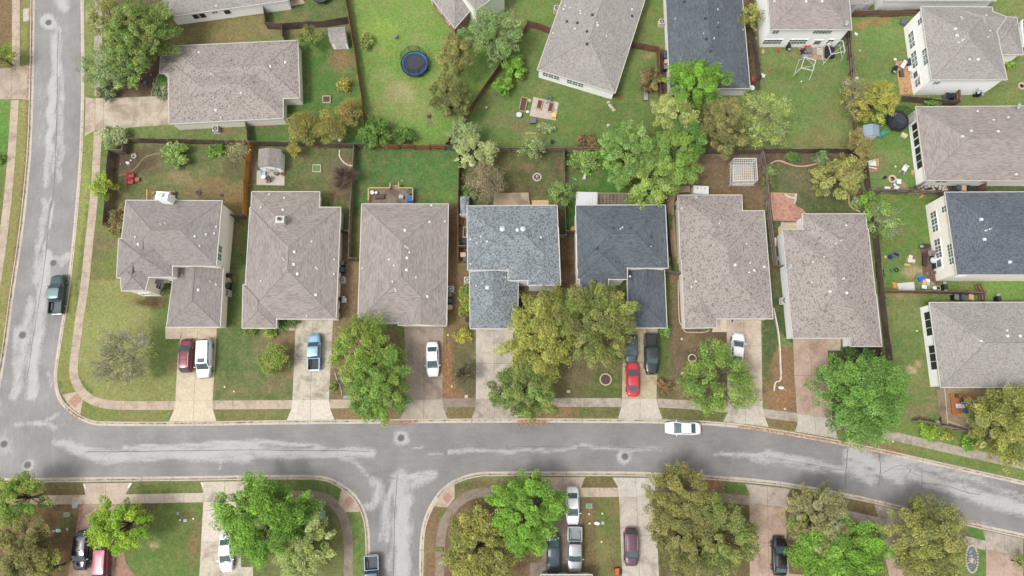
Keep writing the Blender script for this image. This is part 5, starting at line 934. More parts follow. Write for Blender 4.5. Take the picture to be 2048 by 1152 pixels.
        return obj(nm, m, CGL, rt, smooth=False)
    pane('windshield', 0, 1, .05, .95, .04, .96, bowed=.1); pane('rear_window', 2, 3, .07, .93, .14, .92, bowed=.07)
    for i, j in ((1, 2), (3, 0)):
        if pk: pane('side_window', i, j, .10, .48, .2, .86); pane('side_window', i, j, .53, .9, .2, .86)
        else:
            pane('side_window', i, j, .12, .42, .18, .88); pane('side_window', i, j, .46, .74, .18, .88)
            if kind in ('suv', 'big'): pane('side_window', i, j, .77, .93, .18, .86)
    for sx in (-1, 1):
        for wy in (y1 * .60, y0 * .60):
            m = MB(); m.tube([(sx * (W / 2 - .22), wy, .33), (sx * (W / 2 - .005), wy, .33)], .335, 16); wo = obj('wheel', m, TYRE, rt)
            m = MB(); m.tube([(sx * (W / 2 - .02), wy, .33), (sx * (W / 2 + .012), wy, .33)], .2, 10); obj('rim', m, RIM, wo)
        m = MB(); m.box(sx * (W / 2 + .09), yw - .22, bz + .0, .2, .12, .14); obj('mirror', m, col, rt)
        m = MB(); xx = hw(y1 - .16) - .2; m.box(sx * (xx - .02), y1 - .17, hz - .34, .34, .18, .15, -sx * .35); obj('headlight', m, HEADL, rt)
        if pk: m = MB(); m.box(sx * (W / 2 - .1), y0 + .04, .75, .14, .06, .36); obj('tail_light', m, TAILL, rt)
        else: m = MB(); xx = hw(y0 + .1) - .16; m.box(sx * xx, y0 + .09, tz - .38, .32, .16, .17, sx * .25); obj('tail_light', m, TAILL, rt)
    m = MB(); m.box(0, y1 - .02, .36, W * .72, .12, .2); obj('bumper', m, BLK if kind != 'sedan' else col, rt)
    m = MB(); m.box(0, y0 + .02, .36, W * .72, .12, .2); obj('bumper', m, CHR if pk else (BLK if kind != 'sedan' else col), rt)
    m = MB()
    for sx in (-1, 1): m.tube([(sx * .12, yw + .02, bz + .05), (sx * .55, yw - .18 + (yf - yw) * .12, bz + .1)], .012, 4)
    m.box(0, yw + .06, bz + .015, wb * 1.7, .09, .02); obj('wiper', m, BLK, rt)
    if rails:
        for sx in (-1, 1): m = MB(); m.tube([(sx * wr * .9, yf - .15, zr + .02), (sx * wr * .9, yf - .3, zr + .1), (sx * wr * .88, yr + .3, zr + .1), (sx * wr * .88, yr + .15, zr + .02)], .025, 6); obj('roof_rail', m, CHR, ro)
        if rails == 2:
            for t in np.linspace(yf - .5, yr + .4, 3): m = MB(); m.box(0, t, zr + .09, wr * 1.8, .035, .02); obj('crossbar', m, BLK, ro)
    if sunroof: m = MB(); m.box(0, yf - .38, zr + .035, wr * 1.2, .55, .04); obj('sunroof', m, CGL, ro)
    if pk:
        m = MB(); yb2 = yend - .04; lb = yb2 - y0; wv = W / 2 * .97
        for sx in (-1, 1):
            m.box(sx * (wv - .07), y0 + lb / 2, .4, .14, lb, .82); m.box(sx * (wv - .02), y0 * .60, .55, .1, 1.1, .3)
        m.box(0, yb2 - .04, .6, 2 * wv - .28, .08, .61); m.box(0, y0 + .05, .5, 2 * wv - .28, .1, .7); bd = obj('bed', m, col, rt)
        m = MB(); m.box(0, y0 + lb / 2, .56, 2 * wv - .28, lb - .18, .1)
        for sx in (-1, 1): m.box(sx * (wv - .36), y0 * .60, .66, .24, 1.0, .2)
        obj('bed_liner', m, bed or BLK, bd)
    if scale != 1.: rt.scale = (scale,) * 3
    return rt
def name_on_road(u, v): return bool(isroad(np.array([P(u, v)[0]]), np.array([P(u, v)[1]]))[0])
def build_cars():
    white = paint('white', (.66, .665, .67), 0); silver = paint('silver', (.30, .31, .32), .5, .35); black = paint('black', (.012, .013, .016), .1, .15); navy = paint('dark_blue', (.03, .045, .06), .2, .2)
    C = car
    C('pickup_truck', 'dark green pickup truck parked at the kerb of the left road', 'pickup', paint('dark_green', (.035, .065, .065), .3), 115, 589, 5, -60, 'pickup', roofcol=paint('green_grey', (.14, .21, .21), .3), bed=M('bed_grey', (.10, .11, .12), .7))
    C('parked_suv', 'maroon SUV with roof rails beside the large white one', 'suv', paint('maroon', (.17, .035, .045), .4), 374, 711, 3, -60, 'car', rails=2)
    C('parked_suv', 'large white SUV with dark sunroof on the corner house driveway', 'big', white, 410, 716, -2, 60, 'car', sunroof=True)
    C('pickup_truck', 'light blue pickup truck with black bed cover on a wide driveway', 'pickup', paint('light_blue', (.22, .38, .52), .4), 629, 704, 1, -60, 'pickup', bed=M('tonneau', (.03, .032, .035), .6), scale=.9)
    C('parked_sedan', 'white sedan alone on the stained brown driveway', 'sedan', white, 865.5, 718, 1, 60)
    C('parked_sedan', 'red sedan at the end of the yellowish driveway', 'sedan', paint('red', (.45, .03, .045), .2), 1265, 758, -1, -60)
    C('pickup_truck', 'black pickup truck with cluttered bed beside the red sedan', 'pickup', paint('graphite', (.025, .028, .034), .3), 1302, 708, 1, 60, 'pickup')
    C('parked_hatchback', 'dark teal car half hidden under the olive tree', 'hatch', paint('teal', (.05, .07, .075), .3), 1262, 695, -1, 60)
    C('parked_sedan', 'white sedan parked along the kerb of the main road', 'sedan', white, 1366, 856.5, -60, -1.5)
    C('parked_sedan', 'white car partly covered by the light green tree', 'sedan', white, 1474, 700, 6, -60)
    C('parked_suv', 'glossy black SUV on the bottom left driveway', 'suv', black, 166, 1100, -6, 60, roofcol=black, scale=1.05)
    C('parked_suv', 'red SUV half under the bright yellow-green tree', 'big', paint('crimson', (.20, .035, .055), .3), 205, 1132, -5, 60, scale=.92)
    C('parked_sedan', 'white sedan on the bottom left double driveway', 'sedan', white, 453, 1104, 1, 60)
    C('pickup_truck', 'dark blue pickup truck at the kerb of the lower side road', 'pickup', paint('navy', (.07, .10, .14), .3), 745, 1156, 2, 60, 'pickup', bed=M('tonneau_dark', (.05, .055, .062), .6))
    C('parked_sedan', 'white sedan nearest the road in front of the silver pickup', 'sedan', white, 1145, 1011, 1, 60)
    C('pickup_truck', 'silver crew cab pickup truck behind a white sedan', 'pickup', silver, 1149, 1098, 0, 60, 'pickup', bed=M('bed_pale', (.22, .23, .24), .7))
    C('parked_sedan', 'dark blue sedan under the vivid green tree', 'sedan', navy, 1107, 1108, 0, 60)
    C('parked_suv', 'plum coloured SUV on the pale grey driveway', 'suv', paint('plum', (.10, .045, .065), .3), 1262, 1094, 1, 60, rails=1)
    C('parked_suv', 'shiny black car on the pinkish driveway at the bottom', 'hatch', black, 1558, 1112, -1, -60, scale=1.1, rails=1)
    C('parked_car', 'white vehicle cut off by the right edge in front of the top right house', 'suv', white, 2052, 68, 6, 60)
build_cars()
# ------------------------------------------------------------------ fences
F_OLD = woodmat('fence_weathered', c(134,120,108), c(106,92,84)); F_DARK = woodmat('fence_dark', c(112,96,84), c(86,72,64)); F_RED = woodmat('fence_stained', c(136,98,78), c(110,80,66)); F_NEW = woodmat('fence_cedar', c(212,146,76), c(196,126,60), .15); F_MID = woodmat('fence_brown', c(150,104,70), c(122,84,58)); F_RAIL = woodmat('fence_rail', c(158,144,130), c(126,112,100)); F_PALE = woodmat('fence_pale', c(196,176,152), c(160,140,118))
def fence(label, pts, mat, rail_side=1, h=1.8, gap=0., cat='fence', posts=True, capped=False, name='wooden_fence'):
    W = toworld(pts); rt = root(name, (*W[0], G), label, cat); rnd = random.Random(len(label))
    for a, b in zip(W, W[1:]):
        a, b = Vector(a), Vector(b); L = (b - a).length; d = (b - a).normalized(); nn = Vector((-d.y, d.x)) * rail_side; th = math.atan2(d.y, d.x)
        nb = max(1, int(L / .15)); m = MB()
        bays = max(1, round(L / 2.4))
        for k in range(nb):
            p = a + d * (k + .5) * L / nb; bay = int((k + .5) / nb * bays)
            off = (.0 if not gap else (.05 if bay % 2 else -.05)) + math.sin(bay * 2.3) * .03; p = p + nn * off
            m.box(p.x, p.y, G + .03, L / nb * .93, .022, h + rnd.uniform(-.02, .02) - .03, th + rnd.uniform(-.015, .015))
        panel = obj('panel', m, mat, rt, False)
        m = MB()
        for z in (.3, 1.0, 1.62):
            if z > h: continue
            p = a + d * L / 2 + nn * .05; m.box(p.x, p.y, G + z, L, .06, .09, th)
        if capped: p = a + d * L / 2; m.box(p.x, p.y, G + h, L, .14, .04, th)
        obj('rail', m, F_RAIL if mat in (F_OLD, F_DARK, F_RED) else mat, rt, False)
        if posts:
            for k in range(bays + 1):
                p = a + d * L * k / bays + nn * .1; obj('post', MB().box(p.x, p.y, G - .1, .1, .1, h + .04, th), mat, rt, False)
    return rt
F = fence
F('weathered fence with open rails along the west side of the corner yard', [(257,285),(257,309),(229,309),(226,340),(223,400),(219,455)], F_OLD, -1); F('long dark fence behind the corner house garden', [(257,286),(380,288),(497,291)], F_DARK, 1)
F('new orange cedar fence between the first two back yards', [(506,292),(500,330),(496,370),(494,434)], F_NEW, 1, h=1.9); F('short dark fence closing the gap beside the corner house', [(463,436),(494,438)], F_DARK)
F('dark back fence behind the white garden shed', [(506,292),(600,294),(712,297)], F_DARK, 1); F('brown and orange cedar back fence behind the third lawn', [(736,297),(800,298),(890,300)], F_MID, -1, gap=1); F('short dark stretch of fence left of the orange back fence', [(713,297),(736,297)], F_DARK); F('dark back fence under the cream-green tree', [(890,300),(920,302),(985,303)], F_DARK)
F('weathered fence between the second and third back yards', [(713,297),(711,333),(708,390),(704,460),(703,522)], F_OLD, -1); F('low dark fence beside the third house gable', [(703,522),(720,523)], F_DARK); F('dark fence panel closing the passage right of the second house', [(680,467),(704,468)], F_DARK)
F('brown fence between the third lawn and the fourth yard', [(919,302),(919,350),(917,420),(917,526)], F_MID, 1); F('dark gate panel left of the blue-grey roofed house', [(918,498),(936,498)], F_DARK)
F('dark back fence behind the fire ring yard', [(985,303),(1060,304),(1126,303)], F_DARK, -1); F('fence between the fire ring yard and the weedy yard', [(1126,303),(1127,350),(1128,420),(1130,476)], F_OLD, 1); F('short fence between the fourth and fifth houses', [(1118,477),(1130,477)], F_OLD); F('low wire-coloured fence closing the fifth house side yard', [(1130,468),(1153,468)], F_DARK)
F('reddish back fence right of the thin green tree', [(1126,303),(1200,304),(1330,306)], F_RED, -1); F('fence under the big tree between the fifth and sixth yards', [(1330,306),(1328,413),(1342,548)], F_DARK, 1); F('short fence at the end of the gravel path', [(1327,545),(1341,549),(1362,552)], F_OLD)
F('dark back fence behind the white gazebo', [(1330,306),(1400,308),(1519,309)], F_DARK, 1); F('weathered fence right of the white gazebo', [(1519,309),(1527,350),(1533,428),(1546,535)], F_OLD, -1); F('brown fence panel between the last two houses', [(1546,537),(1568,536)], F_RED)
F('long dark back fence behind the curved garden border', [(1519,307),(1600,307),(1696,307)], F_DARK, 1)
F('dark fence along the east side of the last yard', [(1698,307),(1724,335),(1733,408),(1743,460),(1757,600),(1772,722)], F_DARK, 1)
F('dark fence between the swing yard and the top right lawn', [(1690,62),(1697,150),(1702,212),(1706,290),(1700,307)], F_DARK, -1); F('brown fence behind the top right lawn', [(1701,34),(1760,34),(1832,32)], F_RED, 1, gap=1)
F('dark fence between the two top right houses', [(1796,203),(1908,213)], F_DARK, 1); F('brown gate fence beside the two-storey top right house', [(1908,213),(1906,190)], F_RED)
F('grey-brown fence between the cluttered yard and the green side yard', [(1728,385),(1810,387),(1886,391)], F_OLD, -1); F('brown gate panel below the streaked roof house', [(1957,372),(1957,386)], F_RED); F('low dark fence around the stepping stone bed', [(1824,384),(1842,368)], F_DARK)
F('reddish fence with diagonal braces between the cluttered yards at right', [(1757,586),(1860,587),(1957,590)], F_RED, 1); F('brown fence end beside the bins', [(1957,604),(1955,588),(1948,572)], F_RED)
F('dark fence along the right sidewalk', [(1823,839),(1870,850),(1940,866),(1975,874)], F_DARK, -1); F('pale capped fence in front of the wooden deck', [(1873,775),(1876,810),(1879,848)], F_PALE, 1, capped=True)
F('weathered fence between the shed yard and the trampoline yard', [(690,-20),(702,46),(716,130),(728,210),(736,296)], F_MID, -1); F('dark fence above the small white shed', [(536,58),(569,60),(656,54),(702,47)], F_DARK, 1); F('short dark fence beside the top left house patio', [(533,16),(537,58)], F_DARK); F('short dark fence behind the brown roof', [(569,62),(570,82)], F_DARK)
F('long brown diagonal fence right of the trampoline yard', [(894,296),(945,218),(1000,138),(1054,58)], F_RED, 1); F('reddish fence left of the tilted pale roof', [(1054,54),(1078,60),(1104,70)], F_RED, 1); F('reddish fence right of the tilted pale roof', [(1258,95),(1313,106)], F_RED, 1); F('dark fence beside the bins of the charcoal roofed house', [(1313,106),(1316,172),(1318,215)], F_RED); 
F('thin dark fence right of the charcoal roof', [(1496,58),(1508,110),(1514,162)], F_DARK, 1); F('short fence at the corner of the top left garden', [(497,240),(503,291)], F_OLD)
# ------------------------------------------------------------------ yard furniture and small things
def A1(name, r, g_, b_, rough=.6, **k): return M(name, c(r, g_, b_), rough, **k)
CONC = concrete('pad', c(206,196,182), c(176,164,150), .5, 1.)
WOODP = woodmat('deck_pale', c(186,166,140), c(150,130,108)); WOODG = woodmat('deck_grey', c(140,126,112), c(104,90,80), .35); WOODO = woodmat('deck_orange', c(186,118,72), c(170,104,64), .15); WOODL = woodmat('lumber', c(206,176,124), c(184,150,100), .12)
SOIL = M('soil', c(98,78,70), 1., var=.35, scale=6); STONE = M('stone', c(206,196,178), .9, var=.2, scale=2); GREYP = A1('grey_plastic', 120,124,128); BLKP = A1('dark_plastic', 40,42,46); BLUEG = A1('bin_blue_grey', 74,92,100); TANP = A1('tan_plastic', 204,172,140); WHP = A1('white_plastic', 238,238,236); BLUEP = A1('blue_plastic', 30,110,200); REDP = A1('red_plastic', 200,60,66); STEEL = M('steel', (.4, .41, .42), .4, .6); TERRA = A1('terracotta', 196,120,84)
def R_(name, label, cat, u, v, du=0, dv=-1, z=G, group=None):
    a = ang(u, v, u + du * 20, v + dv * 20) - math.pi / 2; x, y = P(u, v, z); return root(name, (x, y, z), label, cat, group, a)
def ac_unit(label, u, v, a=0):
    r = R_('air_conditioner', label, 'air conditioner', u, v, group='air conditioner units beside the houses')
    m = MB(); m.box(0, 0, 0, 1.0, 1.0, .08); obj('pad', m, CONC, r)
    m = MB(); m.box(0, 0, .08, .82, .82, .72); m.box(0, 0, .8, .88, .88, .05)
    for k in range(7):
        for s in (-1, 1): m.box(s * .42, 0, .16 + k * .09, .02, .7, .03); m.box(0, s * .42, .16 + k * .09, .7, .02, .03)
    obj('body', m, M('ac_metal', c(204,200,192), .5), r)
    m = MB(); m.ring(0, 0, .85, .88, .29, .34); m.cyl(0, 0, .852, .858, .29, n=24); g = obj('fan_grille', m, BLKP, r)
    m = MB()
    for k in range(5): t = k * 2 * math.pi / 5; m.box(math.cos(t) * .16, math.sin(t) * .16, .862, .25, .1, .01, t)
    m.cyl(0, 0, .86, .9, .07, n=10); obj('fan', m, STEEL, g)
def bin_(label, u, v, mat, lid=None, du=1, dv=0, small=1., group='wheeled bins beside the houses'):
    r = R_('wheeled_bin', label, 'bin', u, v, du, dv, group=group); s = small
    m = MB(); w0, w1, h = .42 * s, .58 * s, .95 * s; m.box(0, 0, .08, w0, w0 * 1.15, .02); m.box(0, .0, .1, w1, w1 * 1.15, h, taper=1.08); obj('body', m, mat, r)
    m = MB(); m.box(0, -.02, .1 + h, w1 * 1.14, w1 * 1.3, .05); m.box(0, -.02, .15 + h, w1 * .8, w1 * .95, .035); m.box(0, w1 * .72, .06 + h, w1 * .8, .06, .05); obj('lid', m, lid or mat, r)
    for q in (-1, 1): m = MB(); m.tube([(q * w1 * .5, w1 * .55, .14), (q * (w1 * .5 + .06), w1 * .55, .14)], .14, 12); obj('wheel', m, BLKP, r)
def trampoline(label, u, v, R, padmat, netm=True, poles=8):
    r = R_('trampoline', label, 'trampoline', u, v, z=G); 
    m = MB(); m.cyl(0, 0, .86, .875, R * .89, n=40); obj('jumping_mat', m, M('tramp_mat', (.035, .04, .05), .7, var=.15, scale=1.5), r)
    m = MB(); m.ring(0, 0, .87, .93, R * .87, R * 1.0, 40); obj('safety_pad', m, padmat, r)
    m = MB(); m.ring(0, 0, .78, .94, R * .99, R * 1.07, 40); obj('frame', m, BLKP, r)
    for k in range(poles):
        t = 2 * math.pi * (k + .5) / poles; a, b = math.cos(t), math.sin(t); m = MB(); m.tube([(a * R * 1.02, b * R * 1.02, 0), (a * R * 1.02, b * R * 1.02, 1.5), (a * R * 1.06, b * R * 1.06, 2.5), (a * R * .98, b * R * .98, 2.65)], .035, 6); obj('pole', m, BLKP, r)
    if netm:
        m = MB(); N = 40
        for k in range(N):
            t0, t1 = 2 * math.pi * k / N, 2 * math.pi * (k + 1) / N; q = R * .99
            m.poly([(math.cos(t0) * q, math.sin(t0) * q, .95), (math.cos(t1) * q, math.sin(t1) * q, .95), (math.cos(t1) * q, math.sin(t1) * q, 2.6), (math.cos(t0) * q, math.sin(t0) * q, 2.6)])
        m2 = m; obj('net', m2, netmat(), r); m = MB(); m.ring(0, 0, 2.58, 2.62, R * .98, R * 1.0, 40); obj('net_hoop', m, BLKP, r)
def planter_ring(label, u, v, ro, ri, mat, fill=None, h=.22, name='ring_planter', cat='planter', rocks=0):
    r = R_(name, label, cat, u, v); m = MB(); n = 18
    for k in range(n): t = 2 * math.pi * k / n; rr = (ro + ri) / 2; m.box(math.cos(t) * rr, math.sin(t) * rr, -.03, ro - ri, 2 * math.pi * rr / n * .93, h + .03, t)
    obj('ring', m, mat, r); m = MB(); m.cyl(0, 0, 0, h * .6, ri * 1.02, n=20); f = obj('fill', m, fill or SOIL, r)
    rg = random.Random(int(u))
    if rocks:
        m = MB()
        for _ in range(rocks): t, q = rg.uniform(0, 6.28), rg.uniform(0, ri * .8); m.ball(math.cos(t) * q, math.sin(t) * q, h * .6, rg.uniform(.05, .1), az=.7, n=6)
        obj('stones', m, STONE, f)
def raised_bed(label, pts, mat, h=.35, fill=None):
    W = toworld(pts); x = sum(p[0] for p in W) / 4; y = sum(p[1] for p in W) / 4; r = root('raised_bed', (x, y, G), label, 'planter'); i = inset(W, .1)
    m = MB()
    for k in range(4):
        a, b = Vector(W[k]), Vector(W[(k + 1) % 4]); d = b - a; p = (a + b) / 2; q = Vector((x, y)); p = p + (q - p).normalized() * .05; m.box(p.x, p.y, G, d.length - (.11 if k % 2 else 0), .1, h, math.atan2(d.y, d.x))
    obj('frame', m, mat, r, False); m = MB(); m.prism(i, G, G + h * .7); obj('soil', m, fill or SOIL, r, False)
    return r
def chair(label, u, v, mat, du=0, dv=-1, cat='chair', name='garden_chair', w=.62, group=None):
    r = R_(name, label, cat, u, v, du, dv, group=group); m = MB(); m.box(0, 0, .36, w, .55, .05); obj('seat', m, mat, r)
    m = MB(); m.tube([(0, -.26, .4), (0, -.46, 1.0)], [.02, .02], 4)
    for k in range(5): x = (k - 2) * w * .2; m.box(x, -.27, .4, w * .17, .04, .02); m.poly([(x - w * .085, -.25, .4), (x + w * .085, -.25, .4), (x + w * .085, -.47, 1.0), (x - w * .085, -.47, 1.0)])
    m.box(0, -.47, .96, w, .05, .09); obj('backrest', m, mat, r)
    for s in (-1, 1): m = MB(); m.box(s * (w / 2 + .05), .02, .58, .12, .66, .035); m.box(s * (w / 2 + .05), .26, 0, .06, .06, .58); m.box(s * (w / 2 + .05), -.24, 0, .06, .06, .58); obj('armrest', m, mat, r)
def lounger(label, u, v, mat, cmat, du, dv, L=1.8):
    r = R_('sun_lounger', label, 'sun lounger', u, v, du, dv); m = MB(); m.box(0, 0, .3, .66, L, .05)
    obj('frame', m, mat, r)
    for sx in (-1, 1):
        for sy in (-1, 1): obj('leg', MB().box(sx * .28, sy * L * .42, 0, .05, .05, .3), mat, r)
    m = MB()
    for k in range(3): m.box(0, -L / 2 + L * (k + .5) / 3, .35, .6, L / 3 * .93, .09)
    obj('cushion', m, cmat, r)
def table(label, u, v, mat, R=.5, h=.72, square=None, du=0, dv=-1, legs=4, z=G):
    r = R_('garden_table', label, 'table', u, v, du, dv, z=z); m = MB()
    if square: m.box(0, 0, h - .04, square[0], square[1], .05)
    else: m.cyl(0, 0, h - .04, h + .01, R, n=24); m.ring(0, 0, h - .06, h + .02, R * .93, R * 1.02)
    obj('table_top', m, mat, r); sx, sy = (square[0] / 2 - .08, square[1] / 2 - .08) if square else (R * .6, R * .6)
    for a in (-1, 1):
        for b in (-1, 1): obj('leg', MB().tube([(a * sx, b * sy, 0), (a * sx * .95, b * sy * .95, h - .03)], .025, 6), STEEL, r)
    return r
def tub(name, label, cat, u, v, R, h, mat, fill=None, z=G, n=16, group=None):
    r = R_(name, label, cat, u, v, z=z, group=group); m = MB(); m.tube([(0, 0, 0), (0, 0, .02), (0, 0, h)], [R * .7, R * .74, R], n); m.ring(0, 0, h - .05, h + .02, R * .88, R * 1.06, n); obj('body', m, mat, r)
    m = MB(); m.cyl(0, 0, h - .02, h + .012, R * .87, n=n); obj('contents', m, fill or SOIL, r); return r
def crate(name, label, cat, u, v, sx, sy, h, mat, lid=None, du=0, dv=-1, z=G, group=None):
    r = R_(name, label, cat, u, v, du, dv, z=z, group=group); m = MB(); m.box(0, 0, 0, sx, sy, h, taper=1.04)
    for s in (-1, 1): m.box(s * sx * .5, 0, h * .6, .05, sy * .5, .06)
    obj('body', m, mat, r); m = MB(); m.box(0, 0, h, sx * 1.1, sy * 1.1, .05); m.box(0, 0, h + .05, sx * .8, sy * .8, .03); obj('lid', m, lid or mat, r); return r
def sheet(name, label, cat, pts, mat, th=.06, z=G, group=None):
    W = toworld(pts, z); m = MB(); m.prism(W, z, z + th); x = sum(p[0] for p in W) / len(W); y = sum(p[1] for p in W) / len(W)
    r = root(name, (x, y, z), label, cat, group); obj('panel', m, mat, r, False)
    m = MB(); a, b, cc, d = [Vector(p) for p in W[:4]]
    for k in (.25, .5, .75): p, q = a.lerp(b, k), d.lerp(cc, k); m.tube([(*p, z + th + .005), (*q, z + th + .005)], .02, 4)
    obj('batten', m, mat, r, False); return r
def deckbox(label, pts, z, mat, n=14, cat='deck', name='wooden_deck', rail=None, openside=None):
    W = toworld(pts); x = sum(p[0] for p in W) / 4; y = sum(p[1] for p in W) / 4; r = root(name, (x, y, G), label, cat); m = MB(); a, b, cc, d = [Vector(p) for p in W]
    for k in range(n):
        t0, t1 = k / n, (k + .94) / n; p = [a.lerp(d, t0), b.lerp(cc, t0), b.lerp(cc, t1), a.lerp(d, t1)]; m.prism([tuple(q) for q in p], G + z - .04, G + z)
    obj('boards', m, mat, r, False); i = inset(W, .08); m = MB(); m.prism(i, G - .02, G + z - .045); obj('base', m, mat, r, False)
    if rail:
        for (p0, p1) in rail:
            p, q = Vector(P(*p0, G + z)), Vector(P(*p1, G + z)); dd = q - p; th = math.atan2(dd.y, dd.x); mid = (p + q) / 2; m = MB(); m.box(mid.x, mid.y, G + z + .88, dd.length + .1, .16, .05, th); m.box(mid.x, mid.y, G + z + .15, dd.length, .05, .07, th)
            nb = int(dd.length / .14)
            for k in range(nb + 1): s = p.lerp(q, k / max(nb, 1)); m.box(s.x, s.y, G + z, .04, .04, .9, th)
            obj('railing', m, WOODL, r, False)
    return r
def edging(label, pts, wid, mat, h=.14, name='garden_edging', blocks=.4):
    ln = dens(toworld(smoothline(pts, 2)), blocks); r = root(name, (*ln[0], G), label, 'edging'); m = MB(); rg = random.Random(len(pts))
    for a, b in zip(ln, ln[1:]): d = math.dist(a, b); m.box((a[0] + b[0]) / 2, (a[1] + b[1]) / 2, G - .03, d * .97, wid * rg.uniform(.9, 1.1), h + .03 + rg.uniform(-.015, .015), math.atan2(b[1] - a[1], b[0] - a[0]))
    obj('blocks', m, mat, r, False); return r
def ball(label, u, v, R, mat, name='ball', cat='ball'):
    x, y = P(u, v); m = MB(); m.ball(x, y, G + R, R, n=14); o = obj(name, m, mat, smooth=True); tag(o, label, cat)
def rock(label, u, v, R, mat=None, group=None, name='rock'):
    x, y = P(u, v); m = MB(); m.ball(x, y, G + R * .3, R, ax=1.1, ay=.85, az=.6, n=8); rg = random.Random(int(u * v)); m.v = [(a + rg.uniform(-.12, .12) * R, b + rg.uniform(-.12, .12) * R, d + rg.uniform(-.1, .1) * R) for a, b, d in m.v]
    tag(obj(name, m, mat or STONE), label, 'rock', group)
def dish(label, u, v, zz, R=.42):
    x, y = P(u, v, zz + G); r = root('satellite_dish', (x, y, zz + G), label, 'satellite dish'); m = MB()
    m.tube([(0, 0, -.5), (0, 0, .25)], .04, 6); obj('mast', m, STEEL, r); m = MB(); d = Vector((.45, -.55, .75)).normalized(); ctr = Vector((0, 0, .35))
    m.tube([tuple(ctr), tuple(ctr + d * .03), tuple(ctr + d * .10)], [R * .2, R * .7, R], 20, cap=False); obj('reflector', m, M('dish_grey', c(196,204,208), .5), r); m = MB(); m.tube([tuple(ctr + Vector((0, 0, -.3))), tuple(ctr + d * .55)], .02, 4); m.box(*(ctr + d * .55)[:2], (ctr + d * .55)[2], .1, .1, .1); obj('arm', m, STEEL, r)
def grill(label, u, v, du=1, dv=0, mat=None, s=1.):
    r = R_('barbecue_grill', label, 'grill', u, v, du, dv); mat = mat or BLKP; m = MB(); m.box(0, 0, .1, .8 * s, .5 * s, .65); obj('cabinet', m, mat, r)
    m = MB(); m.tube([(-.34 * s, 0, .85), (.34 * s, 0, .85)], .26 * s, 14); obj('lid', m, mat, r)
    for q in (-1, 1): obj('side_shelf', MB().box(q * .6 * s, 0, .78, .36 * s, .44 * s, .04), STEEL, r)
def frame(label, pts, h, lean=0., cat='play frame', name='play_frame', mat=None, top=None):
    """steel tube frame standing on the listed feet"""
    W = [P(*p) for p in pts]; x = sum(p[0] for p in W) / 4; y = sum(p[1] for p in W) / 4; r = root(name, (x, y, G), label, cat); T_ = [((p[0] - x) * .72, (p[1] - y) * .72, h) for p in W]; mat = mat or WHP
    for p, t in zip(W, T_): m = MB(); m.tube([(p[0] - x, p[1] - y, 0), t], .045, 8); obj('leg', m, mat, r)
    m = MB()
    for k in range(4): m.tube([T_[k], T_[(k + 1) % 4]], .045, 8)
    obj('top_frame', m, mat, r); m = MB(); m.tube([T_[0], tuple(Vector(T_[2]).lerp(Vector(T_[3]), .5)), T_[1]], .03, 6); obj('brace', m, mat, r)
    for k in (0, 2): m = MB(); q = (W[k][0] - x, W[k][1] - y, .5); q2 = (W[(k + 1) % 4][0] - x, W[(k + 1) % 4][1] - y, .5); m.tube([q, q2], .03, 6); obj('crossbar', m, mat, r)
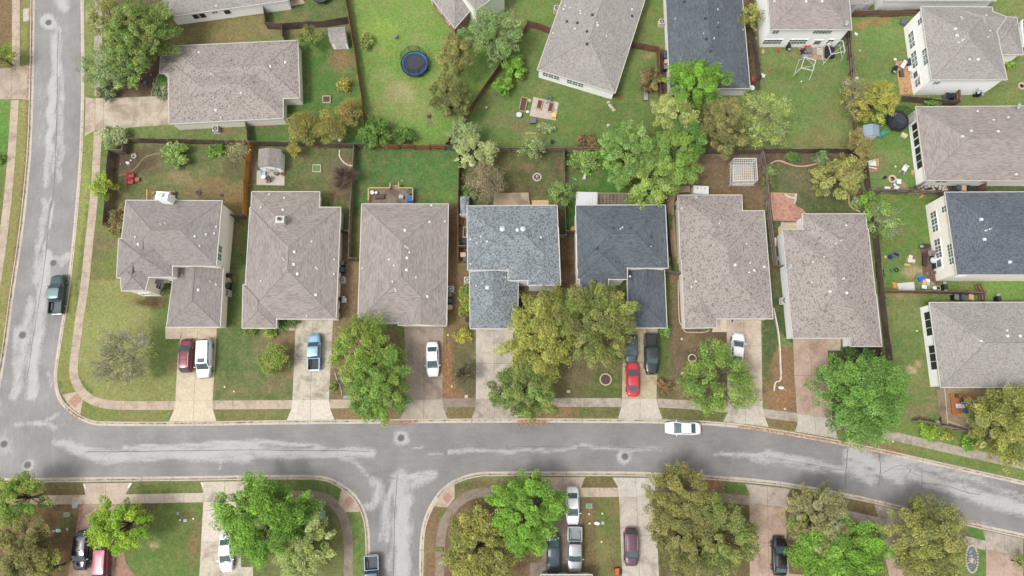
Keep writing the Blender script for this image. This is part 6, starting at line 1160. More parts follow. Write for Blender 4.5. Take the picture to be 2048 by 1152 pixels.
def props():
    # air conditioners and bins
    for lab, u, v in (('air conditioner on the east wall of the corner house',457,588),('air conditioner beside the two dark bins of the second house',686,562),('air conditioner right of the third house near the bins',902,580),('air conditioner left of the blue-grey roofed house',935,562),('air conditioner with round fan left of the last house in the row',1565,603),('air conditioner below the brown roofed top left house',435,262),('air conditioner left of the tilted pale roof',1113,22),('air conditioner left of the charcoal roof',1322,49)): ac_unit(lab, u, v)
    bin_('dark bin at the top of three beside the corner house', 459, 554, BLUEG, BLKP); bin_('tan bin in the middle of three beside the corner house', 459, 563, TANP); bin_('dark bin just above the corner house air conditioner', 459, 574, BLKP, BLUEG)
    bin_('upper dark bin beside the second house', 686, 529, BLKP, GREYP); bin_('lower dark bin beside the second house', 686, 543, BLKP, BLUEG); bin_('dark bin below the air conditioner of the third house', 899, 592, BLKP, GREYP); bin_('blue-grey bin in the middle beside the third house', 899, 604, BLUEG); bin_('tan bin lowest beside the third house', 900, 617, TANP)
    bin_('tan bin beside the blue-grey roofed house gate', 927, 513, TANP); bin_('blue-grey bin partly under the blue-grey roof eave', 933, 522, BLUEG); bin_('dark bin below the blue-grey roofed garage eave', 937, 640, BLUEG, BLKP)
    bin_('topmost blue-grey bin beside the charcoal roofed house', 1330, 112, BLUEG); bin_('second dark bin beside the charcoal roofed house', 1330, 120, BLKP, BLUEG); bin_('tan bin beside the charcoal roofed house', 1331, 130, TANP); bin_('lowest dark bin beside the charcoal roofed house', 1330, 141, BLKP, GREYP)
    bin_('dark bin left of three in the corner by the right fence', 1904, 597, BLKP, GREYP, 0, -1); bin_('blue-grey bin middle of three by the right fence', 1918, 597, BLUEG, None, 0, -1); bin_('tan bin right of three by the right fence', 1933, 597, TANP, None, 0, -1)
    bin_('blue-grey bin left of three under the streaked roof house', 1909, 380, BLUEG, None, 0, -1); bin_('tan bin between two blue-grey bins under the streaked roof house', 1919, 381, TANP, None, 0, -1); bin_('blue-grey bin right of three under the streaked roof house', 1929, 381, BLUEG, BLKP, 0, -1)
    bin_('dark bin by the brown gate fence at top right', 1888, 197, GREYP, BLKP, 0, -1); bin_('second dark bin by the brown gate fence at top right', 1898, 198, BLKP, None, 0, -1)
    tub('hose_reel', 'green hose reel on the corner house garage wall', 'hose reel', 443, 635, .28, .3, A1('hose_green', 40,130,80))
    # trampolines
    pad = A1('pad_blue', 52,116,180); trampoline('round trampoline with blue pad and net on the big lawn', 831, 133, 2.02, pad); trampoline('black trampoline with net below the golden tree', 1789, 246, 1.55, M('pad_black', (.02, .022, .026), .5)); trampoline('dark trampoline cut off by the top edge', 645, -6, 1.5, A1('pad_grey', 120,136,144))
    # sheds
    def shed(label, q, h, rm, wm, doors='S', ax='ew'):
        ms = Mass(q, h, 'gg', ax, .38); cx = sum(p[0] for p in ms.q) / 4; cy = sum(p[1] for p in ms.q) / 4; r = root('garden_shed', (cx, cy, G), label, 'shed'); m = MB()
        for f in ms.planes(): m.poly(f, 0, slope_uv(f))
        for f in ms.planes(): m.poly([(p[0], p[1], p[2] - .05) for p in reversed(f)])
        obj('roof', m, rm, r, False); wq = inset(ms.q, .12); m = MB(); m.prism(wq, G, ms.h - .02)
        for e in (0, 1):
            a, b = ((ms.c[0], ms.c[1]), (ms.c[2], ms.c[3]))[e]; rr = (ms.r0, ms.r1)[e]; t = (Vector(rr) - Vector((ms.r1, ms.r0)[e])).normalized() * -.12; m.poly([(a[0] + t.x, a[1] + t.y, ms.h - .01), (b[0] + t.x, b[1] + t.y, ms.h - .01), (rr[0] + t.x, rr[1] + t.y, ms.rz - .04)])
        obj('wall', m, wm, r, False); a, b = Vector(wq[3]), Vector(wq[2]); d = (b - a).normalized(); th = math.atan2(d.y, d.x); p = (a + b) / 2 + Vector((d.y, -d.x)) * .02
        for s in (-.4, .4): dr = obj('door', MB().box(p.x + d.x * s, p.y + d.y * s, G + .05, .76, .06, h * .82, th), WHP, r, False); obj('handle', MB().box(p.x + d.x * s * .3 + d.y * .06, p.y + d.y * s * .3 - d.x * .06, G + h * .4, .04, .05, .2, th), BLKP, dr, False)
        return r, ms
    shed('small white shed with grey roof against the fence', [(655,56),(690,53),(694,85),(660,86)], 2.0, R_PALE, W_WHITE); shed('white garden shed with trellis front and double doors on the patio', [(517,298),(563,299),(561,337),(516,335)], 2.1, R_GREY, W_WHITE, ax='ns')
    shed('narrow lean shed with blue-grey shingles beside the fourth house', [(920,393),(938,393),(938,428),(921,428)], 2.1, R_BLUE, W_GREY, ax='ns'); shed('blue-grey roofed shed at the top edge left of the grey-walled house', [(1699,-16),(1748,-16),(1747,9),(1700,10)], 2.2, R_PALE, A1('shed_blue', 196,208,214))
    # plastic playhouse with slide
    r, ms = shed('blue-grey plastic playhouse left of the black trampoline', [(1726,250),(1758,250),(1759,272),(1728,273)], 1.6, A1('play_roof', 150,172,186), A1('play_wall', 216,220,216), ax='ns')
    r = R_('toy_slide', 'turquoise toy slide beside the blue-grey playhouse', 'slide', 1766, 267, -1, .7); m = MB(); m.poly([(-.25, .7, 1.0), (.25, .7, 1.0), (.25, -.6, .1), (-.25, -.6, .1)]); m.box(.27, .05, .4, .04, 1.4, .2); m.box(-.27, .05, .4, .04, 1.4, .2); obj('chute', m, A1('turq', 90,196,200), r); m = MB(); m.box(0, .8, 0, .5, .1, 1.0); obj('ladder', m, A1('turq', 90,196,200), r)
    crate('toy_cart', 'white and yellow toy cart on the grass by the streaked roof house', 'toy', 1806, 272, .8, .5, .4, WHP, A1('toy_yellow', 226,220,160), 1, -2)
    # white gazebo with lattice roof
    def gazebo(label, q, h, n, wall=True, canopy=None):
        W = toworld(q, G + h); x = sum(p[0] for p in W) / 4; y = sum(p[1] for p in W) / 4; r = root('gazebo' if wall else 'pergola', (x, y, G), label, 'gazebo' if wall else 'pergola'); a, b, cc, d = [Vector(p) for p in W]; wm = WHP if wall else WOODP
        for p in (a, b, cc, d): obj('post', MB().box(p.x, p.y, G, .12, .12, h), wm, r, False)
        m = MB()
        for p, q_ in ((a, b), (b, cc), (cc, d), (d, a)): dd = q_ - p; mid = (p + q_) / 2; m.box(mid.x, mid.y, G + h - .1, dd.length, .09, .16, math.atan2(dd.y, dd.x))
        obj('beam', m, wm, r, False); m = MB()
        for k in range(n + 1): p, q_ = a.lerp(b, k / n), d.lerp(cc, k / n); dd = q_ - p; mid = (p + q_) / 2; m.box(mid.x, mid.y, G + h + .06, dd.length, .045, .09, math.atan2(dd.y, dd.x))
        obj('rafter', m, wm, r, False); m = MB(); n2 = int(n * .8)
        for k in range(n2 + 1): p, q_ = a.lerp(d, k / n2), b.lerp(cc, k / n2); dd = q_ - p; mid = (p + q_) / 2; m.box(mid.x, mid.y, G + h + .15, dd.length, .03, .04, math.atan2(dd.y, dd.x))
        obj('lattice', m, wm, r, False); return r, (a, b, cc, d)
    slab('gazebo_floor', [(1462,328),(1506,330),(1508,372),(1464,372)], CONC, G + .06); rg_, cs = gazebo('white lattice gazebo in the corner of the leaf-covered yard', [(1468,317),(1512,317),(1515,360),(1467,362)], 2.3, 12)
    m = MB()
    for k in range(4):
        p, q_ = cs[k], cs[(k + 1) % 4]; dd = q_ - p; mid = (p + q_) / 2; m.box(mid.x, mid.y, G + .8, dd.length, .06, .08, math.atan2(dd.y, dd.x))
        for s in np.linspace(.08, .92, 8): e = p.lerp(q_, s); m.box(e.x, e.y, G, .05, .05, .8)
    obj('railing', m, WHP, rg_, False); table('table inside the white gazebo', 1488, 352, WOODL, .55)
    deckbox('weathered deck under the lattice behind the slate roofed house', [(1194,388),(1262,388),(1262,416),(1194,416)], .2, WOODG); gazebo('open pergola of thin battens behind the slate roofed house', [(1195,386),(1258,387),(1259,414),(1195,414)], 2.4, 9, wall=False)
    r = R_('patio_cover', 'solid white patio cover left of the open pergola', 'patio cover', 1174, 398, z=G); W = toworld([(1153,384),(1194.5,384),(1194.5,414),(1152,414)], 2.6); m = MB(); m.prism(W, 2.5, 2.6)
    for k in range(7): a = lerp2(W[0], W[1], (k + .5) / 7); b = lerp2(W[3], W[2], (k + .5) / 7); m.tube([(*a, 2.62), (*b, 2.62)], .03, 4)
    obj('roof', m, M('cover_white', c(220,220,222), .5, var=.08), r, False)
    for k in (0, 1): p = W[k]; obj('post', MB().box(p[0], p[1] - .1, G, .1, .1, 2.38), WHP, r, False)
    # decks and patios
    deckbox('pale deck with low rail behind the corner house', [(303,384),(352,384),(353,412),(302,412)], .35, WOODP, rail=[((300,384),(300,404))]); tub('flower_pot', 'potted green plant on the corner house deck', 'planter', 308, 388, .22, .35, TERRA, A1('pot_leaf', 130,170,50), z=G + .35); tub('flower_pot', 'dark pot at the right end of the corner house deck', 'planter', 347, 388, .25, .35, BLKP, z=G + .35)
    z = .55; deckbox('grey weathered deck with pale railing behind the third house', [(739,380),(827,380),(828,415),(739,415)], z, WOODG, rail=[((739,380),(781,380)),((800,380),(827,380)),((739,380),(739,404)),((827,380),(827,404))]); deckbox('short steps leading up to the grey weathered deck', [(783,371),(798,371),(798,380),(783,380)], .3, WOODP, 4, 'steps', 'deck_steps', rail=[((782,370),(782,379)),((799,370),(799,379))])
    tub('round_pot', 'white round lidded pot in the corner of the railed deck', 'pot', 745, 387, .3, .5, WHP, WHP, z=G + z); tub('round_pot', 'small brown pot with white rim on the railed deck', 'pot', 753, 387, .24, .4, TERRA, WHP, z=G + z); tub('round_pot', 'large dark green barrel in the right corner of the railed deck', 'barrel', 821, 387, .38, .75, A1('barrel_green', 60,78,72), A1('barrel_lid', 74,96,86), z=G + z); crate('storage_box', 'bright blue storage box on the railed deck', 'storage box', 820, 400, .75, .75, .55, BLUEP, z=G + z); crate('storage_box', 'brown wicker box on the left of the railed deck', 'storage box', 760, 395, 1.3, .6, .4, A1('wicker_brown', 90,70,66), z=G + z); crate('storage_box', 'pale grey cushion box near the middle of the railed deck', 'storage box', 803, 395, .6, .5, .4, A1('cushion_grey', 190,184,182), z=G + z, dv=-1, du=.3)
    deckbox('rough wooden deck behind the blue-grey roofed house', [(988,388),(1057,387),(1060,416),(986,416)], .4, WOODP, 22); sheet('plywood_sheet', 'speckled plywood sheet lying beside the rough wooden deck', 'board', [(1064,401),(1097,400),(1097,414),(1064,414)], A1('plywood', 214,184,134), .05)
    r = R_('storage_box', 'white two-lid storage box behind the mottled roof house', 'storage box', 1398, 385); m = MB(); m.box(0, 0, 0, 2.3, 1.2, 1.1); obj('body', m, WHP, r)
    for s in (-1, 1): m = MB(); m.box(s * .58, 0, 1.1, 1.1, 1.25, .07); m.box(s * .58, 0, 1.17, .9, 1.0, .04); l_ = obj('lid', m, WHP, r); obj('handle', MB().box(s * .58, .2, 1.2, .08, .3, .04), BLKP, l_)
    slab('patio', [(514,341),(569,341),(569,371),(513,370)], CONC, G + .03); chair('light blue garden chair in front of the white garden shed', 528, 348, A1('chair_blue', 170,200,220), 0, 1); table('white round table beside the light blue chair', 530, 357, WHP, .35); chair('dark brown chair below the white round table', 538, 361, A1('chair_brown', 96,76,78), -1, .3); tub('flower_pot', 'terracotta pot at the edge of the shed patio', 'planter', 566, 349, .28, .35, TERRA); tub('flower_pot', 'pot with green plant by the garden shed door', 'planter', 554, 348, .34, .4, BLKP, A1('pot_leaf2', 104,130,72)); tub('flower_pot', 'dark pot left of the shed door behind the blue chair', 'planter', 528, 341, .3, .5, A1('pot_teal', 50,80,84))
    G3 = 'red garden chairs on the corner lawn'
    chair('bright red garden chair, upper one of the pair on the corner lawn', 264, 354, A1('chair_red', 176,72,72), 0, 1, group=G3, w=.9); chair('darker red garden chair below the bright red one', 263, 366, A1('chair_red2', 190,60,76), 0, 1, group=G3, w=.9); r = table('small red side table right of the two red chairs', 277, 361, A1('chair_red3', 200,80,92), square=(.62, .6), h=.45)
    slab('brick_patio', [(1541,386),(1591,388),(1591,412),(1604,417),(1612,426),(1612,442),(1596,443),(1546,441)], concrete('brick_pink', c(196,152,132), c(164,112,94), .9, 2.4, c(214,182,164)), G + .03); edging('pale timber edge along the west side of the brick patio', [(1541,386),(1543,415),(1547,441)], .12, WOODL); edging('pale timber edge along the top of the brick patio', [(1541,386),(1570,387),(1591,388)], .1, WOODL); edging('rough stone pond edge at the brick patio corner', [(1568,389),(1578,396),(1590,398),(1591,388)], .3, STONE, .25); edging('stone wall beside the brick patio pond', [(1591,388),(1590,400),(1587,408)], .3, STONE, .25)
    dish('round white barbecue dish on the cream path', 1561, 448, .5, .3); dish('satellite dish on the west eave of the last house', 1577, 533, 2.9); dish('pale satellite dish on the two-storey roof above the cluttered patio', 1690, 48, 5.4); dish('satellite dish at the top right corner of the streaked roof', 2033, 214, 3.); dish('large satellite dish on the wall of the top right house', 1954, 183, 1.4, .5)
    # rings, beds and edgings
    planter_ring('stone fire ring in the middle of the brown back yard', 1074, 355, .68, .5, STONE, rocks=14); planter_ring('pink stone fire ring on the cluttered lawn', 1783, 359, .62, .36, A1('ring_pink', 226,196,172), BLKP, rocks=5, h=.3); planter_ring('white ring planter beside the light green tree', 1384, 717, .62, .48, A1('ring_white', 226,216,204), A1('mulch_red', 100,62,60)); planter_ring('larger cream ring planter with bare twigs beside the red sedan', 1211, 759, .86, .7, A1('ring_cream', 206,190,160)); planter_ring('small white stone ring in the corner house bed', 269, 313, .4, .28, STONE, rocks=6); planter_ring('tan stone ring near the bottom corner of the top right lawn', 2042, 173, .6, .34, A1('ring_tan', 206,190,166), BLKP); planter_ring('small tree ring beside the broad dense tree', 1790, 778, .4, .28, STONE)
    planter_ring('round olive ring border at the west end of the last yard', 1536, 362, .95, .8, A1('ring_brick', 190,150,110), h=.1)
    raised_bed('square white-framed fire pit on the shed lawn', [(646,193),(662,193),(662,207),(646,207)], STONE, .3); raised_bed('square raised bed with green plants on the second lawn', [(626,330),(643,330),(643,345),(625,345)], STONE, .25, A1('bed_green', 100,134,70))
    sheet('paver_patio', 'pinkish paver square under the raised vegetable beds', 'patio', [(1067,194),(1118,205),(1111,241),(1059,232)], concrete('paver', c(206,190,180), c(180,160,150), .5, 2.), .04)
    raised_bed('long raised bed left of the pinkish pavers', [(1043,195),(1056,198),(1050,226),(1037,223)], WOODL); raised_bed('raised bed in the centre of the pinkish pavers', [(1076,200),(1086,203),(1082,221),(1072,218)], WOODL); raised_bed('raised bed on the right of the pinkish pavers', [(1098,206),(1108,208),(1104,226),(1094,225)], WOODL); raised_bed('low gravel bed at the right edge of the pavers', [(1109,204),(1117,206),(1114,220),(1107,219)], STONE, .15, STONE)
    crate('storage_box', 'yellow box at the corner of the pavers', 'box', 1108, 232, .55, .7, .35, A1('straw', 236,206,120)); crate('wheelbarrow', 'black cart below the pinkish pavers', 'cart', 1066, 244, .85, .75, .45, BLKP, A1('cart_grey', 120,116,118)); tub('watering_tub', 'pale grey tub at the left of the vegetable beds', 'tub', 1038, 232, .42, .5, A1('pale_tub', 206,210,212), A1('pale_tub2', 220,222,224)); frame('grey folded chair frame at the top of the pavers', [(1090,199),(1102,196),(1104,206),(1093,208)], .9, name='folding_chair', cat='chair', mat=GREYP); sheet('wooden_planks', 'loose planks on the grass below the vegetable patch', 'planks', [(1051,265),(1072,266),(1072,268),(1051,267)], WOODL, .05); rock('cream stone beside the long raised bed', 1059, 201, .3); rock('white stone at the foot of the long raised bed', 1055, 224, .3, WHP)
    for k, (u, v) in enumerate([(1217,205),(1220,211),(1223,215),(1227,220)]): rock(['topmost','second','third','lowest'][k] + ' flat stone in the line leading from the tilted roof house', u, v, .3, group='stones leading from the tilted roof house')
    W_ = A1('edge_white', 214,204,184)
    edging('white stone curve around the mulch bed by the second yard fence', [(680,300),(678,312),(686,324),(696,331),(709,333)], .2, W_); edging('sandy curved border on the corner lawn', [(237,352),(260,346),(276,332),(285,318),(300,310),(320,306)], .1, A1('edge_sand', 176,146,118), .06)
    EC = A1('edge_tan', 216,182,146); edging('wavy tan border across the top of the last yard', [(1541,328),(1550,322),(1562,322),(1576,328),(1592,333),(1612,333),(1640,326)], .17, EC); edging('curved tan border around the lower flower bed', [(1701,382),(1696,396),(1698,410),(1706,418),(1720,424)], .17, EC); edging('short tan border at the patio corner ring', [(1532,376),(1540,374),(1546,366)], .14, EC)
    edging('pale wavy stone edging along the green side yard fence', [(1743,462),(1748,478),(1756,490),(1755,498),(1750,504),(1751,514),(1756,526),(1758,536),(1753,546),(1753,556),(1760,562),(1765,571),(1764,582)], .16, W_, .14)
    edging('low white wall stepping down between the last two driveways', [(1546,616),(1551,640),(1556,665),(1559,700),(1560,730),(1561,750)], .16, A1('wall_cream', 232,224,204), .3, 'garden_wall'); edging('end of the low white wall turning to the lawn', [(1561,751),(1560,763),(1549,763),(1547,782)], .16, A1('wall_cream', 232,224,204), .3, 'garden_wall')
    edging('thin white curb around the mottled roof house corner', [(1356,560),(1357,620),(1359,648),(1366,652)], .1, W_, .1); edging('rounded white curb below the mottled roof house front', [(1366,656),(1368,663),(1376,665),(1412,665),(1418,660)], .1, W_, .1); edging('cream bed edging left of the twin green trees', [(670,745),(674,760),(681,772),(684,790)], .08, W_, .1)
    ribbon('gravel_path', [(1380,378),(1360,378),(1346,388),(1341,402),(1342,430),(1346,480),(1349,545)], .95, concrete('gravel_brown', c(198,172,140), c(166,142,112), .7, 3.), G + .02, joint=0)
    r = R_('stone_flower_bed', 'oval bed ringed with white stones at the bottom right', 'flower bed', 1943, 1117); m = MB(); rg = random.Random(3)
    for k in range(30): t = 2 * math.pi * k / 30; m.ball(math.cos(t) * .78, math.sin(t) * 1.75, .08, rg.uniform(.13, .19), az=.7, n=7)
    obj('stone_ring', m, A1('stone_white', 190,182,168), r); m = MB(); 
    for _ in range(34): t, q = rg.uniform(0, 6.28), rg.uniform(0, .8) ; m.ball(math.cos(t) * .7 * q, math.sin(t) * 1.6 * q, .06, rg.uniform(.05, .12), az=.6, n=6)
    obj('pebbles', m, STONE, r); m = MB(); m.tube([(0, 0, .0), (0, 0, .04)], [.7, .7], 20); m.v = [(a, b * 2.2, d) for a, b, d in m.v]; obj('soil', m, A1('bed_grey', 150,138,122), r)
    # swing and climbing frames, patio of the two-storey house
    frame('white steel play frame standing on the open lawn', [(1586,152),(1596,122),(1626,132),(1618,160)], 2.0); frame('taller white steel frame over the cluttered patio corner', [(1645,130),(1636,100),(1676,92),(1682,122)], 2.3)
    slab('patio', [(1596,92),(1650,92),(1652,120),(1606,119)], concrete('patio_tan', c(180,158,140), c(140,112,96), .7, 1.5)); chair('red cushioned chair against the two-storey patio wall', 1612.5, 97, REDP, 0, 1); chair('black chair on the left of the two-storey patio', 1603, 106, BLKP, 1, 0); table('dark glass table below the red cushioned chair', 1615, 105, GREYP, square=(.9, .9)); crate('cooler_box', 'lilac-grey cooler at the patio edge', 'cooler', 1608, 115, .7, .5, .4, A1('cooler', 156,156,176)); grill('black grill left of the red cushioned chair', 1574, 97); tub('round_pot', 'reddish pot at the far left of the two-storey wall', 'pot', 1554, 101, .28, .4, TERRA, REDP); crate('storage_box', 'dark furniture pile under the tall white frame', 'furniture', 1657, 108, 1.3, 1.6, .6, A1('dark_blue_cloth', 44,52,66), BLKP); crate('doormat_step', 'small paved step below the patio door', 'step', 1639, 104, .9, 1.1, .12, CONC); chair('grey folding chair right of the patio door', 1654, 92, GREYP, 0, 1)
    ball('small orange-red ball on the left of the swing yard', 1538, 141, .2, A1('ball_orange', 226,100,70)); ball('tiny white ball on the swing yard lawn', 1602, 164, .13, WHP); ball('small white ball by the dark fence of the swing yard', 1692, 199, .12, WHP)
    r = R_('toy_tricycle', 'pinkish toy tricycle leaning at the dark fence', 'toy', 1686, 165); m = MB(); m.ring(-.35, 0, .05, .1, .1, .2, 12); m.box(.1, 0, .1, .7, .12, .3, .5); obj('frame', m, A1('pink', 176,120,128), r); m = MB(); m.box(.35, -.2, .05, .3, .7, .35, .2); obj('seat', m, A1('lilac', 176,176,200), r)
    # top right patio
    slab('patio', [(1791,123),(1820,122),(1828,188),(1800,190)], concrete('patio_wood', c(198,158,118), c(176,136,100), .7, 1.2)); lounger('white cushioned lounger tilted on the tan patio', 1805, 131, BLKP, WHP, -.6, 1, 1.5); chair('white cushioned chair near the tan patio wall', 1817, 141, WHP, -1, 0); crate('storage_box', 'dark grey round-cornered seat against the top right wall', 'furniture', 1819, 128, 1.0, 1.0, .6, A1('cover_grey', 74,78,86), du=.3); crate('storage_box', 'brown narrow bench in the middle of the tan patio', 'bench', 1801, 149, .55, .95, .4, A1('bench_brown', 96,84,80), du=-.2); chair('small white framed chair on the right of the tan patio', 1823, 153, STEEL, -1, 0); grill('black grill with pale shelf left of the tan patio', 1786, 142, 1, .4); tub('hose_coil', 'coiled hose at the bottom of the tan patio', 'hose', 1811, 180, .3, .08, BLKP, A1('patio_fill', 198,158,118)); rock('white stone at the top corner of the tan patio', 1790, 119, .26, WHP); crate('broken_box', 'white crumpled box on the top right lawn', 'box', 1711, 69, .5, .35, .15, WHP, du=.6); rock('white bucket-like stone by the yellow tree fence', 1713, 157, .3, WHP); crate('wooden_crate', 'grey slatted box by the brown fence at top right', 'crate', 1805, 46, .8, 1.0, .5, A1('slat_grey', 116,118,122), du=.4)
    ball('tiny pale ball on the top right lawn', 1719, 102, .14, WHP); grill('covered grill on the south wall of the top right house', 1950, 192, 0, 1)
    # cluttered yard below
    sheet('white_board', 'white torn board on brown planks by the feathery tree', 'board', [(1733,323),(1750,318),(1752,332),(1732,331)], WHP, .12); sheet('wooden_planks', 'brown planks under the white torn board', 'planks', [(1727,336),(1756,332),(1755,343),(1730,348)], A1('plank_rust', 176,124,98), .1); sheet('wooden_planks', 'upright tan plank right of the white torn board', 'planks', [(1752,318),(1757,318),(1757,333),(1752,333)], WOODL, .1); sheet('wooden_planks', 'white pipe and boards on the brown planks', 'planks', [(1737,334),(1752,337),(1752,339),(1737,336)], WHP, .2)
    raised_bed('low empty garden frame by the fence corner', [(1729,372),(1751,371),(1752,382),(1729,383)], A1('frame_grey', 156,150,140), .12, A1('weeds', 96,130,60)); sheet('tarp', 'dark triangular mat left of the pink fire ring', 'mat', [(1768,352),(1774,352),(1772,358),(1763,358)], BLKP, .04); r = R_('plastic_chair', 'overturned white plastic chair on the cluttered lawn', 'chair', 1807, 339, 1, .6); m = MB(); m.box(0, 0, .3, .8, .7, .06); obj('seat', m, WHP, r); m = MB(); m.box(-.5, 0, .1, .08, .7, .5); obj('backrest', m, WHP, r)
    for s in (-1, 1): obj('leg', MB().box(.5, s * .3, .1, .7, .05, .05, s * .3), WHP, r)
    sheet('tarp', 'blue-grey cloth below the overturned white chair', 'cloth', [(1804,344),(1808,344),(1808,351),(1805,351)], A1('cloth_blue', 96,112,136), .08); crate('toy_house', 'white open triangle toy by the pink fire ring', 'toy', 1795, 365, .6, .7, .4, A1('toy_green', 176,196,176), WHP); tub('toy_bucket', 'turquoise bucket below the pink fire ring', 'bucket', 1787, 371, .22, .35, A1('turq', 90,196,200), WHP); crate('white_toy', 'white toy pile against the fence of the cluttered yard', 'toy', 1773, 378, .8, .5, .25, WHP); crate('red_toy', 'red toy cart against the fence of the cluttered yard', 'toy', 1791, 377, .6, .6, .3, A1('toy_red', 176,80,90), WHP, du=.5); ball('small pale ball above the pink fire ring', 1790, 334, .15, WHP); rock('brown sack by the streaked house wall', 1825, 347, .35, A1('sack', 186,160,130)); crate('cardboard_box', 'small tan box above the brown sack', 'box', 1826, 344, .6, .3, .2, TANP)
    SS = [(1836,376),(1842,373),(1851,375),(1858,373),(1865,374),(1872,373),(1867,379),(1880,374),(1886,376),(1890,373),(1879,378),(1845,380),(1887,380),(1892,379)]
    for k, (u, v) in enumerate(SS): rock(['first','second','third','fourth','fifth','sixth','seventh','eighth','ninth','tenth','eleventh','twelfth','thirteenth','last'][sorted(SS).index((u, v))] + ' pale stepping stone from the left in the dark bed', u, v, .24, group='pale stepping stones in the dark bed', name='stepping_stone')
    sheet('white_board', 'white plank lying in the dark stepping stone bed', 'board', [(1849,380.5),(1862,380.5),(1862,383),(1849,383)], WHP, .1); sheet('wooden_planks', 'orange board leaning below the grey-brown fence', 'board', [(1842,390),(1849,390),(1843,397),(1836,397)], A1('orange_board', 212,150,80), .15)
    # green side yard
    tub('round_tub', 'blue round tub on the green side yard', 'tub', 1778, 515, .42, .3, A1('tub_blue', 60,116,160), BLKP); rock('pinkish rock left of the blue round tub', 1771, 514, .26, A1('rock_pink', 216,186,160)); raised_bed('dark open cart right of the blue round tub', [(1786,503),(1799,509),(1794,517),(1781,511)], GREYP, .4, BLKP); crate('toy_table', 'white toy table on the green side yard', 'toy', 1817, 519, .5, 1.0, .45, A1('toy_white', 226,210,200), du=.2); crate('toy_chair', 'small white toy chair right of the toy table', 'toy', 1824, 523, .45, .45, .35, A1('toy_white', 226,210,200), du=.3); sheet('wooden_planks', 'small tan board below the toy table', 'board', [(1809,527),(1820,528),(1818,532),(1808,531)], WOODL, .06)
    for k, (u, v, mt) in enumerate([(1763,543,BLKP),(1785,541,A1('ring_green', 60,120,90)),(1792,540,BLKP),(1764,550,BLKP)]): x, y = P(u, v); m = MB(); m.ring(x, y, G, G + .14, .2, .33, 18); tag(obj('old_tyre', m, mt), ['topmost dark tyre ring near the wavy edging','green ring lying on the green side yard','dark tyre right of the green ring','lowest dark tyre near the wavy edging'][k], 'tyre')
    slab('patio', [(1840,497),(1872,490),(1884,560),(1876,572),(1846,550)], concrete('patio_mulch', c(124,98,86), c(96,74,66), .9, 2.2, c(186,158,140))); r = R_('plastic_canoe', 'dark grey canoe-shaped trough at the top of the cluttered patio', 'trough', 1848, 493, 1, -.1); m = MB(); m.ball(0, 0, .2, .5, .75, 1.9, .4, 14); obj('hull', m, A1('hull', 66,62,66), r); m = MB(); m.ball(0, -.55, .36, .3, .7, .9, .3, 10); obj('opening', m, A1('hull2', 166,166,172), r)
    lounger('dark brown sofa along the cluttered patio', 1847, 520, BLKP, A1('sofa_brown', 70,52,50), 0, 1, 2.0); chair('dark chair with pale blanket on the cluttered patio', 1857, 508, A1('chair_pale', 156,140,132), -1, 0); chair('black chair below the pale blanket chair', 1862, 517, BLKP, -1, -.3); table('white round table on the cluttered patio', 1861, 523, A1('table_mint', 200,220,214), .42); crate('storage_box', 'white box against the cream wall of the cluttered patio', 'box', 1867, 498, .4, .6, .5, WHP); crate('storage_box', 'pale bag beside the cream wall', 'bag', 1871, 516, .7, .5, .5, A1('bag_pale', 216,206,196), WHP); crate('storage_box', 'dark barrel-like box by the patio door', 'box', 1868, 532, .6, 1.0, .6, BLKP)
    for k, (u, v, mt, l_) in enumerate([(1872,545,A1('w1', 186,156,130),'left tan basket in the heap by the cream wall corner'),(1878,548,TERRA,'brown pot in the heap by the cream wall corner'),(1884,544,A1('w2', 206,196,184),'pale basket in the heap by the cream wall corner'),(1877,556,A1('w3', 156,150,142),'grey basket lowest in the heap by the cream wall corner'),(1864,547,GREYP,'grey tub left of the heap by the cream wall corner')]): tub('basket', l_, 'basket', u, v, .32, .35, mt)
    sheet('tarp', 'grey-green tarp at the bottom of the cluttered patio', 'tarp', [(1833,549),(1842,548),(1842,557),(1828,557)], A1('tarp_grey', 110,136,136), .3); sheet('tarp', 'bright blue tarp over a heap beside the fence', 'tarp', [(1834,556),(1846,554),(1849,560),(1837,564)], BLUEP, .4); crate('storage_box', 'white box right of the bright blue tarp', 'box', 1852, 563, .55, .5, .4, WHP); crate('storage_box', 'tan box below the bright blue tarp', 'box', 1846, 566, .5, .7, .4, A1('tan_box', 226,180,120)); crate('storage_box', 'turquoise crate by the reddish fence', 'crate', 1845, 575, .65, .5, .4, A1('turq2', 90,150,150), WHP); crate('storage_box', 'mint crate beside the white box', 'crate', 1852, 569, .4, .5, .4, A1('mint', 170,210,190)); sheet('white_board', 'large white board leaning on the reddish fence', 'board', [(1793,567),(1827,564),(1829,582),(1797,582)], A1('board_white', 216,212,208), .15); sheet('wooden_planks', 'orange planks left of the large white board', 'planks', [(1784,564),(1792,566),(1793,578),(1786,576)], A1('orange_board', 212,150,80), .1)
    tub('bucket', 'white bucket cluster near the reddish fence', 'bucket', 1866, 577, .3, .4, A1('w4', 190,190,190), WHP); tub('bucket', 'pale bucket right of the bucket cluster', 'bucket', 1874, 577, .3, .35, WHP, BLKP); grill('black grill at the right of the bucket cluster', 1884, 576)
    grill('small black grill above the pale speckled roof', 1990, 600); 
